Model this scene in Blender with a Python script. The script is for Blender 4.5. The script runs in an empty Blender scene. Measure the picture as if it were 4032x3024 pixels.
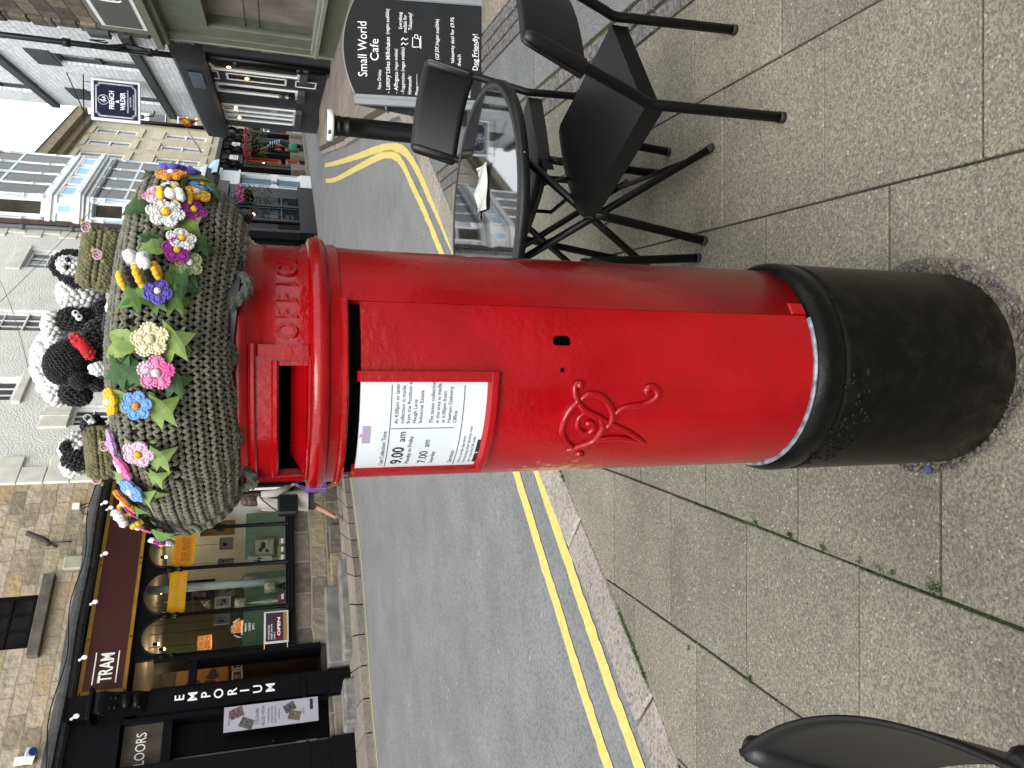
import bpy, math, random
from mathutils import Vector, Matrix
sc = bpy.context.scene
R = math.radians
# ---------------------------------------------------------------- camera, sky, sun, exposure
F_PX, PITCH, EYE = 2950.0, math.atan((2016 - 1085) / 2950.0), 1.47
cp, sp = math.cos(PITCH), math.sin(PITCH)
cam_d = bpy.data.cameras.new("camera")
cam_d.sensor_width = 36.0
cam_d.lens = F_PX / 4032 * 36.0
cam_d.clip_start, cam_d.clip_end = 0.05, 2000
cam = bpy.data.objects.new("camera", cam_d)
sc.collection.objects.link(cam)
# the photograph is turned on its side: picture-right is down in the world
cam.matrix_world = Matrix(((0, 1, 0, 0), (-sp, 0, -cp, 0), (-cp, 0, sp, EYE), (0, 0, 0, 1)))
sc.camera = cam
SUN_EL, SUN_ROT = R(42), R(198)
world = bpy.data.worlds.new("World")
sc.world = world
world.use_nodes = True
wn, wl = world.node_tree.nodes, world.node_tree.links
wn.clear()
sky = wn.new('ShaderNodeTexSky'); sky.sky_type = 'NISHITA'; sky.sun_disc = False
sky.sun_elevation, sky.sun_rotation = SUN_EL, SUN_ROT
sky.air_density, sky.dust_density, sky.ozone_density = 1.0, 4.0, 1.0
hs = wn.new('ShaderNodeHueSaturation'); hs.inputs['Saturation'].default_value = 0.22
wmix = wn.new('ShaderNodeMix'); wmix.data_type = 'RGBA'
wmix.inputs[0].default_value = 0.55
wmix.inputs[7].default_value = (9.4, 9.7, 10.0, 1)       # even cloud cover over the sky
bg = wn.new('ShaderNodeBackground'); bg.inputs[1].default_value = 0.13
wo = wn.new('ShaderNodeOutputWorld')
wl.new(sky.outputs[0], hs.inputs['Color']); wl.new(hs.outputs[0], wmix.inputs[6])
wl.new(wmix.outputs[2], bg.inputs[0]); wl.new(bg.outputs[0], wo.inputs[0])
sun_d = bpy.data.lights.new("sun", 'SUN'); sun_d.energy = 1.5; sun_d.angle = R(40); sun_d.color = (1, .96, .9)
sun = bpy.data.objects.new("sun", sun_d); sc.collection.objects.link(sun)
sun.rotation_euler = (R(90) - SUN_EL, 0, R(-20))
sc.view_settings.view_transform = 'Standard'; sc.view_settings.look = 'None'
sc.view_settings.exposure = 1.15; sc.view_settings.gamma = 1.0
sc.cycles.max_bounces = 8; sc.cycles.transparent_max_bounces = 12
# ---------------------------------------------------------------- helpers
rnd = random.Random(7)
C = sc.collection
def ray(X, Y):
    u = (1512 - Y) / F_PX; v = (2016 - X) / F_PX
    return Vector((u, cp + v * sp, -sp + v * cp))
EYEV = Vector((0, 0, EYE))
def atz(X, Y, z=0.0):
    d = ray(X, Y); return EYEV + d * ((z - EYE) / d.z)
def aty(X, Y, y):
    d = ray(X, Y); return EYEV + d * (y / d.y)
def lerp(a, b, t): return a + (b - a) * t

class MB:
    def __init__(s): s.v = []; s.f = []; s.sm = []; s.mi = []; s.tone = []
    def add(s, vs, fs, smooth=False, mi=0, tone=0.5):
        o = len(s.v); s.v += [Vector(p) for p in vs]
        for f in fs:
            s.f.append([i + o for i in f]); s.sm.append(smooth); s.mi.append(mi); s.tone.append(tone)
        return s
    def box(s, x0, x1, y0, y1, z0, z1, mi=0, b=0.0, tone=.5):
        if b <= 0:
            return s.add([(x0,y0,z0),(x1,y0,z0),(x1,y1,z0),(x0,y1,z0),(x0,y0,z1),(x1,y0,z1),(x1,y1,z1),(x0,y1,z1)],
                  [(3,2,1,0),(4,5,6,7),(0,1,5,4),(1,2,6,5),(2,3,7,6),(3,0,4,7)], mi=mi, tone=tone)
        vs = []
        for ax in range(3):
            pass
        X, Y, Z = (x0, x1), (y0, y1), (z0, z1)
        idx = {}
        for i in (0,1):
            for j in (0,1):
                for k in (0,1):
                    sx, sy, sz = 1-2*i, 1-2*j, 1-2*k
                    for a in range(3):
                        p = [X[i]+sx*b, Y[j]+sy*b, Z[k]+sz*b]
                        p[a] = (X[i], Y[j], Z[k])[a]
                        idx[(i,j,k,a)] = len(vs); vs.append(p)
        fs = []
        for a in range(3):
            o = [q for q in range(3) if q != a]
            for e in (0,1):
                q = []
                for c in ((0,0),(1,0),(1,1),(0,1)):
                    key = [0,0,0]; key[a] = e; key[o[0]] = c[0]; key[o[1]] = c[1]
                    q.append(idx[(key[0],key[1],key[2],a)])
                fs.append(q)
        for a in range(3):
            o = [q for q in range(3) if q != a]
            for c in ((0,0),(1,0),(1,1),(0,1)):
                k0 = [0,0,0]; k1 = [0,0,0]
                k0[a] = 0; k1[a] = 1
                for q in (k0, k1): q[o[0]] = c[0]; q[o[1]] = c[1]
                fs.append([idx[(*k0, o[0])], idx[(*k1, o[0])], idx[(*k1, o[1])], idx[(*k0, o[1])]])
        for i in (0,1):
            for j in (0,1):
                for k in (0,1): fs.append([idx[(i,j,k,0)], idx[(i,j,k,1)], idx[(i,j,k,2)]])
        # orient outwards
        c = Vector(((x0+x1)/2, (y0+y1)/2, (z0+z1)/2)); out = []
        for f in fs:
            P = [Vector(vs[i]) for i in f]
            n = (P[1]-P[0]).cross(P[2]-P[0])
            out.append(f if n.dot(sum(P, Vector())/len(P) - c) > 0 else f[::-1])
        return s.add(vs, out, mi=mi, tone=tone)
    def obox(s, c, ax, ay, az, mi=0):
        c, ax, ay, az = map(Vector, (c, ax, ay, az))
        vs = [c + ax*i + ay*j + az*k for k in (-1,1) for j in (-1,1) for i in (-1,1)]
        return s.add(vs, [(2,3,1,0),(4,5,7,6),(0,1,5,4),(1,3,7,5),(3,2,6,7),(2,0,4,6)], mi=mi)
    def tube(s, pts, r, n=10, closed=False, caps=True, smooth=True, mi=0, flat=1.0, up=None):
        pts = [Vector(p) for p in pts]; m = len(pts)
        rs = r if isinstance(r, (list, tuple)) else [r] * m
        vs = []; ref = Vector(up) if up else None
        prev = None
        for i in range(m):
            a = pts[i-1] if (i > 0 or closed) else pts[i]
            b = pts[(i+1) % m] if (i < m-1 or closed) else pts[i]
            t = (b - a).normalized()
            if prev is None:
                u = ref if ref else (Vector((0,0,1)) if abs(t.z) < .9 else Vector((1,0,0)))
            else: u = ref if ref else prev
            w = t.cross(u)
            if w.length < 1e-6: w = t.orthogonal()
            w.normalize(); u = w.cross(t).normalized(); prev = u
            for k in range(n):
                an = 2*math.pi*k/n
                vs.append(pts[i] + w*(math.cos(an)*rs[i]) + u*(math.sin(an)*rs[i]*flat))
        fs = []
        for i in range(m if closed else m-1):
            j = (i+1) % m
            for k in range(n):
                k2 = (k+1) % n
                fs.append((i*n+k, j*n+k, j*n+k2, i*n+k2))
        s.add(vs, fs, smooth, mi)
        if caps and not closed:
            o = len(s.v) - len(vs)
            for base, rev in ((0, False), ((m-1)*n, True)):
                f = [o+base+k for k in range(n)]
                s.f.append(f if rev is False else f[::-1]); s.sm.append(False); s.mi.append(mi); s.tone.append(.5)
        return s
    def lathe(s, prof, n=48, c=(0,0,0), a0=0.0, a1=2*math.pi, smooth=True, mi=0):
        full = abs(a1-a0-2*math.pi) < 1e-6; m = len(prof); vs = []
        na = n if full else n+1
        for i in range(na):
            a = a0 + (a1-a0)*i/n
            for r, z in prof: vs.append((c[0]+r*math.cos(a), c[1]+r*math.sin(a), c[2]+z))
        fs = []
        for i in range(n):
            j = (i+1) % na
            for k in range(m-1): fs.append((i*m+k, j*m+k, j*m+k+1, i*m+k+1))
        return s.add(vs, fs, smooth, mi)
    def ell(s, c, r, n=8, rot=None, mi=0, m=None, jit=0.0):
        c = Vector(c); m = m or max(3, n//2); vs = []; fs = []
        if not isinstance(r, (tuple, list)): r = (r, r, r)
        for i in range(m+1):
            th = math.pi*i/m
            for k in range(n):
                ph = 2*math.pi*k/n
                q = 1 + (rnd.uniform(-jit, jit) if jit else 0)
                p = Vector((r[0]*math.sin(th)*math.cos(ph)*q, r[1]*math.sin(th)*math.sin(ph)*q, r[2]*math.cos(th)*q))
                if rot is not None: p = rot @ p
                vs.append(c + p)
        for i in range(m):
            for k in range(n):
                k2 = (k+1) % n
                fs.append((i*n+k, (i+1)*n+k, (i+1)*n+k2, i*n+k2))
        return s.add(vs, fs, True, mi)
    def poly(s, pts, mi=0, tone=.5): return s.add(pts, [list(range(len(pts)))], mi=mi, tone=tone)
    def ext(s, pts, d, mi=0, smooth=False):
        """closed prism: polygon pts moved along vector d"""
        n = len(pts); d = Vector(d); P = [Vector(p) for p in pts]
        s.add(P + [p + d for p in P], [list(range(n))[::-1], list(range(n, 2*n))], False, mi)
        return s.add(P + [p + d for p in P], [(i, (i+1) % n, n+(i+1) % n, n+i) for i in range(n)], smooth, mi)
    def text(s, txt, size, fn, al='LEFT', mi=0, bold=0.0, sx=1.0, shear=0.0):
        vs, fs = glyphs(txt, al, bold, shear)
        return s.add([fn(x*size*sx, y*size) for x, y in vs], fs, mi=mi)
    def build(s, name, mats, parent=None, label=None, off=None, autosm=None):
        me = bpy.data.meshes.new(name)
        vs = s.v if off is None else [p - Vector(off) for p in s.v]
        me.from_pydata([tuple(p) for p in vs], [], s.f)
        ms = mats if isinstance(mats, (list, tuple)) else [mats]
        for m in ms: me.materials.append(m)
        me.polygons.foreach_set('use_smooth', s.sm)
        if len(ms) > 1: me.polygons.foreach_set('material_index', s.mi)
        if any(t != .5 for t in s.tone):
            at = me.attributes.new('tone', 'FLOAT', 'FACE'); at.data.foreach_set('value', s.tone)
        me.update()
        o = bpy.data.objects.new(name, me); C.objects.link(o)
        if parent is not None: o.parent = parent
        if label: o['label'] = label
        return o
_gc = {}
def glyphs(txt, al, bold=0.0, shear=0.0):
    k = (txt, al, bold, shear)
    if k not in _gc:
        cu = bpy.data.curves.new('t', 'FONT'); cu.body = txt; cu.align_x = al; cu.resolution_u = 3
        cu.offset = bold; cu.shear = shear
        ob = bpy.data.objects.new('t', cu)
        me = bpy.data.meshes.new_from_object(ob)
        _gc[k] = ([(v.co.x, v.co.y) for v in me.vertices], [list(p.vertices) for p in me.polygons])
        bpy.data.objects.remove(ob); bpy.data.curves.remove(cu); bpy.data.meshes.remove(me)
    return _gc[k]
def thing(name, label, cat, loc=(0,0,0), rz=0.0, group=None):
    o = bpy.data.objects.new(name, None); o.empty_display_size = .1; C.objects.link(o)
    o.location = loc; o.rotation_euler = (0, 0, rz); o['label'] = label; o['category'] = cat
    if group: o['group'] = group
    return o
def tag(o, label, cat, group=None):
    o['label'] = label; o['category'] = cat
    if group: o['group'] = group
    return o
def struct(o, kind='structure'): o['kind'] = kind; return o
def dup(root, loc=None, rz=None, label=None, par=None):
    r = root.copy(); C.objects.link(r)
    if par is not None: r.parent = par
    if loc is not None: r.location = loc
    if rz is not None: r.rotation_euler = (0, 0, rz)
    if label: r['label'] = label
    for ch in list(root.children): dup(ch, par=r)
    return r
class Face:
    """a street front: local x runs along the wall, local y into the building, z up"""
    def __init__(s, x, y, deg, z=0.0):
        s.o = Vector((x, y, z)); a = R(deg); s.a = a
        s.d = Vector((math.cos(a), math.sin(a), 0)); s.n = Vector((-math.sin(a), math.cos(a), 0))
    def px(s, X, Y, off=0.0):
        r = ray(X, Y); k = ((s.o - EYEV).dot(s.n) + off) / r.dot(s.n)
        p = EYEV + r*k - s.o
        return p.dot(s.d), p.z
    def W(s, x, y, z): return s.o + s.d*x + s.n*y + Vector((0,0,z))
# ---------------------------------------------------------------- materials
_mats = {}
def nt(name):
    m = bpy.data.materials.new(name); m.use_nodes = True
    t = m.node_tree; b = t.nodes['Principled BSDF']
    return m, t, t.nodes.new, t.links.new, b
def ramp(t, stops, interp='LINEAR'):
    n = t.nodes.new('ShaderNodeValToRGB'); e = n.color_ramp.elements
    n.color_ramp.interpolation = interp
    while len(e) < len(stops): e.new(.5)
    for i, (p, c) in enumerate(stops):
        e[i].position = p; e[i].color = (*c, 1) if len(c) == 3 else c
    return n
KALB = .47
def M(name, col, rough=.5, metal=0.0, var=.15, vs=6.0, bump=0.0, bs=60.0, spec=.5, emit=0.0, coat=0.0, sheen=0.0, alpha=1.0, ior=1.45, bd=.004, ecol=None, det=4, k=None):
    if name in _mats: return _mats[name]
    k = KALB if k is None else k; ecol = ecol or col; col = [c*k for c in col]
    m, t, N, L, b = nt(name)
    tc = N('ShaderNodeTexCoord')
    no = N('ShaderNodeTexNoise'); no.inputs['Scale'].default_value = vs; no.inputs['Detail'].default_value = det
    L(tc.outputs['Object'], no.inputs['Vector'])
    r = ramp(t, [(.3, [c*(1-var) for c in col]), (.7, [min(1, c*(1+var)) for c in col])])
    L(no.outputs['Fac'], r.inputs[0]); L(r.outputs[0], b.inputs['Base Color'])
    b.inputs['Roughness'].default_value = rough; b.inputs['Metallic'].default_value = metal
    b.inputs['Specular IOR Level'].default_value = spec; b.inputs['IOR'].default_value = ior
    b.inputs['Coat Weight'].default_value = coat; b.inputs['Coat Roughness'].default_value = .08
    b.inputs['Sheen Weight'].default_value = sheen
    if emit and var > .3: L(r.outputs[0], b.inputs['Emission Color']); b.inputs['Emission Strength'].default_value = emit
    elif emit:
        b.inputs['Emission Color'].default_value = (*(ecol or col), 1); b.inputs['Emission Strength'].default_value = emit
    if bump:
        nb = N('ShaderNodeTexNoise'); nb.inputs['Scale'].default_value = bs; nb.inputs['Detail'].default_value = 6
        L(tc.outputs['Object'], nb.inputs['Vector'])
        bp = N('ShaderNodeBump'); bp.inputs['Strength'].default_value = bump; bp.inputs['Distance'].default_value = bd
        L(nb.outputs['Fac'], bp.inputs['Height']); L(bp.outputs[0], b.inputs['Normal'])
    _mats[name] = m; return m
def masonry(name, cols, mortar, bw, bh, msize=.012, rough=.85, bump=.6, stain=(.3,(.05,.045,.04)), warp=.02, nscale=18, squash=1.0, bd=.02, off=.5, sv=.35, k=None):
    """stone or brick courses laid on the wall's own length and height"""
    k = KALB if k is None else k; cols = [[c*k for c in q] for q in cols]; mortar = [c*k for c in mortar]; stain = (stain[0], [c*k for c in stain[1]])
    m, t, N, L, b = nt(name)
    tc = N('ShaderNodeTexCoord'); se = N('ShaderNodeSeparateXYZ'); co = N('ShaderNodeCombineXYZ'); ad = N('ShaderNodeMath')
    L(tc.outputs['Object'], se.inputs[0]); L(se.outputs[0], ad.inputs[0]); L(se.outputs[1], ad.inputs[1])
    L(ad.outputs[0], co.inputs[0]); L(se.outputs[2], co.inputs[1])
    wn_ = N('ShaderNodeTexNoise'); wn_.inputs['Scale'].default_value = 2.2; wn_.inputs['Detail'].default_value = 3
    L(tc.outputs['Object'], wn_.inputs['Vector'])
    vm = N('ShaderNodeVectorMath'); vm.operation = 'SCALE'; vm.inputs[3].default_value = warp*3
    sb = N('ShaderNodeVectorMath'); sb.operation = 'SUBTRACT'; sb.inputs[1].default_value = (.5,.5,.5)
    L(wn_.outputs['Color'], sb.inputs[0]); L(sb.outputs[0], vm.inputs[0])
    va = N('ShaderNodeVectorMath'); L(co.outputs[0], va.inputs[0]); L(vm.outputs[0], va.inputs[1])
    def brick(seedoff):
        br = N('ShaderNodeTexBrick'); br.offset = off; br.squash = squash
        for k, v in (('Scale', 1), ('Mortar Size', msize), ('Mortar Smooth', .3), ('Brick Width', bw), ('Row Height', bh), ('Bias', 0)):
            br.inputs[k].default_value = v
        L(va.outputs[0], br.inputs['Vector']); return br
    br = brick(0)
    br.inputs['Color1'].default_value = (0,0,0,1); br.inputs['Color2'].default_value = (1,1,1,1); br.inputs['Mortar'].default_value = (.5,.5,.5,1)
    n2 = N('ShaderNodeTexNoise'); n2.inputs['Scale'].default_value = nscale; n2.inputs['Detail'].default_value = 6
    L(tc.outputs['Object'], n2.inputs['Vector'])
    mx = N('ShaderNodeMix'); mx.data_type = 'RGBA'; mx.inputs[0].default_value = .35
    L(br.outputs['Color'], mx.inputs[6]); L(n2.outputs['Fac'], mx.inputs[7])
    nk = len(cols)
    r = ramp(t, [(.12 + .76*i/max(1, nk-1), c) for i, c in enumerate(cols)]); L(mx.outputs[2], r.inputs[0])
    n3 = N('ShaderNodeTexNoise'); n3.inputs['Scale'].default_value = .9/ max(.2, bh) ; n3.inputs['Detail'].default_value = 8; n3.inputs['Roughness'].default_value = .7
    L(tc.outputs['Object'], n3.inputs['Vector'])
    r3 = ramp(t, [(.5, (0,0,0)), (.72, (stain[0],)*3)]); L(n3.outputs['Fac'], r3.inputs[0])
    ms = N('ShaderNodeMix'); ms.data_type = 'RGBA'; L(r3.outputs[0], ms.inputs[0]); L(r.outputs[0], ms.inputs[6]); ms.inputs[7].default_value = (*stain[1], 1)
    mm = N('ShaderNodeMix'); mm.data_type = 'RGBA'; L(br.outputs['Fac'], mm.inputs[0]); L(ms.outputs[2], mm.inputs[6]); mm.inputs[7].default_value = (*mortar, 1)
    L(mm.outputs[2], b.inputs['Base Color']); b.inputs['Roughness'].default_value = rough
    h = N('ShaderNodeMath'); h.operation = 'MULTIPLY_ADD'; L(br.outputs['Fac'], h.inputs[0]); h.inputs[1].default_value = -1.0
    n4 = N('ShaderNodeTexNoise'); n4.inputs['Scale'].default_value = nscale*.8; n4.inputs['Detail'].default_value = 5; L(tc.outputs['Object'], n4.inputs['Vector'])
    L(n4.outputs['Fac'], h.inputs[2])
    bp = N('ShaderNodeBump'); bp.inputs['Strength'].default_value = bump; bp.inputs['Distance'].default_value = bd
    L(h.outputs[0], bp.inputs['Height']); L(bp.outputs[0], b.inputs['Normal'])
    return m
def speckle(name, stops, scale, tone_amt=.0, rough=.9, bump=.4, big=None, white=None, bd=.004, k=None):
    """aggregate surface: coloured chips by voronoi cells, with slow stains"""
    k = KALB if k is None else k; stops = [(p, [c*k for c in q]) for p, q in stops]
    if white: white = (white[0], white[1], [c*k for c in white[2]])
    m, t, N, L, b = nt(name)
    tc = N('ShaderNodeTexCoord')
    vo = N('ShaderNodeTexVoronoi'); vo.inputs['Scale'].default_value = scale; L(tc.outputs['Object'], vo.inputs['Vector'])
    sx = N('ShaderNodeSeparateColor'); L(vo.outputs['Color'], sx.inputs[0])
    no = N('ShaderNodeTexNoise'); no.inputs['Scale'].default_value = scale*.45; no.inputs['Detail'].default_value = 5
    L(tc.outputs['Object'], no.inputs['Vector'])
    mx = N('ShaderNodeMix'); mx.inputs[0].default_value = .5
    L(sx.outputs[0], mx.inputs[2]); L(no.outputs['Fac'], mx.inputs[3])
    r = ramp(t, stops); L(mx.outputs[0], r.inputs[0]); cur = r.outputs[0]
    n3 = N('ShaderNodeTexNoise'); n3.inputs['Scale'].default_value = 1.6; n3.inputs['Detail'].default_value = 7; n3.inputs['Roughness'].default_value = .65
    L(tc.outputs['Object'], n3.inputs['Vector'])
    if big:
        rb = ramp(t, [(.3, (big[0],)*3), (.7, (big[1],)*3)]); L(n3.outputs['Fac'], rb.inputs[0])
        mb = N('ShaderNodeMix'); mb.data_type = 'RGBA'; mb.blend_type = 'MULTIPLY'; mb.inputs[0].default_value = 1
        L(cur, mb.inputs[6]); L(rb.outputs[0], mb.inputs[7]); cur = mb.outputs[2]
    if tone_amt:
        at = N('ShaderNodeAttribute'); at.attribute_name = 'tone'
        rt = ramp(t, [(0, (1-tone_amt,)*3), (1, (1+tone_amt, 1+tone_amt*.9, 1+tone_amt*.7))]); L(at.outputs['Fac'], rt.inputs[0])
        mb = N('ShaderNodeMix'); mb.data_type = 'RGBA'; mb.blend_type = 'MULTIPLY'; mb.inputs[0].default_value = 1
        L(cur, mb.inputs[6]); L(rt.outputs[0], mb.inputs[7]); cur = mb.outputs[2]
    if white:
        v2 = N('ShaderNodeTexVoronoi'); v2.inputs['Scale'].default_value = white[0]; L(tc.outputs['Object'], v2.inputs['Vector'])
        s2 = N('ShaderNodeSeparateColor'); L(v2.outputs['Color'], s2.inputs[0])
        gt = N('ShaderNodeMath'); gt.operation = 'GREATER_THAN'; gt.inputs[1].default_value = white[1]; L(s2.outputs[1], gt.inputs[0])
        lt = N('ShaderNodeMath'); lt.operation = 'LESS_THAN'; lt.inputs[1].default_value = .42; L(v2.outputs['Distance'], lt.inputs[0])
        mu = N('ShaderNodeMath'); mu.operation = 'MULTIPLY'; L(gt.outputs[0], mu.inputs[0]); L(lt.outputs[0], mu.inputs[1])
        mw = N('ShaderNodeMix'); mw.data_type = 'RGBA'; L(mu.outputs[0], mw.inputs[0]); L(cur, mw.inputs[6]); mw.inputs[7].default_value = (*white[2], 1); cur = mw.outputs[2]
    L(cur, b.inputs['Base Color']); b.inputs['Roughness'].default_value = rough
    bp = N('ShaderNodeBump'); bp.inputs['Strength'].default_value = bump; bp.inputs['Distance'].default_value = bd
    L(no.outputs['Fac'], bp.inputs['Height']); L(bp.outputs[0], b.inputs['Normal'])
    return m
def glassmat(name, tint=(.9,.95,.93), refl=1.0, ior=1.5):
    m, t, N, L, b = nt(name); t.nodes.remove(b)
    tr = N('ShaderNodeBsdfTransparent'); tr.inputs[0].default_value = (*tint, 1)
    gl = N('ShaderNodeBsdfGlossy'); gl.inputs['Roughness'].default_value = .015
    fr = N('ShaderNodeLayerWeight'); fr.inputs['Blend'].default_value = .5
    pw = N('ShaderNodeMath'); pw.operation = 'POWER'; pw.inputs[1].default_value = 4.0; L(fr.outputs['Facing'], pw.inputs[0])
    mu = N('ShaderNodeMath'); mu.operation = 'MULTIPLY_ADD'; mu.inputs[1].default_value = .85*refl; mu.inputs[2].default_value = .045*refl; mu.use_clamp = True
    mx = N('ShaderNodeMixShader'); L(pw.outputs[0], mu.inputs[0]); L(mu.outputs[0], mx.inputs[0])
    L(tr.outputs[0], mx.inputs[1]); L(gl.outputs[0], mx.inputs[2])
    L(mx.outputs[0], t.nodes['Material Output'].inputs[0]); return m
# ================================================================ ground
def rz(y):
    if y < 3: return -.1
    if y < 10.5: return -.1 + .3*(y-3)/7.5
    return .2 + .05*min(1, (y-10.5)/10)
def pz(y): return rz(y) + .1
def gp(X, Y, add=0.0):
    z = 0.0
    for _ in range(30):
        p = atz(X, Y, z); y = min(80, p.y) if p.y > 0 else 80
        z = rz(y) + add
    return atz(X, Y, z)
asphalt = speckle('asphalt', [(.2,(.155,.158,.163)),(.42,(.25,.254,.26)),(.6,(.285,.289,.294)),(.8,(.33,.33,.328))], 95, big=(.8,1.15), rough=.85, bump=.7, white=(26,.993,(.45,.44,.4)), bd=.006)
slabm = speckle('exposed_aggregate', [(.22,(.140,.133,.108)),(.42,(.222,.207,.16)),(.55,(.282,.262,.198)),(.68,(.35,.322,.238)),(.85,(.45,.412,.305))], 215, tone_amt=.13, big=(.72,1.2), bump=.55, white=(120,.972,(.52,.51,.47)))
settm = speckle('sett_stone', [(.25,(.09,.085,.085)),(.5,(.17,.16,.155)),(.8,(.3,.29,.27))], 90, tone_amt=.12, big=(.75,1.2), bump=.6)
flagm = speckle('blue_grey_flag', [(.25,(.15,.16,.165)),(.6,(.235,.245,.245)),(.85,(.3,.3,.29))], 160, tone_amt=.1, big=(.75,1.2), bump=.3)
tanm = speckle('sandstone_flag', [(.25,(.24,.2,.16)),(.6,(.36,.31,.25)),(.85,(.44,.39,.33))], 90, tone_amt=.14, big=(.7,1.2), bump=.3)
kerbm = speckle('granite_kerb', [(.22,(.20,.178,.155)),(.4,(.38,.335,.29)),(.6,(.49,.435,.38)),(.85,(.58,.525,.465))], 100, tone_amt=.08, big=(.8,1.15), bump=.5)
joint, t_, N_, L_, b_ = nt('joint_moss')
tc_ = N_('ShaderNodeTexCoord'); n_ = N_('ShaderNodeTexNoise'); n_.inputs['Scale'].default_value = 1.9; n_.inputs['Detail'].default_value = 5
L_(tc_.outputs['Object'], n_.inputs['Vector'])
r_ = ramp(t_, [(.40,(.014,.013,.011)),(.54,(.035,.031,.02)),(.60,(.045,.06,.013)),(.72,(.04,.085,.014))]); L_(n_.outputs['Fac'], r_.inputs[0]); L_(r_.outputs[0], b_.inputs['Base Color'])
b_.inputs['Roughness'].default_value = 1
# road: one sheet to the horizon
mb = MB(); xs = [-300,-60,-20,-8,0,8,20,60,300]; ys = [-60,-10,-2,3] + [3+.75*i for i in range(1,11)] + [13,16,20.5,30,60,150,600]
for y in ys:
    for x in xs: mb.v.append(Vector((x, y, rz(y))))
for j in range(len(ys)-1):
    for i in range(len(xs)-1):
        a = j*len(xs)+i; mb.f.append([a, a+1, a+1+len(xs), a+len(xs)]); mb.sm.append(True); mb.mi.append(0); mb.tone.append(.5)
struct(mb.build('road', asphalt))
# pavement edge (outer face of the kerb)
KA, KB, KC, KD = Vector((-3.9,.0)), Vector((2.9,8.05)), Vector((4.25,13.6)), Vector((6.2,20.9))
def side(p, a, b): return (b.x-a.x)*(p[1]-a.y) - (b.y-a.y)*(p[0]-a.x)   # <0 right of a->b
def clip(poly, a, b, off):
    d = (b-a).normalized(); nrm = Vector((d.y, -d.x)); out = []
    f = lambda p: (p[0]-a.x)*nrm.x + (p[1]-a.y)*nrm.y - off
    for i, p in enumerate(poly):
        q = poly[(i+1) % len(poly)]; fp, fq = f(p), f(q)
        if fp >= 0: out.append(p)
        if (fp >= 0) != (fq >= 0):
            k = fp/(fp-fq); out.append((p[0]+(q[0]-p[0])*k, p[1]+(q[1]-p[1])*k))
    return out
KW = .235
def clipk(poly):
    cy = sum(p[1] for p in poly)/len(poly)
    if cy < 7.8: return clip(poly, KA, KB, KW)
    if cy < 13.4: return clip(poly, KB, KC, .2)
    return clip(poly, KC, KD, .2)
def wallx(y): return 7.95 + .1228*(y-24)
base = MB()
for y0 in [-1.5, 3, 4, 5, 6, 7, 8, 10.5, 14, 17, 20.9]: pass
ys = [-1.5,1,3,4,5,6,7,8.05,10.5,13.6,17,20.9]
for y0, y1 in zip(ys, ys[1:]):
    e = lambda y: KA.x+(KB.x-KA.x)*(y-KA.y)/(KB.y-KA.y)+.12 if y <= 8.05 else (KB.x+(KC.x-KB.x)*(y-KB.y)/(KC.y-KB.y)+.1 if y <= 13.6 else KC.x+(KD.x-KC.x)*(y-KC.y)/(KD.y-KC.y)+.1)
    base.poly([(e(y0),y0,pz(y0)-.011),(wallx(y0)+.3,y0,pz(y0)-.011),(wallx(y1)+.3,y1,pz(y1)-.011),(e(y1),y1,pz(y1)-.011)])
base.mi = [1 if max(base.v[i].y for i in f) > 5.5 else 0 for f in base.f]
struct(base.build('pavement_bedding', [joint, M('joint_dirt', (.075,.065,.05), rough=1, var=.4, vs=20)]))
def slabs(mb, x0, x1, y0, y1, ln, ph, gap=.0075, jit=.0015, lean=.055, skip=None):
    y = y0 + ph; prev = y0
    while prev < y1:
        nx = min(y, y1); g = gap*(.6+rnd.random()*.8)
        if nx - prev > .05:
            ax = lambda xx, yy: xx + lean*(yy-2.2)
            a, b2 = prev+g/2, nx-g/2
            q = [(ax(x0,a)+g/2,a),(ax(x1,a)-g/2,a),(ax(x1,b2)-g/2,b2),(ax(x0,b2)+g/2,b2)]
            q = [(min(p[0], wallx(p[1])+.2), p[1]) for p in q]
            q = clipk(q)
            if len(q) >= 3:
                dz = rnd.uniform(-jit, jit); tn = rnd.random(); n = len(q); i1 = .0025
                c = (sum(p[0] for p in q)/n, sum(p[1] for p in q)/n)
                top = [(p[0]+(c[0]-p[0])*i1*4, p[1]+(c[1]-p[1])*i1*4, pz(p[1])+dz) for p in q]
                mid = [(p[0], p[1], pz(p[1])+dz-.0025) for p in q]; low = [(p[0], p[1], pz(p[1])-.03) for p in q]
                mb.add(top, [list(range(n))], tone=tn)
                vs = top+mid+low
                mb.add(vs, [(n+i, n+(i+1) % n, (i+1) % n, i) for i in range(n)] + [(2*n+i, 2*n+(i+1) % n, n+(i+1) % n, n+i) for i in range(n)], tone=tn)
        prev = nx; y += ln*(1+rnd.uniform(-.01,.01))
mb = MB()
for x0, x1, ph in [(-1.95,-1.455,.2),(-1.455,-.96,.43),(-.96,-.45,.14),(-.45,.06,.37),(.06,.54,.52),(.54,1.015,.26),(1.015,1.40,.44)]:
    slabs(mb, x0, x1, -.5 if x0 > -1 else -1.0, 10, .497, ph)
struct(mb.build('pavement', slabm))
mb = MB()
for k in range(2):
    slabs(mb, 1.405+.095*k, 1.495+.095*k, .8, 12, .2 if k else .21, .05+.1*k, gap=.014, jit=.003)
for k in range(3):
    slabs(mb, 2.03+.09*k, 2.115+.09*k, .8, 14, .2, .05+.1*(k % 2), gap=.014, jit=.003)
struct(mb.build('sett_band', settm))
mb = MB(); slabs(mb, 1.6, 2.025, .8, 12, .6, .3, gap=.012); struct(mb.build('flagstones', flagm))
mb = MB()
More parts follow.
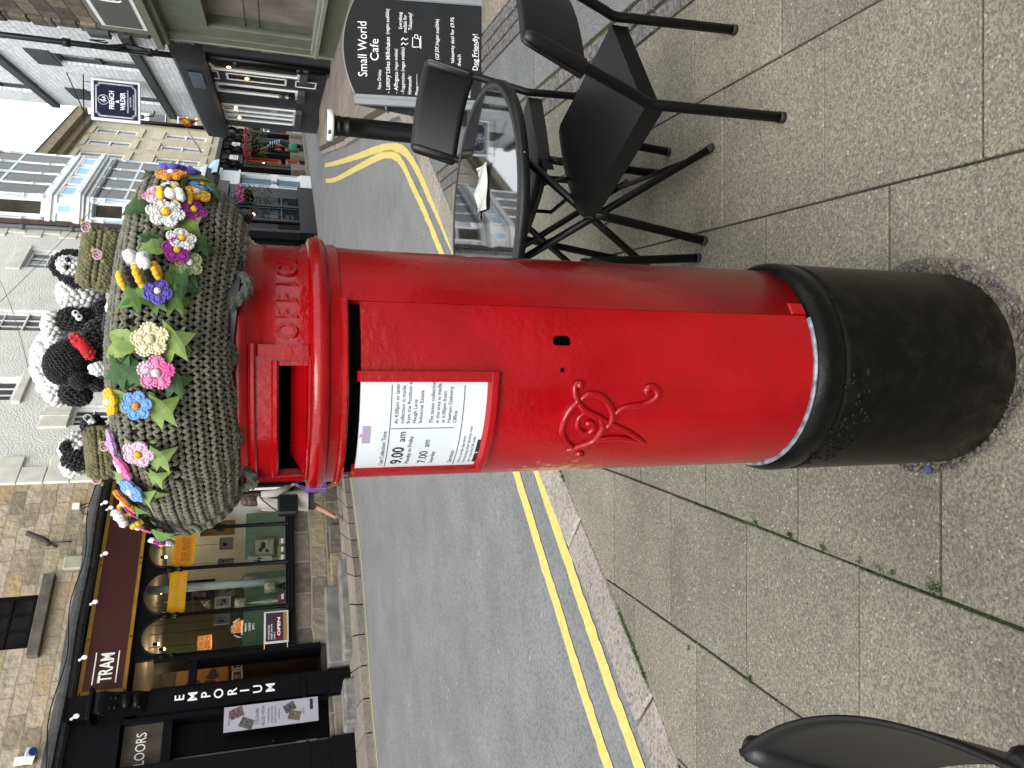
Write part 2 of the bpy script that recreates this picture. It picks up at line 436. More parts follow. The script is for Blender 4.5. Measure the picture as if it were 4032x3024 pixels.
for k in range(9): slabs(mb, 2.305+.62*k, 2.92+.62*k, .8, 20.8, .9, .3+.37*(k % 3), gap=.014, lean=.055)
struct(mb.build('sandstone_paving', tanm))
# kerb stones
mb = MB()
def kerbrun(a, b, w, ln, h=.0):
    d = (b-a); L = d.length; d = d/L; nn = Vector((d.y,-d.x)); p = 0.0
    while p < L:
        q = min(L, p+ln*rnd.uniform(.92,1.08)); g = .006; tn = rnd.random()
        P = [a+d*(p+g), a+d*(q-g), a+d*(q-g)+nn*(w-.008), a+d*(p+g)+nn*(w-.008)]
        j = [rnd.uniform(-.006,.006) for _ in range(4)]
        P = [Vector((v.x+nn.x*jj, v.y+nn.y*jj)) for v, jj in zip(P, j)]
        c = sum(P, Vector((0,0)))/4
        top = [(lerp(v.x,c.x,.03), lerp(v.y,c.y,.03), pz(v.y)+.002+h) for v in P]; mid = [(v.x, v.y, pz(v.y)-.008+h) for v in P]; low = [(v.x, v.y, rz(v.y)-.05) for v in P]
        vs = top+mid+low
        mb.add(vs, [(0,1,2,3)][::1], tone=tn)
        o = len(mb.v)-12
        for i in range(4):
            k = (i+1) % 4
            for l in (0,4): mb.f.append([o+l+4+i, o+l+4+k, o+l+k, o+l+i]); mb.sm.append(False); mb.mi.append(0); mb.tone.append(tn)
        p = q
kerbrun(KA, KB, KW, .93); kerbrun(KB, KC, .2, .8, -.02); kerbrun(KC, KD, .2, .8, -.05)
struct(mb.build('kerb', kerbm))
# moss and grass tufts along the joints
mossm = M('moss', (.07,.14,.025), rough=1, var=.5, vs=30)
mb = MB()
def tuft(x, y, z, n, h, spread):
    for _ in range(n):
        a = rnd.uniform(0, 6.28); r = rnd.uniform(0, spread); px, py = x+r*math.cos(a), y+r*math.sin(a)
        hh = h*rnd.uniform(.4,1); b = rnd.uniform(0, 6.28); w = .0022; l = rnd.uniform(.2,.9)*hh
        mb.add([(px-w,py,z),(px+w,py+w,z),(px+l*math.cos(b),py+l*math.sin(b),z+hh)], [(0,1,2)])
kd = (KB-KA).normalized(); kn = Vector((kd.y,-kd.x))
for i in range(900):
    s_ = rnd.uniform(1.8, 6.2)
    if math.sin(s_*5.1)+math.sin(s_*11.3) < .1: continue
    p = KA + kd*s_ + kn*(KW+rnd.uniform(-.006,.006)); tuft(p.x, p.y, pz(p.y)-.004, 7, .020, .014)
for X, Y, n, sp_, h in [(3680,2310,60,.016,.02),(3390,2205,40,.012,.014),(3250,2160,40,.012,.014),(3520,2255,40,.012,.014),(3470,2240,40,.012,.014),(3240,2148,30,.012,.014),(3115,2110,40,.01,.02),(2955,2670,40,.012,.02),(2980,2060,24,.01,.02),(2716,2550,30,.012,.016),(3850,640,30,.01,.01),(3800,655,30,.01,.01)]:
    p = gp(X, Y, .1); tuft(p.x, p.y, p.z-.004, n, h, sp_)
for i in range(1100):
    x0, y0 = rnd.choice([(-.45,1.2),(-.45,1.5),(-.45,1.8),(-.45,2.1),(-.955,2.1),(1.4,2.6),(1.4,3.2),(1.6,3.0),(1.6,3.6),(1.4,2.3)]); y = y0+rnd.uniform(-.3,.4); x = x0+.055*(y-2.2)+rnd.uniform(-.004,.004)
    tuft(x, y, pz(y)-.006, 3, .008, .006)
struct(mb.build('moss', mossm), 'stuff')
# gravel and dead leaves packed round the foot of the pillar box
# yellow lines
ym, t_, N_, L_, b_ = nt('yellow_paint')
tc_ = N_('ShaderNodeTexCoord'); n_ = N_('ShaderNodeTexNoise'); n_.inputs['Scale'].default_value = 28; n_.inputs['Detail'].default_value = 8; n_.inputs['Roughness'].default_value = .7
L_(tc_.outputs['Object'], n_.inputs['Vector'])
r_ = ramp(t_, [(.27,(.11,.095,.06)),(.33,(.38,.30,.07)),(.6,(.47,.39,.12)),(.8,(.51,.44,.17))]); L_(n_.outputs['Fac'], r_.inputs[0]); L_(r_.outputs[0], b_.inputs['Base Color'])
b_.inputs['Roughness'].default_value = .75
bp_ = N_('ShaderNodeBump'); bp_.inputs['Strength'].default_value = .5; bp_.inputs['Distance'].default_value = .006; L_(n_.outputs['Fac'], bp_.inputs['Height']); L_(bp_.outputs[0], b_.inputs['Normal'])
def smooth(pts, n=14):
    out = []; P = [pts[0]] + list(pts) + [pts[-1]]
    for i in range(1, len(P)-2):
        for k in range(n):
            t = k/n; a, b, c, d = [Vector(q) for q in P[i-1:i+3]]
            out.append(.5*((2*b)+(c-a)*t+(2*a-5*b+4*c-d)*t*t+(3*b-a-3*c+d)*t**3))
    out.append(Vector(P[-1])); return out
def stripe(name, pts, w, gaps=()):
    mb = MB(); P = smooth(pts, 16); Q = [P[0]]
    for p in P[1:]:
        while (p-Q[-1]).length > .05: Q.append(Q[-1]+(p-Q[-1]).normalized()*.05)
    vs = []
    for i, p in enumerate(Q):
        d = (Q[min(i+1,len(Q)-1)]-Q[max(0,i-1)]).normalized(); nn = Vector((d.y,-d.x))
        e0, e1 = rnd.gauss(0,.0035), rnd.gauss(0,.0035)
        for q in (p-nn*(w/2+e0), p+nn*(w/2+e1)): vs.append((q.x, q.y, rz(q.y)+.005))
    mb.v = [Vector(v) for v in vs]
    for i in range(len(Q)-1):
        if any(a < Q[i].y < b for a, b in gaps): continue
        mb.f.append([2*i,2*i+1,2*i+3,2*i+2]); mb.sm.append(False); mb.mi.append(0); mb.tone.append(.5)
    return struct(mb.build(name, ym))
stripe('yellow_line', [(-3.4,1.55),(-1.88,3.34),(-1.125,4.12),(-.56,4.68),(.45,5.75),(1.36,6.84),(2.01,7.72),(2.72,8.9),(3.25,11.2),(4.4,16.5),(5.2,19.7)], .1)
stripe('yellow_line', [(-3.2,1.3),(-1.72,3.05),(-.98,3.83),(-.42,4.4),(.5,5.4),(1.27,6.38),(1.74,7.0),(2.5,8.1),(2.95,9.4),(3.5,11.6),(4.75,16.5),(5.67,20.0)], .1, gaps=[(2.93,2.96)])
# far pavement beside the left-hand shops
FK = [(-9,5.4),(-5.17,10.16),(-2.97,11.77),(-1.67,13.6),(.9,17.6),(4.49,23.45),(6.76,27.29),(11.35,34.33),(22,50)]
FW = [(-10.2,7.7),(-6.2,11.36),(-3.4,13.9),(-1.6,15.5),(1.5,19.9),(5.0,24.8),(8.7,30.8),(12.2,36.5),(20.5,51)]
farm = speckle('far_flag', [(.25,(.27,.235,.19)),(.6,(.36,.32,.26)),(.85,(.42,.38,.32))], 40, tone_amt=.12, big=(.75,1.15), bump=.3)
mb = MB()
for i in range(len(FK)-1):
    n = 6
    for k in range(n):
        t0, t1 = k/n, (k+1)/n
        A = [Vector(FK[i]).lerp(Vector(FK[i+1]), t) for t in (t0+.004, t1-.004)]; B = [Vector(FW[i]).lerp(Vector(FW[i+1]), t) for t in (t0+.004, t1-.004)]
        for s0, s1 in ((0,.14),(.145,.55),(.555,1.0)):
            q = [A[0].lerp(B[0],s0),A[1].lerp(B[1],s0),A[1].lerp(B[1],s1),A[0].lerp(B[0],s1)]
            top = [(p.x,p.y,pz(p.y)) for p in q]; low = [(p.x,p.y,rz(p.y)-.05) for p in q]
            tn = rnd.random(); mb.add(top, [(0,1,2,3)], tone=tn); mb.add(top+low, [(4+a,4+(a+1) % 4,(a+1) % 4,a) for a in range(4)], tone=tn)
struct(mb.build('far_pavement', farm))
stripe('yellow_line', [(-6.2,8.5),(-5.02,9.98),(-2.83,11.6),(-1.52,13.5),(1.05,17.5),(4.6,23.3)], .05)
# ================================================================ pillar box
BX, BY = .037, 1.387
BR = .205
def cylp(r, az, z): return (-r*math.sin(az), -r*math.cos(az), z)      # local to the box; az 0 faces the pavement, + turns to the road side
def cylhit(X, Y, r):
    d = ray(X, Y); ox, oy = -BX, -BY
    a = d.x*d.x+d.y*d.y; b = ox*d.x+oy*d.y; c = ox*ox+oy*oy-r*r
    q = max(0, b*b-a*c); t = (-b-math.sqrt(q))/a
    return math.atan2(-(ox+d.x*t), -(oy+d.y*t)), EYE+d.z*t
def cylbox(mb, r0, r1, a0, a1, z0, z1, n=24, mi=0, bev=0.0):
    """closed curved block between two radii"""
    prof = [(r0,z0),(r1-bev,z0),(r1,z0+bev),(r1,z1-bev),(r1-bev,z1),(r0,z1)] if bev else [(r0,z0),(r1,z0),(r1,z1),(r0,z1)]
    m = len(prof); vs = []; fs = []
    for i in range(n+1):
        a = a0+(a1-a0)*i/n
        for r, z in prof: vs.append(cylp(r, a, z))
    for i in range(n):
        for k in range(m):
            k2 = (k+1) % m; fs.append((i*m+k, i*m+k2, (i+1)*m+k2, (i+1)*m+k))
    fs.append(tuple(range(m))[::-1]); fs.append(tuple(range(n*m, n*m+m)))
    return mb.add(vs, fs, mi=mi)
def revolve(mb, prof, a0=0.0, a1=2*math.pi, n=96, mi=0):
    full = abs(a1-a0) > 6.28; na = n if full else n+1; m = len(prof); vs = []
    for i in range(na):
        a = a0+(a1-a0)*i/n
        for r, z in prof: vs.append(cylp(r, a, z))
    return mb.add(vs, [(i*m+k, ((i+1) % na)*m+k, ((i+1) % na)*m+k+1, i*m+k+1) for i in range(n) for k in range(m-1)], True, mi)
red, t_, N_, L_, b_ = nt('red_gloss_paint')
tc_ = N_('ShaderNodeTexCoord')
n1 = N_('ShaderNodeTexNoise'); n1.inputs['Scale'].default_value = 9; n1.inputs['Detail'].default_value = 4; L_(tc_.outputs['Object'], n1.inputs['Vector'])
r_ = ramp(t_, [(.3,(.18,.0011,.0024)),(.7,(.235,.0015,.0036))]); L_(n1.outputs['Fac'], r_.inputs[0])
# scraped patch showing old ochre primer on the road side
mp = N_('ShaderNodeMapping'); L_(tc_.outputs['Object'], mp.inputs[0]); mp.inputs['Location'].default_value = (.19,.03,-.985); 
mp.vector_type = 'POINT'; mp.inputs['Scale'].default_value = (1,1,1)
ln_ = N_('ShaderNodeVectorMath'); ln_.operation = 'LENGTH'
ms_ = N_('ShaderNodeVectorMath'); ms_.operation = 'MULTIPLY'; ms_.inputs[1].default_value = (14,14,9); L_(mp.outputs[0], ms_.inputs[0]); L_(ms_.outputs[0], ln_.inputs[0])
n5 = N_('ShaderNodeTexNoise'); n5.inputs['Scale'].default_value = 55; n5.inputs['Detail'].default_value = 8; L_(tc_.outputs['Object'], n5.inputs['Vector'])
sb_ = N_('ShaderNodeMath'); sb_.operation = 'MULTIPLY_ADD'; L_(ln_.outputs['Value'], sb_.inputs[0]); sb_.inputs[1].default_value = -.42; L_(n5.outputs['Fac'], sb_.inputs[2])
r5 = ramp(t_, [(.16,(0,0,0)),(.3,(.8,.8,.8))]); L_(sb_.outputs[0], r5.inputs[0])
mx_ = N_('ShaderNodeMix'); mx_.data_type = 'RGBA'; L_(r5.outputs[0], mx_.inputs[0]); L_(r_.outputs[0], mx_.inputs[6]); mx_.inputs[7].default_value = (.36,.16,.05,1)
L_(mx_.outputs[2], b_.inputs['Base Color'])
b_.inputs['Roughness'].default_value = .17; b_.inputs['Specular IOR Level'].default_value = .38
n2 = N_('ShaderNodeTexNoise'); n2.inputs['Scale'].default_value = 75; n2.inputs['Detail'].default_value = 3; L_(tc_.outputs['Object'], n2.inputs['Vector'])
n3 = N_('ShaderNodeTexNoise'); n3.inputs['Scale'].default_value = 5; n3.inputs['Detail'].default_value = 3; L_(tc_.outputs['Object'], n3.inputs['Vector'])
r3_ = ramp(t_, [(.38,(.12,)*3),(.62,(1,)*3)]); L_(n3.outputs['Fac'], r3_.inputs[0])
mu_ = N_('ShaderNodeMath'); mu_.operation = 'MULTIPLY'; L_(n2.outputs['Fac'], mu_.inputs[0]); L_(r3_.outputs[0], mu_.inputs[1])
bp_ = N_('ShaderNodeBump'); bp_.inputs['Strength'].default_value = .35; bp_.inputs['Distance'].default_value = .004; L_(mu_.outputs[0], bp_.inputs['Height']); L_(bp_.outputs[0], b_.inputs['Normal'])
black_base, t_, N_, L_, b_ = nt('black_bitumen_paint')
tc_ = N_('ShaderNodeTexCoord'); n1 = N_('ShaderNodeTexNoise'); n1.inputs['Scale'].default_value = 22; n1.inputs['Detail'].default_value = 8; n1.inputs['Roughness'].default_value = .7
L_(tc_.outputs['Object'], n1.inputs['Vector'])
se_ = N_('ShaderNodeSeparateXYZ'); L_(tc_.outputs['Object'], se_.inputs[0])
mr_ = N_('ShaderNodeMapRange'); mr_.inputs[1].default_value = .0; mr_.inputs[2].default_value = .13; mr_.inputs[3].default_value = .32; mr_.inputs[4].default_value = 0; L_(se_.outputs[2], mr_.inputs[0])
ad_ = N_('ShaderNodeMath'); L_(n1.outputs['Fac'], ad_.inputs[0]); L_(mr_.outputs[0], ad_.inputs[1])
r_ = ramp(t_, [(.45,(.0026,.0026,.0025)),(.62,(.005,.0049,.0044)),(.80,(.011,.0095,.008)),(.95,(.032,.02,.012))]); L_(ad_.outputs[0], r_.inputs[0]); L_(r_.outputs[0], b_.inputs['Base Color'])
b_.inputs['Roughness'].default_value = .27; b_.inputs['Specular IOR Level'].default_value = .10
bp_ = N_('ShaderNodeBump'); bp_.inputs['Strength'].default_value = .35; bp_.inputs['Distance'].default_value = .006; L_(n1.outputs['Fac'], bp_.inputs['Height']); L_(bp_.outputs[0], b_.inputs['Normal'])
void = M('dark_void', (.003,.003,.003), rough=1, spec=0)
scuff_glint = M('scuffed_bare_edge_glint', (.30,.33,.37), rough=.5, var=.75, vs=45, bump=.5, bs=60)  # pale colour holds both worn paint and the ledge's shiny reflection
box = thing('pillar_box', 'red cast iron pillar box on a black base, wearing a crocheted hat', 'pillar box', (BX, BY, 0))
AC = R(36)                                     # the slot, notice and cypher face the road corner
DA0, DA1 = R(-27.5), R(98)
# base
mb = MB()
revolve(mb, [(.17,-.05),(.219,-.05),(.2195,.02),(.2205,.12),(.221,.415),(.2215,.428),(.2185,.431),(.2185,.436),(.2215,.439),(.2225,.462),(.2205,.476),(.213,.488),(.208,.492),(.19,.492)])
# worn foundry casting marks on the plinth
for i in range(60):
    a = R(rnd.uniform(2, 66)); z = .405+.022*math.sin(i*7.1)+rnd.uniform(-.012,.012)-.018*(i % 3 == 0)
    if rnd.random() < .35: a = R(rnd.uniform(28, 62)); 
    e = Vector(cylp(.2212, a, z)); t2 = Vector((-math.cos(a), math.sin(a), 0)); q = Vector((0,0,1)); an = rnd.choice((0, 1.57, .7, -.7)); d = t2*math.cos(an)+q*math.sin(an)
    nn_ = Vector(cylp(1,a,0)); mb.ell(e-nn_*.0006, (rnd.uniform(.005,.012), rnd.uniform(.004,.007), .0026), 10, Matrix((d, nn_.cross(d), nn_)).transposed())
base_o = mb.build('base', black_base, box)
mb = MB(); cylbox(mb, .199, .2115, DA0+R(2), DA1-R(1), .4915, .4975, 60, bev=.0015); mb.build('worn_glint_ledge', scuff_glint, base_o)
# body behind the door, up to the rim
mb = MB()
revolve(mb, [(.19,.492),(.196,.493),(BR,.4955),(BR,1.30),(.206,1.345),(.2075,1.3735)], DA1, DA0+2*math.pi, 80)
revolve(mb, [(.194,.495),(.194,1.372)], DA0, DA1, 50)
revolve(mb, [(BR,.4955),(.19,.4955)], DA1, DA0+2*math.pi, 80)
for a in (DA0, DA1): mb.add([cylp(.19,a,.4955),cylp(BR,a,.4955),cylp(BR,a,1.36),cylp(.19,a,1.36)], [(0,1,2,3)])
body = mb.build('body', red, box)
mb = MB()
cylbox(mb, .2, .209, DA0-R(7), DA0-R(.3), .497, .53, 8, bev=.002); mb.build('hinge_lug', red, body)
# door, with real holes for the lock
dm = MB(); nA, nZ = 420, 330
az0, az1 = DA0+.006, DA1-.006; zb, zt = .499, 1.343
vs = [cylp(BR+.0008, az0+(az1-az0)*i/nA, zb+(zt-zb)*j/nZ) for i in range(nA+1) for j in range(nZ+1)]
ka, kz = cylhit(2211, 1342, BR)
fs = []
for i in range(nA):
    for j in range(nZ):
        ca, cz = az0+(az1-az0)*(i+.5)/nA, zb+(zt-zb)*(j+.5)/nZ
        if math.hypot((ca-ka)*BR, max(0, abs(cz-kz)-.0075)) < .0088: continue
        fs.append((i*(nZ+1)+j, (i+1)*(nZ+1)+j, (i+1)*(nZ+1)+j+1, i*(nZ+1)+j+1))
dm.add(vs, fs, True)
for a in (az0, az1): dm.add([cylp(.19,a,zb),cylp(BR+.0008,a,zb),cylp(BR+.0008,a,zt),cylp(.19,a,zt)], [(0,1,2,3)])
for z in (zb, zt):
    n = 60; v = [cylp(r, az0+(az1-az0)*i/n, z) for i in range(n+1) for r in (.19, BR+.0008)]
    dm.add(v, [(2*i,2*i+1,2*i+3,2*i+2) for i in range(n)])
door = dm.build('door', red, box)
mb = MB(); cylbox(mb, .1945, .197, ka-.06, ka+.06, kz-.022, kz+.022, 8); mb.build('keyhole', void, door)
ha, hz = cylhit(2213, 1457, BR)
mb = MB(); c = Vector(cylp(BR+.0012, ha, hz)); o = Vector(cylp(1, ha, 0)).normalized(); mb.tube([c-o*.004, c+o*.0004], .0038, 14); mb.build('screw_hole', void, door)
# notice frame and notice
fa0, fa1, fzb, fzt = R(4.5), R(63), 1.117, 1.349
mb = MB(); w = .016/BR
for a0, a1 in ((fa0, fa0+w), (fa1-w, fa1)): cylbox(mb, BR-.004, BR+.0125, a0, a1, fzb, fzt, 6, bev=.005)
cylbox(mb, BR-.004, BR+.0135, fa0+.004, fa1-.004, fzb+.0005, fzb+.022, 30, bev=.006)
frame = mb.build('notice_frame', red, door)
paper = M('notice_paper', (.90,.955,1.0), rough=.35, var=.06, vs=14, coat=.35, bump=.12, bs=9, bd=.02)
mb = MB(); cylbox(mb, BR-.002, BR+.004, fa0+w*.9, fa1-w*.9, fzb+.015, 1.3435, 40)
notice = mb.build('notice', paper, door)
ink = M('notice_ink', (.02,.018,.025), rough=.5, var=.02)
pink = M('faded_violet_ink', (.5,.4,.58), rough=.5, var=.05)
NA = (fa0+fa1)/2
def onbox(r, ac, zc):
    return lambda x, y: cylp(r, ac - x/BR, zc + y)
wid = (fa1-fa0-2*w)*BR
mb = MB(); r_n = BR+.0049
def nl(t, x, z, s, al='LEFT', b=0.0): mb.text(t, s, lambda u, q: cylp(r_n, NA-(x+u)/BR, z+q), al, bold=b)
x0 = -wid/2+.012
nl('Last Collection Time', x0, 1.2995, .0095); nl('9.00', x0, 1.268, .027, b=.012); nl('am', x0+.058, 1.268, .018)
nl('Monday to Friday', x0, 1.2555, .0098)
nl('7.00', x0, 1.2265, .0205); nl('am', x0+.0445, 1.2265, .0145); nl('Saturday', x0, 1.2145, .0095)
for i, t in enumerate(['At 4.00pm or later','collection is made','from the Postbox at','Haugh Lane','Industrial Estate']): nl(t, .018, 1.283-.0098*i, .0088)
for i, t in enumerate(['The latest collection','in the area is made','at 6.00pm from','Hexham Delivery','Office']): nl(t, .018, 1.226-.0098*i, .0088)
nl('Services', x0, 1.1815, .0105)
for i, t in enumerate(['Find us on the app store.','For locating other services near','you - scan the QR code.']): nl(t, x0, 1.166-.0085*i, .0068)
nl('www.royalmail.com', x0, 1.1285, .0065)
def nrect(x, z, w_, h_): mb.add([cylp(r_n, NA-(x+w_*i/24)/BR, z+h_*j) for i in range(25) for j in (0,1)], [(2*i,2*i+2,2*i+3,2*i+1) for i in range(24)])
for z in (1.2945, 1.1765): nrect(-wid/2+.006, z, wid-.012, .0011)
nrect(.008, 1.19, .0011, .103)
nrect(x0, 1.1345, .026, .010); nrect(x0+.029, 1.1345, .030, .010)
mb.build('notice_print', ink, notice)
mb = MB(); nrect(-.02, 1.3255, .034, .0125); nrect(-.007, 1.3385, .006, .004); mb.build('faded_badge', pink, notice)
# drum with the letter slot
SZ0, SZ1 = 1.4245, 1.4645        # slot opening
sa0, sa1 = R(2.5), R(62.5)
mb = MB()
drum = [(.2095,1.372),(.2115,1.376),(.2115,1.388),(.213,1.390),(.219,1.393),(.2222,1.401),(.2222,1.409),(.219,1.417),(.213,1.4195),(.209,1.421),(.209,1.4265),(.2045,1.4285),(.2045,1.497),(.2065,1.499),(.2065,1.5035),(.211,1.506),(.211,1.509),(.217,1.512),(.2205,1.518),(.2205,1.526),(.217,1.533),(.208,1.537)]
ap0, ap1 = R(1.5), R(64)
revolve(mb, drum, ap1, ap0+2*math.pi, 100)
revolve(mb, [q for q in drum if q[1] <= 1.4195], ap0, ap1, 40)
revolve(mb, [q for q in drum if q[1] >= 1.497], ap0, ap1, 40)
revolve(mb, [(.208,1.537),(.19,1.575),(.14,1.605),(.07,1.622),(.0,1.626)])
revolve(mb, [(.2095,1.372),(.17,1.372)])
dr = mb.build('drum', red, box)
mb = MB()
cylbox(mb, .2, .2165, R(-6), R(71), 1.498, 1.5085, 40, bev=.003)         # hood over the slot
for a0, a1 in ((R(-6), R(-1.2)), (R(66), R(71))): cylbox(mb, .2, .2125, a0, a1, 1.4195, 1.498, 6, bev=.003)
cylbox(mb, .2, .2105, R(-1.4), R(66.2), 1.4705, 1.498, 40); cylbox(mb, .2, .2135, R(.6), R(64.6), 1.4655, 1.4765, 40, bev=.003)
cylbox(mb, .2, .2105, R(-1.4), R(66.2), 1.419, 1.4245, 40, bev=.002)
for a0, a1 in ((R(-1.4), sa0), (sa1, R(66.2))): cylbox(mb, .2, .2105, a0, a1, 1.42, 1.4705, 4)
for a0, a1 in ((R(.6), sa0), (sa1, R(64.6))): cylbox(mb, .2, .2135, a0, a1, 1.421, 1.466, 4, bev=.002)
cylbox(mb, .2, .2175, R(.2), R(65), 1.4175, 1.4235, 40, bev=.002)
# sloping sill inside the mouth
n = 30; v = []
for i in range(n+1):
    a = sa0+(sa1-sa0)*i/n
    v += [cylp(.2115,a,1.4245), cylp(.172,a,1.447), cylp(.165,a,1.447), cylp(.165,a,1.47), cylp(.2115,a,1.4705)]
mb.add(v, [(i*5+k, i*5+5+k, i*5+6+k, i*5+1+k) for i in range(n) for k in (0,)], True)
mb.build('slot_surround', red, dr)
mb = MB(); mb.add(v, [(i*5+k, i*5+5+k, i*5+6+k, i*5+1+k) for i in range(n) for k in (1,2,3)])
for a in (sa0, sa1): mb.add([cylp(.2115,a,1.4245),cylp(.165,a,1.447),cylp(.165,a,1.4705),cylp(.2115,a,1.4705)], [(0,1,2,3)])
mb.build('slot_mouth', void, dr)
mb = MB(); cylbox(mb, .203, .2175, DA0+R(.5), DA1, 1.362, 1.373, 60, bev=.003); mb.build('drip_lip', red, dr)
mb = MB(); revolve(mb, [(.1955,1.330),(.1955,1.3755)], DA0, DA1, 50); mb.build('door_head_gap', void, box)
# raised letters round the drum
mb = MB()
def letters(word, start, step, sgn=1):
    for i, ch in enumerate(word):
        vs_, fs_ = glyphs(ch, 'CENTER', .012); zc = 1.4395; S = .056; a0 = start - step*i
        f = lambda r: [cylp(r, a0 - x*S*.62/BR, zc+y*S*.78) for x, y in vs_]
        n0 = len(vs_); edge = {}
        for q in fs_:
            for k in range(len(q)):
                e = (q[k], q[(k+1) % len(q)])
                if (e[1], e[0]) in edge: edge.pop((e[1], e[0]))
                else: edge[e] = 1
        mb.add(f(.2078)+f(.2040), [q for q in fs_] + [(a, a+n0, b+n0, b) for a, b in edge])
letters('OFFICE', R(-12.2), R(7.9)); mb.build('raised_lettering', red, dr); mb = MB(); letters('POST', R(114), R(8.6)); mb.build('raised_lettering', red, dr)
# royal cypher in raised scrollwork
def zp(x, y): return 1700+x/2.194, 1512+y/2.194
mb = MB()
def scroll(pts, r, lift=.0035):
    P = [Vector((*cylhit(*zp(x, y), BR+.003), 0)) for x, y in pts]; P = smooth([(p.x, p.y) for p in P], 8)
    L = []; rr = []
    for i, p in enumerate(P):
        L.append(cylp(BR+lift, p.x, p.y)); t = i/(len(P)-1); rr.append(r*(.55+.45*math.sin(math.pi*min(1,max(0,t)))**.5))
    mb.tube(L, rr, 10)
for pts, r in [([(1262,-20),(1232,30),(1240,100),(1255,150),(1195,215),(1140,310),(1120,400),(1145,480),(1200,535),(1250,548)],.0062),
    ([(1160,570),(1230,550),(1310,525),(1390,490),(1440,430),(1470,370),(1455,310),(1435,272)],.0072),
    ([(1250,150),(1290,200),(1330,240),(1400,270),(1460,300),(1535,345)],.0065),
    ([(1335,240),(1272,285),(1252,345),(1268,398),(1312,425),(1360,415),(1390,380),(1378,342),(1342,335),(1345,362),(1362,372)],.006),
    ([(1285,135),(1340,97),(1420,97),(1490,140),(1540,210),(1556,280),(1536,340),(1500,378)],.0075),
    ([(1560,285),(1620,225),(1720,195),(1820,180),(1895,150),(1945,95),(1932,45),(1890,25),(1850,45),(1856,78),(1882,84)],.0068),
    ([(1540,340),(1600,370),(1700,420),(1775,465),(1835,512)],.0055), ([(1395,490),(1480,475),(1580,465),(1690,475),(1835,512)],.0055)]: scroll(pts, r)
for x, y, r in [(1268,590,.0085),(1290,600,.006),(1272,5,.0085),(1862,70,.006),(1350,360,.006)]:
    a, z = cylhit(*zp(x, y), BR); mb.ell(cylp(BR+.002, a, z), r, 10)
mb.build('royal_cypher', red, door)
# gravel and leaf litter round the foot
litter = M('gravel', (.17,.15,.125), rough=1, var=.6, vs=60)
mb = MB(); n = 72
for i in range(n):
    a = 2*math.pi*i/n; r2 = .247+.012*math.sin(3*a+1)+rnd.uniform(-.005,.005)
    mb.v += [Vector((BX+.2*math.sin(a), BY-.2*math.cos(a), .004)), Vector((BX+r2*math.sin(a)+.02, BY-r2*math.cos(a), .0035))]
for i in range(n):
    j = (i+1) % n; mb.f.append([2*i,2*j,2*j+1,2*i+1]); mb.sm.append(False); mb.mi.append(0); mb.tone.append(.5)
for i in range(700):
    a = rnd.uniform(0,6.283); r = rnd.uniform(.219,.25)+.012*math.sin(3*a+1); s_ = rnd.uniform(.0025,.008)
    mb.ell((BX+r*math.sin(a)+.01, BY-r*math.cos(a), .005), (s_*rnd.uniform(.7,1.4), s_, s_*.6), 6, Matrix.Rotation(rnd.uniform(0,6),3,'Z'), m=3)
for i in range(260):
    a = rnd.uniform(0,6.283); r = rnd.uniform(.222,.256); x, y = BX+r*math.sin(a)+.01, BY-r*math.cos(a); b = rnd.uniform(0,6.283); l = rnd.uniform(.008,.022)
    mb.tube([(x,y,.006),(x+l*math.cos(b)*.5,y+l*math.sin(b)*.5,.011),(x+l*math.cos(b),y+l*math.sin(b),.006)], .001, 4)
struct(mb.build('gravel', litter), 'stuff')
cap = M('blue_plastic', (.04,.07,.30), rough=.4)
p = gp(3662, 1850, .1); mb = MB(); mb.tube([(p.x,p.y,p.z+.002),(p.x,p.y,p.z+.009)], .0095, 18)
tag(mb.build('bottle_cap', cap), 'blue plastic bottle cap lying in the gravel by the pillar box', 'bottle cap')
# ================================================================ crocheted hat on the box
import numpy as np
TX, TY = BX+.014, BY+.004
TPROF = [(.214,1.526),(.234,1.529),(.258,1.543),(.281,1.568),(.298,1.602),(.303,1.627),(.297,1.652),(.272,1.674),(.222,1.692),(.15,1.704),(.08,1.709),(.0,1.711)]
_tp = smooth(TPROF, 8); _tl = [0.0]
for i in range(1, len(_tp)): _tl.append(_tl[-1]+(_tp[i]-_tp[i-1]).length)
TLEN = _tl[-1]
def tprof(s):
    s = min(max(s, 0), TLEN-1e-6)
    i = max(0, min(len(_tl)-2, next((k for k in range(len(_tl)-1) if _tl[k+1] > s), len(_tl)-2)))
    t = (s-_tl[i])/max(1e-9, _tl[i+1]-_tl[i]); return _tp[i].lerp(_tp[i+1], t)
def tsurf(s, az):
    p = tprof(s); k = max(0, 1-s/.16)
    r = p.x + (.011*math.sin(7*az+1.1)+.007*math.sin(13*az+.4)+.005*math.sin(23*az))*k + .004*math.sin(3*az+.7)+.004*math.sin(5*az)
    z = p.y + .010*math.sin(4*az+2)*max(0,1-s/.09) + .004*math.sin(2*az+.5) - .012*max(0, math.sin(az))*min(1, s/.1)
    return Vector((TX-r*math.sin(az), TY-r*math.cos(az), z))
def tnorm(s, az):
    a = tsurf(s+.004, az)-tsurf(s-.004, az); b = tsurf(s, az+.01)-tsurf(s, az-.01)
    n = b.cross(a).normalized(); c = tsurf(s, az)-Vector((TX,TY,1.6))
    return n if n.dot(c) > 0 else -n
def proj(P):
    x, y, z = P[0], P[1], P[2]-EYE; dep = y*cp-z*sp; up = y*sp+z*cp
    return 2016-F_PX*up/dep, 1512-F_PX*x/dep, dep
_tg = []
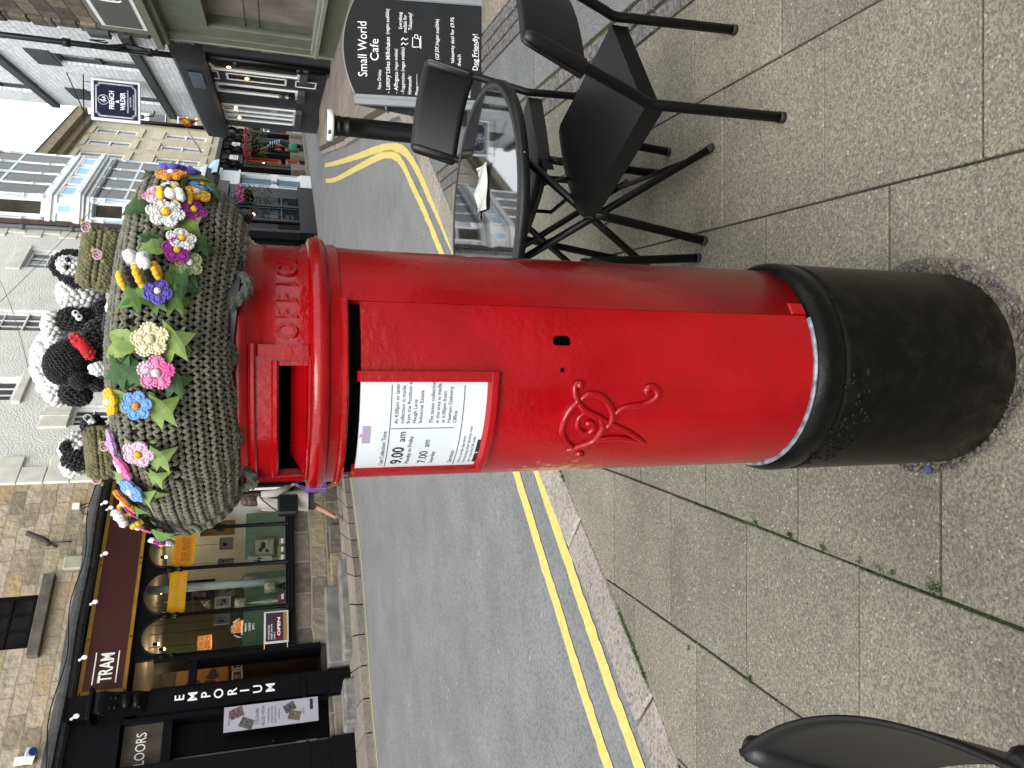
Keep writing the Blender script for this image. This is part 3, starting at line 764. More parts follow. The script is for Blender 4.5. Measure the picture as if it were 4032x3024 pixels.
for i in range(2, 56):
    for k in range(-70, 71):
        s_, a_ = TLEN*i/60, math.radians(k*1.6); P = tsurf(s_, a_); n = tnorm(s_, a_)
        if n.dot(EYEV-P) > -.02: X, Y, d = proj(P); _tg.append((X, Y, s_, a_))
def thit(X, Y):
    b = min(_tg, key=lambda q: (q[0]-X)**2+(q[1]-Y)**2); return b[2], b[3]
def scatter(tv, tf, mats):
    tv = np.array(tv, dtype=float); nv = len(tv); vs = []; fs = []
    hv = np.hstack([tv, np.ones((nv,1))])
    for i, m in enumerate(mats): vs.append((hv @ np.array(m).T)[:, :3])
    vs = np.vstack(vs); tfa = [list(f) for f in tf]
    for i in range(len(mats)):
        o = i*nv; fs += [[a+o for a in f] for f in tfa]
    return vs, fs
def meshobj(name, vs, fs, mat, parent=None, off=(0,0,0), smooth_=True):
    me = bpy.data.meshes.new(name); vs = np.asarray(vs)-np.array(off)
    me.from_pydata(vs.tolist(), [], fs); me.materials.append(mat)
    me.polygons.foreach_set('use_smooth', [smooth_]*len(me.polygons)); me.update()
    o = bpy.data.objects.new(name, me); C.objects.link(o)
    if parent is not None: o.parent = parent
    return o
_t = MB(); _t.ell((0,0,0), (1,1,1), 6, m=4); PILL = ([tuple(v) for v in _t.v], _t.f)
def basis(x, y, z, p): return ((x.x,y.x,z.x,p.x),(x.y,y.y,z.y,p.y),(x.z,y.z,z.z,p.z),(0,0,0,1))
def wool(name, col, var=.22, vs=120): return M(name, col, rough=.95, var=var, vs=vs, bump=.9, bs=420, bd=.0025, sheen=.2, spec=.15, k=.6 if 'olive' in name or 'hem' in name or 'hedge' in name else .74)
olive = wool('olive_yarn', (.180,.174,.126), .3, 60)
under = M('yarn_shadow_layer', (.03,.028,.02), rough=1, var=.4, vs=40, spec=0)  # dark layer under the stitches paints the shade in their gaps
TROOT = (TX, TY, 1.53)
top = thing('crochet_hat', 'grey green crocheted hat with knitted flowers on top of the red pillar box', 'crochet hat', TROOT)
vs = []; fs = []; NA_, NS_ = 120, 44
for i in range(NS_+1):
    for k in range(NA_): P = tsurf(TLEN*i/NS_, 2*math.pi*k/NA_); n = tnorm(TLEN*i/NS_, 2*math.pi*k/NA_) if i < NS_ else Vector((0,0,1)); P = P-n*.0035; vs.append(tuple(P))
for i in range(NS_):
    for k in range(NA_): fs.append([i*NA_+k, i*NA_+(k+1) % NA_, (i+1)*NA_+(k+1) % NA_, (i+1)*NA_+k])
meshobj('gap_shadow_layer', vs, fs, under, top, TROOT)
mats = []; s_ = .004; row = 0
while s_ < TLEN-.01:
    r = tprof(s_).x; n = max(6, int(2*math.pi*r/.0106)); pitch = 2*math.pi/n
    for k in range(n):
        az = k*pitch + (.5*pitch if row % 2 else 0)
        P = tsurf(s_, az); nn = tnorm(s_, az); up_ = (tsurf(s_+.004, az)-P).normalized(); sd = up_.cross(nn).normalized()
        if row % 5 == 3 and s_ > .12 and rnd.random() < .12: continue
        for sg in (-1, 1):
            d = (up_*math.cos(.55)+sd*sg*math.sin(.55)).normalized(); q = d.cross(nn).normalized()
            j = rnd.uniform(.85, 1.18); lift = (.0018 if row % 2 else -.0006)+rnd.uniform(-.0008,.0008)
            mats.append(basis(d*.0063*j, q*.0027, nn*.0033, P+sd*sg*.0026+nn*lift))
    s_ += .0092; row += 1
vs, fs = scatter(*PILL, mats); meshobj('crochet_stitches', vs, fs, olive, top, TROOT)
# ruffled hem with a ribbon threaded through it
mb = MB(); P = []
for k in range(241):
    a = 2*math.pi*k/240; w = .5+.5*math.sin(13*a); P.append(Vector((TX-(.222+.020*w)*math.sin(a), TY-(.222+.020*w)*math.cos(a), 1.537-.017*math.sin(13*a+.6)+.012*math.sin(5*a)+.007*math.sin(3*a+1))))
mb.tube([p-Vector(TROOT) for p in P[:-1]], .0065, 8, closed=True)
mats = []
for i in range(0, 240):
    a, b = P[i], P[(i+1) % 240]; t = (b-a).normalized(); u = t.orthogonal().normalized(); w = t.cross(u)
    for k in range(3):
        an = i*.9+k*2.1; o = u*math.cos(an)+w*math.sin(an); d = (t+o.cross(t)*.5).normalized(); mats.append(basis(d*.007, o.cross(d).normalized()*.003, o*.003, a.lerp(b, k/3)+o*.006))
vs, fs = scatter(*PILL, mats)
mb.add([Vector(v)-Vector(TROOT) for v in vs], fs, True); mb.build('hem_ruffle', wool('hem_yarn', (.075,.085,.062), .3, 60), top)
ribm = M('black_ribbon', (.012,.013,.016), rough=.38, var=.2, vs=30)
mb = MB(); n = 160
for k in range(n+1):
    a = 2*math.pi*k/n; r = .2335+.006*math.sin(13*a); z = 1.5345+.006*math.sin(4*a+.8)
    for dz in (-.0095, .0095): mb.v.append(Vector((-(r-dz*.2)*math.sin(a), -(r-dz*.2)*math.cos(a), z+dz-TROOT[2])))
for k in range(n): mb.f.append([2*k,2*k+2,2*k+3,2*k+1]); mb.sm.append(True); mb.mi.append(0); mb.tone.append(.5)
mb.build('ribbon', ribm, top)
# flowers, leaves and bees sewn to the hat
W_ = {}
def yarn(n, c): 
    if n not in W_: W_[n] = wool('yarn_'+n, c, .12)
    return W_[n]
YC = dict(white=(.72,.72,.70), cream=(.70,.64,.40), yellow=(.78,.46,.02), orange=(.75,.26,.03), blue=(.13,.30,.66), sky=(.17,.36,.72), violet=(.12,.09,.45), magenta=(.33,.02,.27), pink=(.72,.22,.42), hot=(.75,.10,.33), pale=(.66,.48,.60), lilac=(.50,.33,.66), sage=(.36,.40,.20), rose=(.62,.25,.33), black=(.008,.008,.009), red=(.5,.01,.015))
leafm = {'light': M('light_leaf_felt', (.27,.40,.10), rough=.8, var=.18, vs=60, bump=.2), 'dark': M('dark_leaf_felt', (.045,.13,.03), rough=.75, var=.25, vs=60, bump=.2), 'mid': M('mid_leaf_felt', (.13,.26,.05), rough=.8, var=.2, vs=60, bump=.2), 'lime': M('lime_leaf_felt', (.33,.38,.06), rough=.8, var=.18, vs=60, bump=.2)}
def frame_at(X, Y, lift=.006, tilt=None):
    s0, a0 = thit(X, Y); P = tsurf(s0, a0); n = tnorm(s0, a0)
    # exact on the sight line, at the surface's depth
    d = ray(X, Y); pj = proj(P); P2 = (EYEV + d*pj[2] if math.hypot(pj[0]-X, pj[1]-Y) < 28 else P) + n*lift
    if tilt: n = (n + Vector(tilt)).normalized()
    u = (Vector((0,0,1))-n*n.z); u = u.normalized() if u.length > .05 else Vector((0,1,0)); v = n.cross(u).normalized()
    return P2-Vector(TROOT), n, u, v
def flower(X, Y, cols, ccol, rad=.021, n=5, tilt=None, lift=.009, ang=None):
    rad *= .76
    P, nn, u, v = frame_at(X, Y, lift, tilt); mb = MB(); a0 = rnd.uniform(0, 6.28) if ang is None else ang
    if isinstance(cols, str): cols = [cols]
    for k in range(n):
        a = a0+2*math.pi*k/n; d = u*math.cos(a)+v*math.sin(a); q = nn.cross(d); mi = k % len(cols)
        rot = Matrix((d, q, nn)).transposed(); c = P+d*rad*.60+nn*.001
        mb.ell(c, (rad*.46, rad*.47*5/n*1.02, .0042), 10, rot, mi, m=6)
        for j in range(11):                      # the crocheted edge loops
            b = -2.4+4.8*j/10; e = c+d*rad*.40*math.cos(b)+q*rad*.41*math.sin(b)*5/n+nn*.0024
            mb.ell(e, (.0020,.0027,.0024), 6, rot, mi, m=4)
        for j in range(3): mb.ell(c+d*rad*.12*(j-1)+nn*.004, (.0022,.004,.0018), 6, rot, mi, m=4)
    o = mb.build('flower', [yarn(c, YC[c]) for c in cols], top)
    mb = MB(); mb.ell(P+nn*.0055, (rad*.27, rad*.27, .005), 10, Matrix((u,v,nn)).transposed(), jit=.08); mb.build('flower_centre', yarn(ccol, YC[ccol]), o)
    return o
def leaf(X, Y, kind, ang, size=.03, lobes=3, tilt=None, lift=.005, curl=.25):
    size *= .86; P, nn, u, v = frame_at(X, Y, lift, tilt); mb = MB(); a = R(ang)
    d = u*math.cos(a)+v*math.sin(a); q = nn.cross(d)
    if lobes == 3: out = [(0,0),(.05,.16),(.02,.5),(.28,.26),(.45,.62),(.56,.24),(1,0)]
    elif lobes == 1: out = [(0,0),(.12,.17),(.3,.27),(.38,.24),(.55,.28),(.62,.22),(.8,.16),(1,0)]
    else: out = [(0,0),(.1,.2),(.25,.38),(.35,.28),(.5,.42),(.58,.24),(.78,.25),(.8,.13),(1,0)]
    sgm = [(x, y) for x, y in out]
    L = []
    for sg in (1, -1): L.append([P+d*(x*size)+q*(y*size*sg)+nn*(size*(curl*(y*.9)+.18*math.sin(x*3.1)-curl*.35*x*x)) for x, y in sgm])
    C_ = [P+d*(x*size)+nn*(size*(.18*math.sin(x*3.1)-curl*.35*x*x)) for x, y in sgm]
    m = len(sgm)
    for S in L: mb.add(C_+S, [(i, i+1, m+i+1, m+i) for i in range(m-1)])
    t = .0012; mb.add([p-nn*t for p in C_+L[0]], [(i, m+i, m+i+1, i+1) for i in range(m-1)]); mb.add([p-nn*t for p in C_+L[1]], [(i, m+i, m+i+1, i+1) for i in range(m-1)])
    return mb.build('leaf', leafm[kind], top)
def bee(X, Y, ang, size=1.0, wang=90, lift=.016):
    P, nn, u, v = frame_at(X, Y, lift); a = R(ang); d = u*math.cos(a)+v*math.sin(a); q = nn.cross(d)
    root = MB(); rot = Matrix((d,q,nn)).transposed()
    rs = [.011,.0155,.017,.0155,.011]
    for k in range(5):
        c = P+d*(k-2)*.0095*size
        for j in range(9):
            b = 2*math.pi*j/9+k*.3; root.ell(c+(q*math.cos(b)+nn*math.sin(b))*rs[k]*.72*size, (.0045*size,.0045*size,.0045*size), 6, rot, k % 2, m=4)
        root.ell(c, (.0065*size, rs[k]*.88*size, rs[k]*.88*size), 8, rot, k % 2)
    o = root.build('bee', [yarn('yellow',YC['yellow']), yarn('black',YC['black'])], top)
    for sg in (0, 1):
        b = R(wang)+(.55 if sg else -.35); e = d*math.cos(b)*.6+q*math.sin(b)*.7+nn*.75; e.normalize()
        mb = MB(); c = P+e*.021*size; r2 = Matrix((e, e.orthogonal().normalized(), e.cross(e.orthogonal()).normalized())).transposed()
        for j in range(5): mb.ell(c+Vector((rnd.uniform(-.004,.004),rnd.uniform(-.004,.004),rnd.uniform(-.004,.004)))*size, (.0095*size,.0075*size,.006*size), 7, r2)
        mb.build('wing', yarn('white',YC['white']), o)
    return o
def zq(x, y): return 100+x/2.458, 640+y/2.458
def zr(x, y): return 100+x/2.458, 1315+y/2.458
leaf(*zq(1250,480), 'dark', 10, .05, 5); leaf(*zq(1200,570), 'dark', 170, .035, 3); leaf(*zq(1590,230),'mid',160,.055,1); leaf(*zq(1560,190),'light',200,.05,1); leaf(*zq(1290,140),'dark',30,.03,3)
leaf(*zq(1480,590),'light',150,.045,3); leaf(*zq(1500,600),'light',40,.035,1)
flower(*zq(1420,150),'violet','sage',.022,5,(.9,.1,0),.015); flower(*zq(1560,165),'violet','violet',.02,5,(.9,.1,0),.012)
flower(*zq(1415,205),'orange','white',.027,6,(.4,0,.2),.012)
flower(*zq(1680,295),'blue','orange',.021,5,(.5,0,0),.008); flower(*zq(1400,300),'white','white',.016,5,(.3,0,.3)); flower(*zq(1295,385),['rose','pale'],'rose',.023,5,(.1,0,.2),.012)
flower(*zq(1635,365),'yellow','white',.026,5,(.3,0,0)); bee(*zq(1435,400), 190, 1.0, 250)
flower(*zq(1350,550),'white','yellow',.032,6,(0,0,.1),.012); flower(*zq(1595,505),'magenta','yellow',.026,5,(.1,0,-.2))
leaf(*zq(1290,760),'dark',60,.036,3); leaf(*zq(1270,790),'dark',-30,.03,3); leaf(*zq(1420,860),'light',20,.055,1); leaf(*zq(1580,830),'dark',190,.045,3); leaf(*zq(1430,960),'light',95,.04,1)
flower(*zq(1490,795),'white','yellow',.025,5,(.15,0,.1)); flower(*zq(1430,910),'magenta','yellow',.024,5,None,.014); flower(*zq(1550,1000),'sage','white',.025,5)
leaf(*zq(1420,1060),'lime',80,.045,1); leaf(*zq(1480,1130),'dark',200,.04,3); leaf(*zq(1360,1190),'dark',175,.05,3); leaf(*zq(1200,1300),'mid',25,.05,3); leaf(*zq(1330,1380),'mid',195,.045,3); leaf(*zq(1160,1380),'mid',320,.04,3); leaf(*zq(1210,1420),'mid',215,.035,3)
bee(*zq(1150,1150), 15, 1.15, 235, .016); flower(*zq(1272,1292),'violet','white',.023,5,None,.012)
leaf(*zr(1120,80),'light',25,.055,1); leaf(*zr(1160,160),'light',330,.06,1); leaf(*zr(1300,170),'light',210,.06,3); leaf(*zr(1330,60),'light',160,.045,3); leaf(*zr(1130,-40),'light',40,.03,1)
flower(*zr(1235,80),'cream','cream',.030,5,None,.013)
leaf(*zr(1080,330),'dark',20,.05,3); leaf(*zr(1090,420),'dark',330,.045,3); leaf(*zr(1330,480),'dark',190,.045,3); leaf(*zr(1150,290),'dark',50,.05,3)
flower(*zr(1280,365),['hot','pink','pale','pink','pink'],'white',.029,5,None,.013,3.4)
leaf(*zr(1000,570),'light',20,.04,1); leaf(*zr(1030,760),'light',300,.035,1); leaf(*zr(1210,780),'light',215,.055,3); leaf(*zr(1180,560),'light',150,.02,1)
flower(*zr(905,640),'yellow','white',.024,6,(0,-.1,.4)); flower(*zr(1125,665),'sky','orange',.025,6,None,.012)
leaf(*zr(990,1000),'light',180,.02,1); leaf(*zr(1190,1190),'light',205,.05,3); leaf(*zr(1210,1030),'light',200,.012,1)
flower(*zr(918,1030),'lilac','lilac',.024,6,(0,0,.2)); flower(*zr(1125,1110),'pale','yellow',.026,5); flower(*zr(1015,1262),['hot','pink','pale'],'white',.025,5,(-.1,0,.1))
leaf(*zr(1050,1390),'light',20,.06,1); leaf(*zr(1200,1340),'light',200,.04,3); leaf(*zr(1150,1530),'light',230,.05,3); leaf(*zr(1080,1480),'light',290,.04,1); leaf(*zr(1190,1460),'light',160,.035,1)
flower(*zr(1110,1445),'sky','white',.026,6,None,.013)
leaf(*zr(1090,1560),'mid',200,.05,3); leaf(*zr(930,1500),'mid',10,.045,3); flower(*zr(1010,1600),'orange','white',.03,6,(-.5,0,.1),.016)
def zs(x, y): return x/2.194, 1512+y/2.194
leaf(*zs(1300,1120),'mid',200,.07,5); leaf(*zs(1280,1260),'mid',230,.06,5); leaf(*zs(1240,1310),'light',60,.05,1); leaf(*zs(1420,1230),'mid',190,.035,1)
bee(*zs(1085,1150), 170, .95, 90, .02); flower(*zs(1250,1190),['hot','pink','pale'],'white',.026,5,(-.8,0,0),.018); flower(*zs(1130,1110),['magenta','pale'],'magenta',.018,5,(-.6,0,.2),.015)
flower(*zs(1440,1335),['magenta','white'],'yellow',.026,5,(-1.2,0,0),.016)
# ---------------------------------------------------------------- the knitted flock
wwool, bwool, hwool = wool('white_wool', (.74,.74,.73), .06), wool('black_wool', (.0055,.0055,.006), .2), wool('hedge_yarn', (.155,.148,.066), .4, 50)
rosem = M('satin_rose', (.68,.42,.44), rough=.45, var=.2, vs=90)
eyem = M('glass_eye', (.006,.006,.006), rough=.1)
def bobbles(mb, c, r, n, s_, rot=None, mi=0, jit=.25):
    c = Vector(c); g = math.pi*(3-5**.5)
    mb.ell(c, tuple(q*.94 for q in r), 16, rot, mi)
    for i in range(n):
        z = 1-2*(i+.5)/n; t = math.sqrt(1-z*z); a = g*i; p = Vector((r[0]*t*math.cos(a), r[1]*t*math.sin(a), r[2]*z))
        if rot is not None: p = rot @ p
        k = s_*rnd.uniform(1-jit, 1+jit); mb.ell(c+p, (k, k, k*.8), 6, None, mi, m=4)
def at_y(X, Y, y): return aty(X, Y, y)
def mpp(P): return proj(P)[2]/F_PX
def blob(mb, X, Y, y, rx, ry, rd, n, s_, mi=0, roll=0.0):
    """rx, ry: half size in photo pixels (down, across); rd depth half size in metres"""
    P = at_y(X, Y, y); k = mpp(P); bobbles(mb, P, (ry*k, rd, rx*k), n, s_, Matrix.Rotation(R(roll), 3, 'Y'), mi); return P
def plush(name, label, cat, X, Y, y, group=None): return thing(name, label, cat, at_y(X, Y, y), 0, group)
def fin(mb, name, mat, root): return mb.build(name, mat, root, off=root.location)
def tubepx(mb, pts, r, n=8, mi=0):
    P = [at_y(*p) for p in pts]; mb.tube(smooth([tuple(p) for p in P], 5), r, n, mi=mi)
# sheep beside the right hedge
t = plush('knitted_sheep', 'white bobbly knitted sheep with drooping black ears behind the right green knitted log', 'toy sheep', 410, 1160, 1.37, 'knitted sheep on the hat')
mb = MB(); blob(mb, 318, 1158, 1.38, 78, 74, .035, 150, .0062); blob(mb, 284, 1050, 1.342, 58, 37, .02, 110, .0042, roll=8); fin(mb, 'body', wwool, t)
mb = MB(); tubepx(mb, [(302,1000,1.34),(268,996,1.34),(230,1020,1.34),(212,1050,1.34),(235,1080,1.34),(268,1102,1.33),(298,1122,1.33)], [.0052]*31, 8)
for P in [(302,1000,1.34),(285,997,1.34),(262,998,1.34),(240,1010,1.34),(222,1028,1.335),(214,1050,1.335),(228,1074,1.335),(250,1092,1.335),(272,1106,1.33),(296,1121,1.33)]: bobbles(mb, at_y(*P), (.0055,.0055,.0075), 24, .0024)
fin(mb, 'ears', bwool, t)
for X, Y in ((262,1052),(266,1022)): mb = MB(); mb.ell(at_y(X, Y, 1.319), .0042, 10); fin(mb, 'eye', eyem, t)
for X, Y in ((400,1215),(408,1255)): mb = MB(); blob(mb, X, Y, 1.355, 28, 27, .012, 50, .0035); fin(mb, 'foot', bwool, t)
# sheep whose black face looks right, lying behind the dog
t = plush('knitted_sheep', 'white knitted sheep lying behind the dog, its black face turned right', 'toy sheep', 420, 1400, 1.40, 'knitted sheep on the hat')
mb = MB(); blob(mb, 262, 1430, 1.42, 112, 150, .045, 200, .0085); blob(mb, 210, 1285, 1.37, 32, 50, .022, 60, .006); fin(mb, 'body', wwool, t)
mb = MB(); blob(mb, 300, 1258, 1.36, 72, 40, .024, 110, .004, roll=-14); blob(mb, 262, 1232, 1.345, 30, 16, .01, 30, .0035, roll=-14); fin(mb, 'face', bwool, t)
for X, Y in ((312,1250),(298,1234)): 
    mb = MB(); mb.ell(at_y(X, Y, 1.333), (.0058,.004,.0058), 10); e = fin(mb, 'eye', wwool, t); mb = MB(); mb.ell(at_y(X-2, Y-3, 1.33), (.0028,.002,.0028), 8); o = fin(mb, 'pupil', eyem, t)
# third sheep looking left behind the dog's muzzle
t = plush('knitted_sheep', 'knitted sheep with a white topknot and black face left of the dog', 'toy sheep', 410, 1560, 1.41, 'knitted sheep on the hat')
mb = MB(); blob(mb, 232, 1540, 1.40, 45, 52, .03, 70, .0065); blob(mb, 250, 1480, 1.43, 70, 80, .04, 110, .008); fin(mb, 'body', wwool, t)
mb = MB(); blob(mb, 298, 1553, 1.375, 56, 44, .026, 110, .0042, roll=10); fin(mb, 'face', bwool, t)
# black and white dog
t = plush('knitted_dog', 'black and white felted dog with a red collar lying on the hat', 'toy dog', 440, 1390, 1.29)
mb = MB(); blob(mb, 400, 1350, 1.30, 62, 92, .05, 160, .0048); blob(mb, 352, 1378, 1.285, 40, 45, .032, 70, .0045)
tubepx(mb, [(430,1320,1.27),(440,1270,1.25),(446,1228,1.24)], [.013]*11, 10); blob(mb, 384, 1500, 1.29, 30, 36, .02, 60, .004); blob(mb, 405, 1455, 1.26, 34, 26, .018, 50, .004); fin(mb, 'body', bwool, t)
mb = MB(); blob(mb, 262, 1428, 1.27, 76, 88, .036, 520, .0026, roll=22); blob(mb, 312, 1496, 1.258, 33, 34, .022, 160, .0024); hd = fin(mb, 'head', bwool, t)
mb = MB(); blob(mb, 178, 1424, 1.265, 24, 26, .009, 40, .004, roll=20); fin(mb, 'ear', bwool, hd)
mb = MB(); tubepx(mb, [(196,1446,1.247),(218,1464,1.238),(240,1488,1.235),(256,1508,1.235)], [.003,.004,.0045,.005,.0055,.006,.0065,.007,.007,.0065,.006,.0055,.005,.0045,.004,.003], 8); fin(mb, 'blaze', wwool, hd)
mb = MB(); tubepx(mb, [(296,1332,1.25),(318,1352,1.238),(340,1380,1.238),(358,1402,1.25)], .0072, 8)
for q in [(300,1335),(310,1344),(320,1354),(330,1366),(340,1380),(350,1393)]: bobbles(mb, at_y(q[0], q[1], 1.241), (.0078,.0075,.0078), 14, .003)
fin(mb, 'collar', yarn('red', YC['red']), t)
for X, Y, y in ((446,1214,1.235),(388,1452,1.24)): mb = MB(); blob(mb, X, Y, y, 22 if Y < 1300 else 30, 20, .012, 40, .004); fin(mb, 'paw', wwool, t)
# left sheep
t = plush('knitted_sheep', 'knitted sheep with a black ear peeping over the left green knitted log', 'toy sheep', 400, 1790, 1.40, 'knitted sheep on the hat')
mb = MB(); blob(mb, 315, 1770, 1.41, 65, 62, .035, 100, .006); blob(mb, 292, 1832, 1.40, 40, 38, .025, 60, .006); fin(mb, 'body', wwool, t)
mb = MB(); blob(mb, 310, 1808, 1.385, 56, 42, .024, 110, .0042, roll=-8); fin(mb, 'face', bwool, t)
mb = MB(); blob(mb, 264, 1764, 1.38, 20, 24, .012, 36, .004); fin(mb, 'ear', bwool, t)
t = plush('knitted_sheep', 'small black knitted lamb with a ribbon bow right of the left green log', 'toy sheep', 410, 1680, 1.38, 'knitted sheep on the hat')
mb = MB(); blob(mb, 366, 1680, 1.38, 36, 40, .026, 90, .0042); fin(mb, 'body', bwool, t)
mb = MB(); tubepx(mb, [(352,1668,1.35),(334,1650,1.345),(330,1640,1.345),(345,1632,1.345),(360,1640,1.345),(358,1660,1.35),(350,1672,1.35)], .0011, 6); tubepx(mb, [(350,1664,1.347),(362,1654,1.345),(372,1666,1.345)], .004, 6); fin(mb, 'ribbon_bow', M('satin_ribbon', (.6,.66,.66), rough=.4), t)
# hedges
def hedge(label, corners, roses, y, ry):
    (X0,Y0),(X1,Y1) = corners; A, B = at_y(X0,Y0,y), at_y(X1,Y1,y); t = thing('knitted_log', label, 'knitted log', (A+B)/2-Vector((0,0,ry)), 0, 'knitted logs on the hat')
    mb = MB(); n = 9; rows = 26; d = (B-A); L = d.length; d.normalize(); u = Vector((0,1,0)); w = d.cross(u).normalized()
    mb.tube([A-d*.001, A.lerp(B,.04), A.lerp(B,.96), B+d*.001], [ry*.72, ry*.9, ry*.9, ry*.72], 14)
    for i in range(rows):
        for k in range(20):
            a = 2*math.pi*k/20+.16*(i % 2); q = (abs(math.cos(a))**.6*math.copysign(1,math.cos(a)), abs(math.sin(a))**.6*math.copysign(1,math.sin(a)))
            e = .92 if 0 < i < rows-1 else .7
            P = A+d*(L*i/(rows-1))+(u*q[0]+w*q[1])*ry*e; kk = rnd.uniform(.8,1.25); mb.ell(P, (.0042*kk,.0042*kk,.0038*kk), 6, m=4)
    for E_, sg in ((A,-1),(B,1)):
        for k in range(26): a, rr = rnd.uniform(0,6.28), ry*.8*math.sqrt(rnd.random()); mb.ell(E_+d*sg*.002+(u*math.cos(a)+w*math.sin(a))*rr, .0045, 6, m=4)
    fin(mb, 'knitted_tube', hwool, t)
    for X, Y, yy in roses:
        mb = MB(); P = at_y(X, Y, yy)
        for k in range(12): a = k*1.1; mb.tube([P+Vector((math.cos(a+j*.5), -.35-.12*k*.2, math.sin(a+j*.5)))*(.0012+.0006*k) for j in range(4)], .0017, 5)
        o = fin(mb, 'rosebud', rosem, t); mb = MB(); mb.ell(P+Vector((.008,.002,.006)), (.006,.002,.003), 6); mb.ell(P+Vector((-.006,.002,-.007)), (.006,.002,.003), 6); fin(mb, 'rosebud_leaf', leafm['lime'], t)
hedge('green knitted log on the right of the hat, in front of the drooping eared sheep', ((382,1128),(412,918)), [(384,1005,1.215),(340,898,1.24)], 1.262, .027)
hedge('green knitted log with a pink rosebud on the left of the hat', ((402,1690),(418,1868)), [(412,1758,1.285),(382,1888,1.31)], 1.318, .0245)
# ================================================================ cafe furniture
blk = M('black_powder_coat', (.0048,.005,.0058), rough=.45, var=.25, vs=25, bump=.05, bs=300, bd=.001, spec=.45)
blk2 = M('black_tube_paint', (.004,.004,.0046), rough=.4, var=.3, vs=40, spec=.25)
foot_rubber = M('black_foot_cap', (.011,.011,.011), rough=.75)
def make_chair(label):
    t = thing('cafe_chair', label, 'chair', (0,0,0), 0, 'black metal cafe chairs')
    # pressed seat pan with a rolled front
    N1, N2 = 16, 14; vs = []; fs = []
    def sp_(u, v):              # u -1..1 across, v 0 rear .. 1 front
        w = .207+.014*v - (.03*max(0,(v-.88)/.12)**2) ; y = -.225+.495*v - .035*abs(u)**3*max(0,(v-.5)*2)
        z = .447+.048*v - .012*(1-u*u)*math.sin(math.pi*min(1,v*1.1)) - .022*max(0,(v-.86)/.14)**2
        return (u*w, y, z)
    for j in range(N2+1):
        for i in range(N1+1): vs.append(sp_(-1+2*i/N1, j/N2))
    for j in range(N2):
        for i in range(N1): a = j*(N1+1)+i; fs.append((a, a+1, a+N1+2, a+N1+1))
    mb = MB(); mb.add(vs, fs, True); mb.add([(x,y,z-.004) for x, y, z in vs], [f[::-1] for f in fs], True)
    rim = [sp_(-1, j/N2) for j in range(N2+1)]; rim2 = [sp_(1, j/N2) for j in range(N2+1)]; rr = [sp_(-1+2*i/N1, 0) for i in range(N1+1)]; fr = [sp_(-1+2*i/N1, 1) for i in range(N1+1)]
    def skirt(P, h0, h1, inset):
        n = len(P); L = [(p[0]*inset, p[1], p[2]-lerp(h0,h1,i/(n-1))) for i, p in enumerate(P)]
        mb.add(P+L, [(i, i+1, n+i+1, n+i) for i in range(n-1)]); mb.add([(p[0]*.985,p[1],p[2]) for p in P+L], [(i, n+i, n+i+1, i+1) for i in range(n-1)])
    skirt(rim, .062, .045, 1); skirt(rim2, .062, .045, 1); skirt(rr, .055, .055, 1); skirt(fr, .018, .018, 1)
    mb.build('seat', blk, t)
    r = .0155
    for sg in (-1, 1):
        P = [(sg*.225,-.262,.0),(sg*.2185,-.247,.40),(sg*.217,-.247,.445),(sg*.215,-.262,.485),(sg*.211,-.352,.74),(sg*.209,-.385,.845)]
        mb = MB(); Q = [P[0]] + [tuple(p) for p in smooth(P[1:4], 5)] + P[4:]; mb.tube(Q, r, 12); lg = mb.build('rear_leg', blk2, t)
        mb = MB(); mb.tube([(sg*.225,-.262,.0),(sg*.2246,-.261,.018)], r*1.1, 12); mb.build('foot_cap', foot_rubber, lg)
        P = [(sg*.236,.262,.0),(sg*.209,.205,.41),(sg*.206,.197,.45)]
        mb = MB(); mb.tube(P, r, 12); lg = mb.build('front_leg', blk2, t)
        mb = MB(); mb.tube([P[0], (sg*.2347,.2592,.018)], r*1.1, 12); mb.build('foot_cap', foot_rubber, lg)
    # curved back panel folded round both tubes
    mb = MB(); nU, nV = 28, 8; vs = []; fs = []
    def bp(u, v, o):
        hw = .234; x = u*hw; z = .668+.205*v; y = -.306-.072*v - .05*(1-u*u) + o
        # rounded corners
        if abs(u) > .93: z = .770+(z-.770)*(1-.16*((abs(u)-.93)/.07)**2)
        return (x, y, z)
    for o in (0, -.007):
        b0 = len(vs)
        for j in range(nV+1):
            for i in range(nU+1): vs.append(bp(-1+2*i/nU, j/nV, o))
        for j in range(nV):
            for i in range(nU):
                a = b0+j*(nU+1)+i; f = (a, a+1, a+nU+2, a+nU+1); fs.append(f[::-1] if o == 0 else f)
    n = (nU+1)*(nV+1)
    brd = [i for i in range(nU+1)] + [j*(nU+1)+nU for j in range(1, nV+1)] + [nV*(nU+1)+i for i in range(nU-1, -1, -1)] + [j*(nU+1) for j in range(nV-1, 0, -1)]
    for k in range(len(brd)): a, b = brd[k], brd[(k+1) % len(brd)]; fs.append((a, b, b+n, a+n))
    mb.add(vs, fs, True)
    bk = mb.build('backrest', blk, t)
    for sg in (-1, 1):
        mb = MB(); mb.tube([(sg*.212,-.330,.672),(sg*.212,-.332,.68),(sg*.21,-.386,.845),(sg*.2095,-.392,.862),(sg*.2093,-.394,.868)], [.012,.0205,.0205,.017,.008], 14); mb.build('sleeve', blk, bk)
    return t
chair = make_chair('black metal chair right of the table, seen from behind, nearest the setts')
chair.location = (.853, 2.262, .0); chair.rotation_euler = (0, 0, R(33.2))
dup(chair, (.915, 3.047, 0), R(126.9), 'black metal chair on the far side of the table, in front of the chalkboard')
dup(chair, (.165, 2.2, 0), R(-14.4), 'black metal chair mostly hidden behind the red pillar box')
dup(chair, (-.770, .520, 0), R(113), 'black metal chair in the near corner, only its backrest in view')
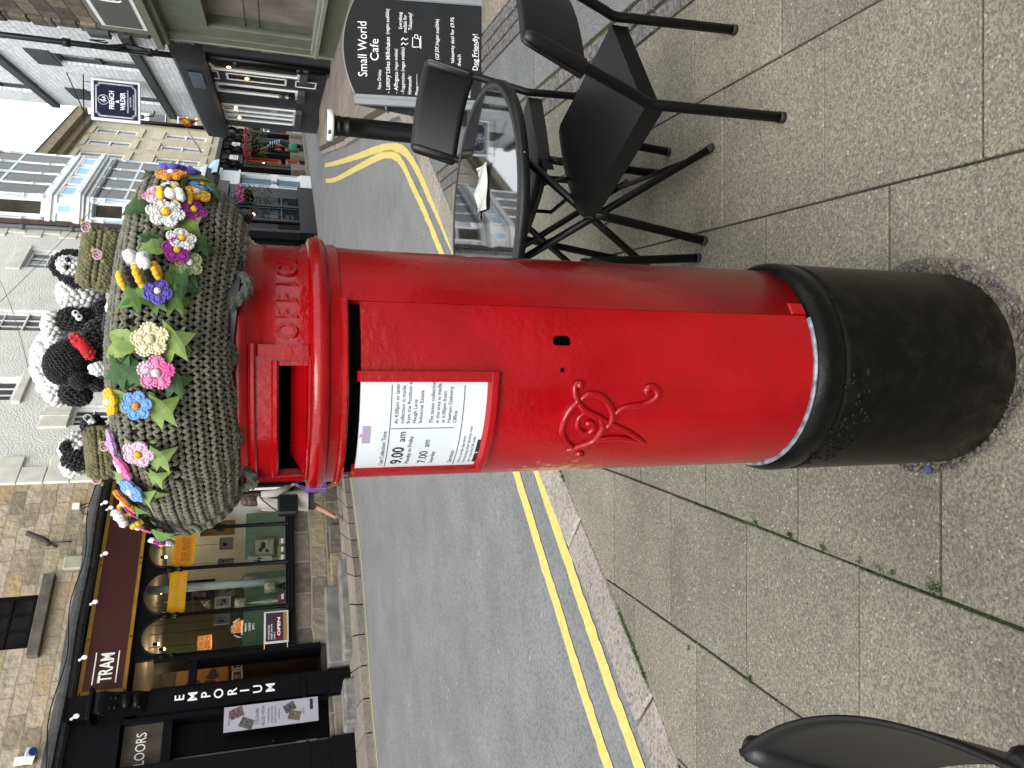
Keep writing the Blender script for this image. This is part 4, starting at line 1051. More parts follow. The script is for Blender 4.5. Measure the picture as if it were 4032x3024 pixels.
# folding bistro table
TBX, TBY, TBZ, TBR = .645, 2.76, .722, .485
tb = thing('bistro_table', 'round black folding bistro table with a scratched glossy top', 'table', (TBX, TBY, 0))
gt, t_, N_, L_, b_ = nt('scratched_black_glass')
tc_ = N_('ShaderNodeTexCoord'); mp = N_('ShaderNodeMapping'); mp.inputs['Scale'].default_value = (1, 26, 1); mp.inputs['Rotation'].default_value = (0,0,.7); L_(tc_.outputs['Object'], mp.inputs[0])
n1 = N_('ShaderNodeTexNoise'); n1.inputs['Scale'].default_value = 14; n1.inputs['Detail'].default_value = 4; L_(mp.outputs[0], n1.inputs['Vector'])
r_ = ramp(t_, [(.62,(.03,)*3),(.74,(.30,)*3)]); L_(n1.outputs['Fac'], r_.inputs[0]); L_(r_.outputs[0], b_.inputs['Roughness'])
mp2 = N_('ShaderNodeMapping'); mp2.inputs['Scale'].default_value = (22, 1, 1); mp2.inputs['Rotation'].default_value = (0,0,.2); L_(tc_.outputs['Object'], mp2.inputs[0])
n2 = N_('ShaderNodeTexNoise'); n2.inputs['Scale'].default_value = 11; n2.inputs['Detail'].default_value = 6; L_(mp2.outputs[0], n2.inputs['Vector'])
r2_ = ramp(t_, [(.68,(.004,.0045,.005)),(.76,(.05,.055,.055))]); L_(n2.outputs['Fac'], r2_.inputs[0]); L_(r2_.outputs[0], b_.inputs['Base Color'])
b_.inputs['IOR'].default_value = 3.6; b_.inputs['Specular IOR Level'].default_value = .5
mb = MB(); mb.lathe([(.022,TBZ-.004),(.022,TBZ-.0005),(.024,TBZ),(TBR-.034,TBZ)], 72, smooth=False); tp = mb.build('glass_top', gt, tb)
mb = MB(); mb.lathe([(TBR-.034,TBZ-.002),(TBR-.033,TBZ+.002),(TBR-.012,TBZ+.0025),(TBR-.002,TBZ-.003),(TBR,TBZ-.012),(TBR-.001,TBZ-.03),(TBR-.008,TBZ-.034),(TBR-.03,TBZ-.034),(TBR-.034,TBZ-.028),(.03,TBZ-.012),(.022,TBZ-.004)], 72); rm_ = mb.build('rim', blk, tb)
riv = M('rivet_steel', (.4,.4,.4), rough=.35, metal=.8)
def L3(p): return (p[0]-TBX, p[1]-TBY, p[2])
for a in (-78, 20, 120): mb = MB(); mb.ell(((TBR+.0005)*math.cos(R(a)), (TBR+.0005)*math.sin(R(a)), TBZ-.016), .0035, 8); mb.build('rivet', riv, rm_)
legs = [((.835,2.304,.0),(.41,2.50,.69)), ((.30,2.47,0),(.80,2.44,.69)), ((.885,2.975,0),(.44,3.10,.69)), ((.36,3.08,0),(.84,3.0,.69))]
for a, b in legs: 
    mb = MB(); mb.tube([L3(a), L3(b)], .0135, 12); lg = mb.build('leg', blk2, tb)
    m = Vector(L3(a)).lerp(Vector(L3(b)), .5)
    mb = MB(); mb.tube([L3(a), Vector(L3(a)).lerp(Vector(L3(b)), .03)], .015, 12); mb.build('foot_cap', foot_rubber, lg)
for a, b in (((.57,2.39,.36),(.56,2.41,.36)),((.62,3.02,.35),(.62,3.05,.35))): mb = MB(); mb.tube([L3((a[0],a[1]-.02,a[2])), L3((b[0],b[1]+.02,b[2]))], .005, 8); mb.build('pivot_bolt', riv, tb)
for p, q in (((.43,2.49,.66),(.45,3.08,.66)),((.78,2.43,.66),(.82,3.0,.66)),((.80,2.32,.05),(.85,2.96,.05))):
    mb = MB(); mb.tube([L3(p), L3(q)], .010, 10); mb.build('crossbar', blk2, tb)
mb = MB(); mb.tube([tuple(L3(p)) for p in [(.70,2.46,.58),(.74,2.47,.44),(.72,2.60,.40),(.70,2.86,.40),(.73,2.98,.44),(.71,2.98,.58)]], .008, 8); mb.build('folding_stay', blk2, tb)
# laminated table number card lying on the glass
card = M('laminated_card', (.95,.95,.88), rough=.28, var=.2, vs=9, coat=.4, bump=.25, bs=14, bd=.01)
c0 = atz(1903, 742, TBZ); mc = thing('menu_card', 'white laminated table number card lying on the glass table top', 'menu card', (c0.x, c0.y, TBZ+.003), R(-6))
mb = MB(); nx, ny = 10, 8; vs = []
for j in range(ny+1):
    for i in range(nx+1):
        x, y = -.085+.17*i/nx, -.075+.15*j/ny; vs.append((x, y, .004+.006*math.sin(i*.9+j*.5)*(.3+j/ny)+.018*max(0,(i/nx-.75))*(1-j/ny)))
f = [(j*(nx+1)+i, j*(nx+1)+i+1, (j+1)*(nx+1)+i+1, (j+1)*(nx+1)+i) for j in range(ny) for i in range(nx)]
mb.add(vs, f, True); mb.add([(x,y,z-.0015) for x, y, z in vs], [q[::-1] for q in f], True); mb.build('card', card, mc)
mb = MB(); fl = lambda x0, y0: (lambda x, y: (x0+x, y0+y, .0115+.004*abs(x0+x)))
mb.text('14', .045, fl(.03,.01), 'LEFT')
for i, t in enumerate(['Please order at the counter','and give your table number','Please do not move tables','or chairs. Thank you']): mb.text(t, .0105, fl(-.08,.045-.024*i))
mb.build('card_print', ink, mc)
# folded chalkboard
bl, br_ = Vector((1.996,5.115,.085)), Vector((2.663,5.115,.085))
ax = (br_-bl); BWID = ax.length; ax.normalize(); back = Vector((-ax.y, ax.x, 0)).normalized()
if back.y < 0: back = -back
LEAN = R(9); up_ = (Vector((0,0,1))*math.cos(LEAN)+back*math.sin(LEAN)); nrm = ax.cross(up_).normalized()
if nrm.y > 0: nrm = -nrm
cb = thing('chalkboard', 'grey framed folding pavement chalkboard listing cafe drinks in white chalk', 'chalkboard', (bl+br_)/2)
def bd(x, z, o=0.0): return bl + ax*x + up_*z + nrm*o - cb.location
slate = M('chalkboard_paint', (.012,.0135,.0155), rough=.65, var=.25, vs=7, spec=.25)
alu = M('anodised_aluminium', (.36,.385,.40), rough=.42, metal=.35, var=.08, vs=12)
darkbk = M('dark_grey_back_panel', (.06,.065,.068), rough=.55)
HB = .865
mb = MB(); out = [bd(0,.0),bd(BWID,.0)]+[bd(BWID-BWID*k/16, HB+.085*math.sin(math.pi*k/16)**.8) for k in range(17)]
mb.ext(out, nrm*.012); mb.build('board', slate, cb)
mb = MB(); edge = [bd(BWID*k/16, HB+.003+.085*math.sin(math.pi*k/16)**.8,.004) for k in range(17)]; mb.tube(edge, .005, 6); mb.build('top_trim', alu, cb)
for x in (-.066, BWID):
    mb = MB(); mb.obox(bd(x+.033, HB/2-.045, .002), ax*.033, nrm*.014, up_*(HB/2+.045)); fb = mb.build('side_rail', alu, cb)
    mb = MB(); mb.obox(bd(x+.033+(.018 if x < 0 else -.018), HB/2-.045, .0185), ax*.010, nrm*.003, up_*(HB/2+.045)); mb.build('rail_lip', alu, fb)
    mb = MB(); mb.obox(bd(x+.033, HB+.004, -.01), ax*.03, nrm*.022, up_*.01); mb.build('end_cap', M('grey_plastic', (.3,.31,.33), rough=.6), fb)
mb = MB(); a0, a1 = bd(-.06, HB-.02, -.02), bd(BWID+.06, HB-.02, -.02); d = Vector((0,0,-1))*math.cos(R(14))+back*math.sin(R(14)); mb.ext([a0, a1, a1+d*.9, a0+d*.9], back*.02); mb.build('rear_panel', darkbk, cb)
mb = MB(); a = bd(-.07, HB-.2, -.02); b = a+back*.085-Vector((0,0,.03)); mb.tube([a, b], .012, 8, flat=.4); hg = mb.build('hinge_stay', alu, cb)
chalk = M('chalk', (1.2,1.2,1.2), rough=1, var=.15, vs=90)
mb = MB(); cw = BWID
def ct(t, x0, x1, z, s, b=.004, lift=0.0):
    vs_, fs_ = glyphs(t, 'LEFT', b); W0 = max(v[0] for v in vs_); k = (x1-x0)*cw/W0; ph = rnd.uniform(0,6)
    m_ = MB(); m_.add([bd(x0*cw+x*k, z*HB+y*s+lift*(x/W0)+.0012*math.sin(x*2.1+ph), .0135) for x, y in vs_], fs_); m_.build('chalk_line', chalk, cb)
ct('Small World', .18, .75, .915, .088, .0, .003); ct('Cafe', .35, .58, .825, .082, .0)
ct('New Drinks:', .06, .265, .805, .033, .003); ct('- Luxury Lakes Milkshakes', .025, .61, .735, .042, .003); ct('(vegan avalible)', .635, .90, .742, .034, .003)
ct('- Affogato', .025, .25, .672, .038, .003); ct('(vegan avalible)', .265, .49, .675, .03, .003); ct('- Frappuccino (vegan avalible)', .02, .51, .62, .034, .003)
ct('Everything', .70, .875, .64, .034, .003); ct('avalible for', .665, .85, .602, .034, .003); ct('Takeaway!', .695, .875, .56, .036, .003)
ct('Homemade:', .025, .22, .565, .036, .003); ct('-Pies', .0, .11, .50, .043, .003); ct('-Sausage Rolls', .0, .32, .442, .042, .003)
ct('-Traybakes', .0, .36, .34, .04, .003); ct('(GF,DF,Vegan avalible)', .405, .83, .345, .036, .003); ct('Picnic?', .10, .31, .28, .037, .003)
ct('Why not get our takeaway deal for \u00a39.95', .02, .86, .222, .035, .003); ct('any cold sandwich', .09, .475, .167, .035, .003); ct('crisps', .09, .22, .127, .033, .003); ct('drink cup', .02, .19, .088, .033, .003); ct('Dog Friendly!', .315, .70, .03, .052, .006)
def line(pts, r=.0032): m_ = MB(); m_.tube([bd(x*cw, z*HB, .0135) for x, z in pts], r, 5); m_.build('chalk_stroke', chalk, cb)
line([(.52,.555),(.525,.50),(.57,.495),(.61,.50),(.62,.555),(.52,.555)]); line([(.51,.49),(.64,.49)],.005); line([(.62,.54),(.65,.535),(.65,.515),(.615,.51)])
for x in (.545, .595): line([(x-.01,.645),(x+.015,.63),(x-.005,.61),(x+.015,.59)], .004)
line([(.36,.022),(.62,.022)], .002); line([(.09,.76),(.28,.76)], .0018); line([(.05,.52),(.24,.52)], .0018)
# bollard
bo = thing('bollard', 'black cast iron bollard with a chipped white band round its cap by the kerb', 'bollard', (2.16, 6.42, .12))
bp_ = M('bollard_paint', (.0055,.0055,.006), rough=.42, var=.35, vs=25, bump=.3, bs=60, spec=.28)
mb = MB(); mb.lathe([(.0,0),(.13,0),(.13,.05),(.1,.09),(.09,.14),(.082,.18),(.08,.6),(.079,.76),(.083,.762),(.083,.775),(.079,.777),(.079,.835),(.085,.838),(.085,.85),(.08,.853),(.083,.87),(.10,.885),(.118,.892)], 40); mb.build('shaft', bp_, bo)
whitep, t_, N_, L_, b_ = nt('chipped_white_paint')
tc_ = N_('ShaderNodeTexCoord'); n1 = N_('ShaderNodeTexNoise'); n1.inputs['Scale'].default_value = 16; n1.inputs['Detail'].default_value = 3; L_(tc_.outputs['Object'], n1.inputs['Vector'])
r_ = ramp(t_, [(.33,(.04,.025,.018)),(.36,(.5,.5,.49)),(.7,(.58,.58,.57))]); L_(n1.outputs['Fac'], r_.inputs[0]); L_(r_.outputs[0], b_.inputs['Base Color']); b_.inputs['Roughness'].default_value = .45
mb = MB(); mb.lathe([(.115,.890),(.124,.897),(.128,.908),(.128,.925),(.124,.938),(.116,.945)], 40); mb.build('cap_band', whitep, bo)
mb = MB(); mb.lathe([(.116,.945),(.105,.951),(.08,.956),(.04,.959),(0,.96)], 40); mb.build('cap_top', M('worn_cap_metal', (.15,.155,.165), rough=.4, metal=.4, var=.4, vs=20), bo)
# ================================================================ left-hand stone shop
ironblk = M('black_shopfront_gloss', (.005,.0055,.007), rough=.42, var=.3, vs=12, bump=.06, bs=30, spec=.16)
charcoal = M('charcoal_lead', (.07,.073,.08), rough=.6, var=.5, vs=14, bump=.3, bs=25)
sand = masonry('sandstone_courses', [(.22,.175,.12),(.36,.295,.20),(.46,.375,.26),(.52,.43,.31),(.55,.465,.35),(.50,.36,.17),(.44,.375,.28)], (.37,.31,.23), .46, .235, .010, stain=(.7,(.13,.115,.10)), warp=.035, k=.68, nscale=14, bump=.9, bd=.03, off=.43)
plinthst = masonry('plinth_blocks', [(.10,.088,.072),(.24,.20,.145),(.36,.31,.23),(.48,.39,.21),(.17,.145,.12)], (.40,.36,.30), .62, .29, .02, stain=(.6,(.05,.045,.04)), warp=.03, nscale=10, bump=1, bd=.03)
stepst = M('worn_step_stone', (.27,.265,.24), rough=.9, var=.45, vs=5, bump=.6, bs=22, bd=.02, det=8)
oakgrey = M('weathered_grey_timber', (.25,.245,.235), rough=.85, var=.35, vs=3, bump=.4, bs=30)
darkstone = M('dressed_dark_stone', (.17,.15,.12), rough=.9, var=.4, vs=7, bump=.5, bs=25)
maroon = M('maroon_fascia_paint', (.075,.012,.010), rough=.45, var=.08)
gold = M('gold_leaf_border', (.42,.22,.015), rough=.5, var=.15)
whitesign = M('white_lettering', (.78,.78,.77), rough=.6, var=.03, k=.9)
clear = glassmat('shop_glass', (.80,.85,.82), .55)
darkglass = M('dark_window_glass', (.018,.02,.022), rough=.06, var=.4, vs=2, spec=.8)
paleglass = M('pale_curtained_glass', (.20,.215,.22), rough=.08, var=.5, vs=2.5, spec=.8)
def wallholes(mb, s0, s1, z0, z1, holes, y=0.0, rev=.14, mi=0):
    xs = sorted({s0, s1} | {min(max(h[i], s0), s1) for h in holes for i in (0,1)}); zs = sorted({z0, z1} | {min(max(h[i], z0), z1) for h in holes for i in (2,3)})
    for a, b in zip(xs, xs[1:]):
        for c, d in zip(zs, zs[1:]):
            if any(h[0] <= a+1e-6 and h[1] >= b-1e-6 and h[2] <= c+1e-6 and h[3] >= d-1e-6 for h in holes): continue
            mb.add([(a,y,c),(b,y,c),(b,y,d),(a,y,d)], [(0,1,2,3)], mi=mi)
    for a, b, c, d in holes:
        mb.add([(a,y,c),(b,y,c),(b,y,d),(a,y,d),(a,y+rev,c),(b,y+rev,c),(b,y+rev,d),(a,y+rev,d)], [(0,4,5,1),(1,5,6,2),(2,6,7,3),(3,7,4,0)], mi=mi)
def shell(mb, s0, s1, z0, z1, depth, y=0.0):
    """the other sides of a building, behind its front"""
    mb.add([(s0,y,z0),(s1,y,z0),(s1,y+depth,z0),(s0,y+depth,z0),(s0,y,z1),(s1,y,z1),(s1,y+depth,z1),(s0,y+depth,z1)], [(1,2,6,5),(2,3,7,6),(3,0,4,7),(4,5,6,7)])
def sash(par, s0, s1, z0, z1, y, fm, gm, nx=1, ny=2, w=.05, bar=.022, name='window', meet=True, d=.06):
    mb = MB()
    for a, b, c, e in ((s0,s0+w,z0,z1),(s1-w,s1,z0,z1),(s0+w,s1-w,z0,z0+w*1.3),(s0+w,s1-w,z1-w,z1)): mb.box(a,b,y-d/2,y+d/2,c,e)
    zm = (z0+z1)/2
    if meet: mb.box(s0+w,s1-w,y-d/2-.012,y+d/2-.002,zm-bar*.8,zm+bar*.8)
    for i in range(1, nx): x = lerp(s0+w, s1-w, i/nx); mb.box(x-bar/2,x+bar/2,y-d*.3,y+d*.3,z0+w,z1-w)
    for j in range(1, ny):
        z = lerp(z0+w, z1-w, j/ny)
        if meet and abs(z-zm) < .05: continue
        mb.box(s0+w,s1-w,y-d*.31,y+d*.31,z-bar/2,z+bar/2)
    f = mb.build(name, fm, par); mb = MB(); g = y+d*.2
    mb.add([(s0+w*.5,g,z0+w*.5),(s1-w*.5,g,z0+w*.5),(s1-w*.5,g,z1-w*.5),(s0+w*.5,g,z1-w*.5)], [(0,1,2,3)]); mb.build('pane', gm, f)
    return f
def bld(F, name, label, cat='building'): return thing(name, label, cat, tuple(F.o), F.a)
def ftext(mb, t, s, z, size, y, al='LEFT', b=0.0, sx=1.0, w=None):
    if w: vs_, _ = glyphs(t, al, b); sx = w/((max(v[0] for v in vs_)-min(v[0] for v in vs_))*size)
    mb.text(t, size, lambda u, q: (s+u, y, z+q), al, bold=b, sx=sx)
T = Face(-2.78, 14.44, 42)
tram = bld(T, 'stone_shop', 'sandstone building with a black arched shopfront and a maroon fascia across the road')
SL, SR, ZT = -30, 1.36, 9.5  # left end runs on unseen, lengthened to darken side reflections
mb = MB(); wallholes(mb, SL, SR, 4.42, ZT, [(-1.74,-.80,5.12,6.5),(-5.2,-4.25,5.12,6.5)]); shell(mb, SL, SR, .0, ZT, 7); mb.build('wall', sand, tram)
for s0, s1 in ((-1.74,-.80),(-5.2,-4.25)): 
    sash(tram, s0+.01, s1-.01, 5.13, 6.49, .12, ironblk, darkglass, 3, 4, .055, .03)
    mb = MB(); mb.box(s0-.18, s1+.27, -.10, .05, 4.93, 5.10, b=.012); mb.build('sill', darkstone, tram)
# lead covered cornice
mb = MB(); prof = [(0.0,4.62),(-.10,4.58),(-.22,4.50),(-.27,4.46),(-.27,4.42),(-.20,4.40),(-.18,4.36),(-.10,4.33),(-.02,4.325),(0.0,4.32)]
vs = [(s, y+.005*math.sin(s*9), z+.012*math.sin(s*3.1)) for s in [-9+(SR+9)*i/60 for i in range(61)] for y, z in prof]; m = len(prof)
mb.add(vs, [(i*m+k, (i+1)*m+k, (i+1)*m+k+1, i*m+k+1) for i in range(60) for k in range(m-1)]); mb.add(vs[-m:], [list(range(m))])
mb.build('cornice', charcoal, tram)
# fascia
mb = MB(); mb.box(SL,-3.05,-.06,.0,3.66,4.325); mb.box(-3.05,SR-.02,-.05,.0,3.625,4.325); mb.build('frieze', ironblk, tram)
mb = MB(); mb.box(-2.62,1.27,-.10,-.052,3.64,4.30); fa = mb.build('fascia_board', gold, tram)
mb = MB(); mb.box(-2.565,1.215,-.106,-.101,3.70,4.24); mb.build('fascia_panel', maroon, fa)
mb = MB(); s0, z0 = T.px(447, 2683, -.11); s1, z1 = T.px(444, 2569, -.11)
zb = 3.865; ftext(mb, 'TRAM', s0, zb, .265, -.109, b=.022, w=(s1-s0))
mb.box(s0-.02,s1+.02,-.110,-.1065,zb+.245,zb+.262); mb.box(s0-.02,s1+.02,-.110,-.1065,zb-.075,zb-.058); mb.build('fascia_lettering', whitesign, fa)
mb = MB()
for s in (-2.6,-1.75,-.45,-.35,.6): 
    for z in (3.665,4.27): mb.ell((s,-.103,z), .014, 8)
mb.build('fascia_bolts', ironblk, fa)
# arched window arcade
MX = [-2.10,-1.41,-.56,.235,.97]; ZS, ZA = 1.36, 3.22
mb = MB()
for a, b in zip(MX, MX[1:]):
    a += .03; b -= .03; r = (b-a)/2; c = (a+b)/2; n = 18; ry = min(.36, r)
    arc = [(c-r*math.cos(math.pi*i/n), ZA+ry*math.sin(math.pi*i/n)**.85) for i in range(n+1)]
    for y, rev in ((-.03,False),(.06,True)):
        vs = [(x,y,z) for x, z in arc]+[(x,y,3.64) for x, z in arc]; mb.add(vs, [(i, i+1, n+2+i, n+1+i)[::-1 if rev else 1] for i in range(n)])
    mb.add([(x,-.03,z) for x, z in arc]+[(x,.06,z) for x, z in arc], [(i, n+1+i, n+2+i, i+1) for i in range(n)])
    mb.tube([(x,-.035,z) for x, z in arc], .016, 6)
for x in MX: mb.box(x-.034,x+.034,-.029,.059,ZA-.02,3.638)
ar = mb.build('window_arcade', ironblk, tram)
for x in MX:
    mb = MB(); mb.lathe([(.055,ZS-.14),(.055,ZS-.08),(.04,ZS-.06),(.045,ZS-.03),(.036,ZS),(.032,ZA-.22),(.05,ZA-.21),(.05,ZA-.17),(.036,ZA-.16),(.036,ZA-.09),(.055,ZA-.08),(.06,ZA-.02),(.06,ZA+.02)], 14, (x,-.01,0)); mb.build('column', ironblk, ar)
mb = MB(); mb.box(-2.18,1.05,-.12,.06,1.15,1.21,b=.01); mb.box(-2.16,1.03,-.08,.06,1.21,1.26,b=.008); mb.box(-2.15,1.02,-.05,.06,1.26,1.30,b=.006); mb.build('window_sill', ironblk, tram)
for a, b in zip(MX, MX[1:]): mb = MB(); mb.add([(a+.02,.03,1.29),(b-.02,.03,1.29),(b-.02,.03,3.62),(a+.02,.03,3.62)], [(0,1,2,3)]); mb.build('shop_window_pane', clear, tram)
mb = MB(); mb.box(.985,1.03,-.05,.05,1.28,3.3); mb.build('white_frame_strip', whitesign, tram)
mb = MB(); mb.box(1.035,1.36,-.09,.0,.2,3.3); mb.box(1.06,1.33,-.12,-.09,.2,.9); mb.build('end_pilaster', ironblk, tram)
mb = MB(); mb.box(-2.14,1.02,-.02,.05,.1,1.15); mb.build('plinth', plinthst, tram)
mb = MB(); mb.box(-2.14,.1,-.10,-.02,.1,.52,b=.02); mb.build('lower_plinth', plinthst, tram)
# interior of the shop
olivew = M('olive_wall_paint', (.13,.13,.075), rough=.8, var=.1); tanw = M('tan_wall_paint', (.24,.18,.11), rough=.8, var=.12, vs=2); greenp = M('pale_green_panelling', (.20,.30,.19), rough=.6, var=.08); darkfl = M('dark_shop_floor', (.05,.035,.025), rough=.6, var=.3)
mb = MB(); mb.box(-2.12,1.0,.12,.14,1.0,1.30); mb.box(-2.12,1.0,.14,.80,1.26,1.30); mb.build('display_shelf', greenp, tram)
mb = MB(); mb.box(-2.12,-.30,.78,.80,1.30,2.02); mb.box(.0,1.0,.78,.80,1.30,2.02)
for k in range(14): s = -2.1+.22*k; mb.box(s,s+.012,.772,.781,1.30,2.02) if not -.31 < s < .0 else None
mb.build('display_back_panel', greenp, tram)
mb = MB(); mb.add([(-2.9,3.2,.8),(1.2,3.2,.8),(1.2,3.2,3.6),(-2.9,3.2,3.6),(-2.9,.1,.8),(1.2,.1,.8),(1.2,.1,3.6),(-2.9,.1,3.6)], [(0,1,2,3),(1,5,6,2),(4,0,3,7)]); mb.build('shop_wall', tanw, tram)
mb = MB(); mb.box(-1.5,1.15,3.0,3.19,.8,3.6); mb.build('shop_inner_wall', olivew, tram)
mb = MB(); mb.add([(-2.9,.1,3.58),(1.2,.1,3.58),(1.2,3.2,3.58),(-2.9,3.2,3.58)], [(0,1,2,3)]); mb.build('shop_ceiling', M('shop_ceiling_paint', (.42,.36,.29), rough=.9, var=.05), tram)
mb = MB(); mb.add([(-2.9,.1,.72),(1.2,.1,.72),(1.2,3.2,.72),(-2.9,3.2,.72)], [(0,1,2,3)]); mb.build('shop_floor', darkfl, tram)
mb = MB(); mb.tube([(-.70,.42,1.3),(-.70,.42,3.58)], .07, 18); mb.build('white_upright', M('white_upright_paint', (.6,.64,.62), rough=.4), tram)  # plain white upright cylinder behind the window glass
warm = M('warm_bulb', (1,.72,.4), emit=26, ecol=(1,.7,.38)); shade_lit = M('lit_orange_shade', (.75,.25,.06), rough=.9, var=.5, vs=28, emit=.8, ecol=(.85,.22,.03)); 
bulbw = M('white_festoon_bulb', (.85,.86,.86), rough=.3, emit=.25, ecol=(1,1,1))
for s, y in ((-1.6,1.0),(-1.15,1.6),(-.3,1.3),(.5,1.4),(-2.35,1.6),(-.9,2.4)):
    t = thing('ceiling_spotlight', 'small lit spotlight on the ceiling inside the stone shop', 'spotlight', T.W(s,y,3.5), T.a, 'spotlights inside the stone shop')
    mb = MB(); mb.tube([(0,0,.08),(0,0,.0)], .03, 10); mb.build('can', ironblk, t); mb = MB(); mb.ell((0,0,-.005), .022, 10); mb.build('bulb', warm, t)
    ld = bpy.data.lights.new('spot_glow', 'POINT'); ld.energy = 3.0; ld.color = (1,.74,.45); ld.shadow_soft_size = .03; lo = bpy.data.objects.new('spot_glow', ld); C.objects.link(lo); lo.parent = t; lo.location = (0,0,-.06)
# goods in the window
def shopthing(name, label, cat, X, Y, off, group=None):
    s, z = T.px(X, Y, off); return thing(name, label, cat, T.W(s, off, z), T.a, group), s, z
frm = {k: M('print_frame_'+k, c, rough=.5) for k, c in dict(oak=(.32,.19,.09), black=(.012,.012,.012), white=(.6,.58,.54), grey=(.25,.22,.19)).items()}
artm = {k: M('print_'+k, c, rough=.6, var=v, vs=sc_) for k, c, v, sc_ in (('dark',(.03,.03,.035),.6,8),('sepia',(.36,.24,.17),.5,11),('cream',(.55,.52,.45),.35,14),('amber',(.42,.19,.03),.3,6),('leaf',(.42,.42,.3),.55,17),('grey',(.24,.23,.24),.4,9))}
def art(label, X0, X1, Y0, Y1, off, fr, am):
    t, s, z = shopthing('framed_print', label, 'framed print', X1, (Y0+Y1)/2, off, 'prints in the stone shop window'); k = proj(T.W(s,off,z))[2]/F_PX
    h = (X1-X0)*k; w = (Y1-Y0)*k*1.33; e = .028
    mb = MB()
    for a, b, c, d in ((-w/2,-w/2+e,0,h),(w/2-e,w/2,0,h),(-w/2+e,w/2-e,0,e),(-w/2+e,w/2-e,h-e,h)): mb.box(a,b,-.02,.012,c,d)
    mb.build('frame', frm[fr], t); mb = MB(); mb.box(-w/2+e,w/2-e,-.006,.004,e,h-e); mb.build('picture', artm[am], t)
    if off == .86: mb = MB(); mb.tube([(0,0,h),(0,0,3.57-z)], .004, 5); mb.build('hanging_wire', ironblk, t)
    mb = MB(); 
    for k2 in range(5): mb.ell((rnd.uniform(-.25,.25)*w,-.0065,h*rnd.uniform(.3,.7)), (w*rnd.uniform(.06,.16),.002,h*rnd.uniform(.06,.16)), 8)
    mb.build('drawn_shape', artm['dark' if am != 'dark' else 'sepia'], t)
art('oak framed print with a plant shape low in the second arch from the right', 1000,1080,2124,2182,.70,'oak','leaf')
art('small sepia print high in the badge sticker arch', 868,918,2120,2158,.86,'grey','sepia')
art('small sepia print beside the column in the badge sticker arch', 862,922,2200,2222,.86,'grey','sepia')
art('large dark framed picture behind the plain amber sticker arch', 722,846,2287,2352,.86,'black','dark')
art('pale grey framed print right of the hanging glass lamp', 868,926,2296,2338,.86,'grey','sepia')
art('sepia print with a dark round shape left of the hanging glass lamp', 850,908,2352,2386,.86,'white','sepia')
art('blue grey picture between the two lit orange lamps', 845,905,2420,2452,.86,'grey','grey')
art('amber poster in the narrow right hand arch', 800,925,2052,2100,.86,'oak','amber')
art('cream print leaning against the green panel in the badge sticker arch', 982,1070,2190,2216,.72,'white','cream')
art('brown speckled map in a black curvy frame inside the doorway', 705,905,2585,2700,2.7,'black','amber')
art('small dark picture beside the map in the doorway, upper of the pair', 915,955,2600,2630,2.4,'white','dark'); art('small dark picture beside the map in the doorway, lower of the pair', 915,955,2645,2690,2.4,'white','dark')
def lamp(label, X0, X1, Y0, Y1, off, sm, bm, lit=False, stand=True):
    t, s, z = shopthing('table_lamp', label, 'lamp', X1, (Y0+Y1)/2, off, 'lamps in the stone shop window'); k = proj(T.W(s,off,z))[2]/F_PX; h = (X1-X0)*k; r = (Y1-Y0)*k*.55
    mb = MB(); mb.lathe([(r*.93,h),(r,0),(r*.97,0),(r*.9,h)], 24); mb.build('shade', sm, t)
    if stand: mb = MB(); zz = 1.30-z; mb.lathe([(.0,zz),(.07,zz),(.07,zz+.02),(.02,zz+.05),(.045,zz*.55),(.02,zz*.2),(.012,h*.5)], 14); mb.build('lamp_base', bm, t)
    else: mb = MB(); mb.tube([(0,0,h),(0,0,3.55-z)], .006, 6); mb.build('cord', ironblk, t)
    if lit:
        mb = MB(); mb.ell((0,0,h*.5), .04, 10); mb.build('bulb', warm, t)
        ld = bpy.data.lights.new('lamp_glow', 'POINT'); ld.energy = 1.5; ld.color = (1,.6,.28); ld.shadow_soft_size = .05; lo = bpy.data.objects.new('lamp_glow', ld); C.objects.link(lo); lo.parent = t; lo.location = (0,0,-.05)
floral = M('floral_shade', (.58,.52,.40), rough=.9, var=.55, vs=26); floral2 = M('rose_brown_shade', (.45,.34,.25), rough=.9, var=.6, vs=22); ceram = M('cream_ceramic', (.5,.47,.38), rough=.35)
lamp('lit orange patterned lampshade hanging left in the fourth arch', 783,832,2502,2554,1.0,shade_lit,ironblk,True,False)
lamp('lit orange lamp low in the fourth arch', 921,960,2444,2488,.95,shade_lit,ironblk,True,False)
lamp('floral lamp on a cream turned base beside the third column', 927,968,2354,2396,.55,floral,ceram)
lamp('brown leaf patterned lamp on a terracotta base by the white upright', 960,1012,2264,2312,.5,floral2,M('terracotta', (.25,.09,.05), rough=.6))
lamp('small white floral lamp on a black base in the plain amber sticker arch', 1043,1084,2288,2331,.4,floral,ironblk)
t, s, z = shopthing('glass_pendant', 'clear glass dome pendant lamp hanging in the plain amber sticker arch', 'pendant lamp', 815, 2360, 1.2)
mb = MB(); mb.lathe([(.17,-.06),(.16,.0),(.11,.07),(.03,.11)], 20); mb.build('glass_dome', M('grey_glass', (.35,.35,.35), rough=.12, spec=.8), t); mb = MB(); mb.tube([(0,0,.1),(0,0,3.55-z)], .006, 6); mb.build('cord', ironblk, t)
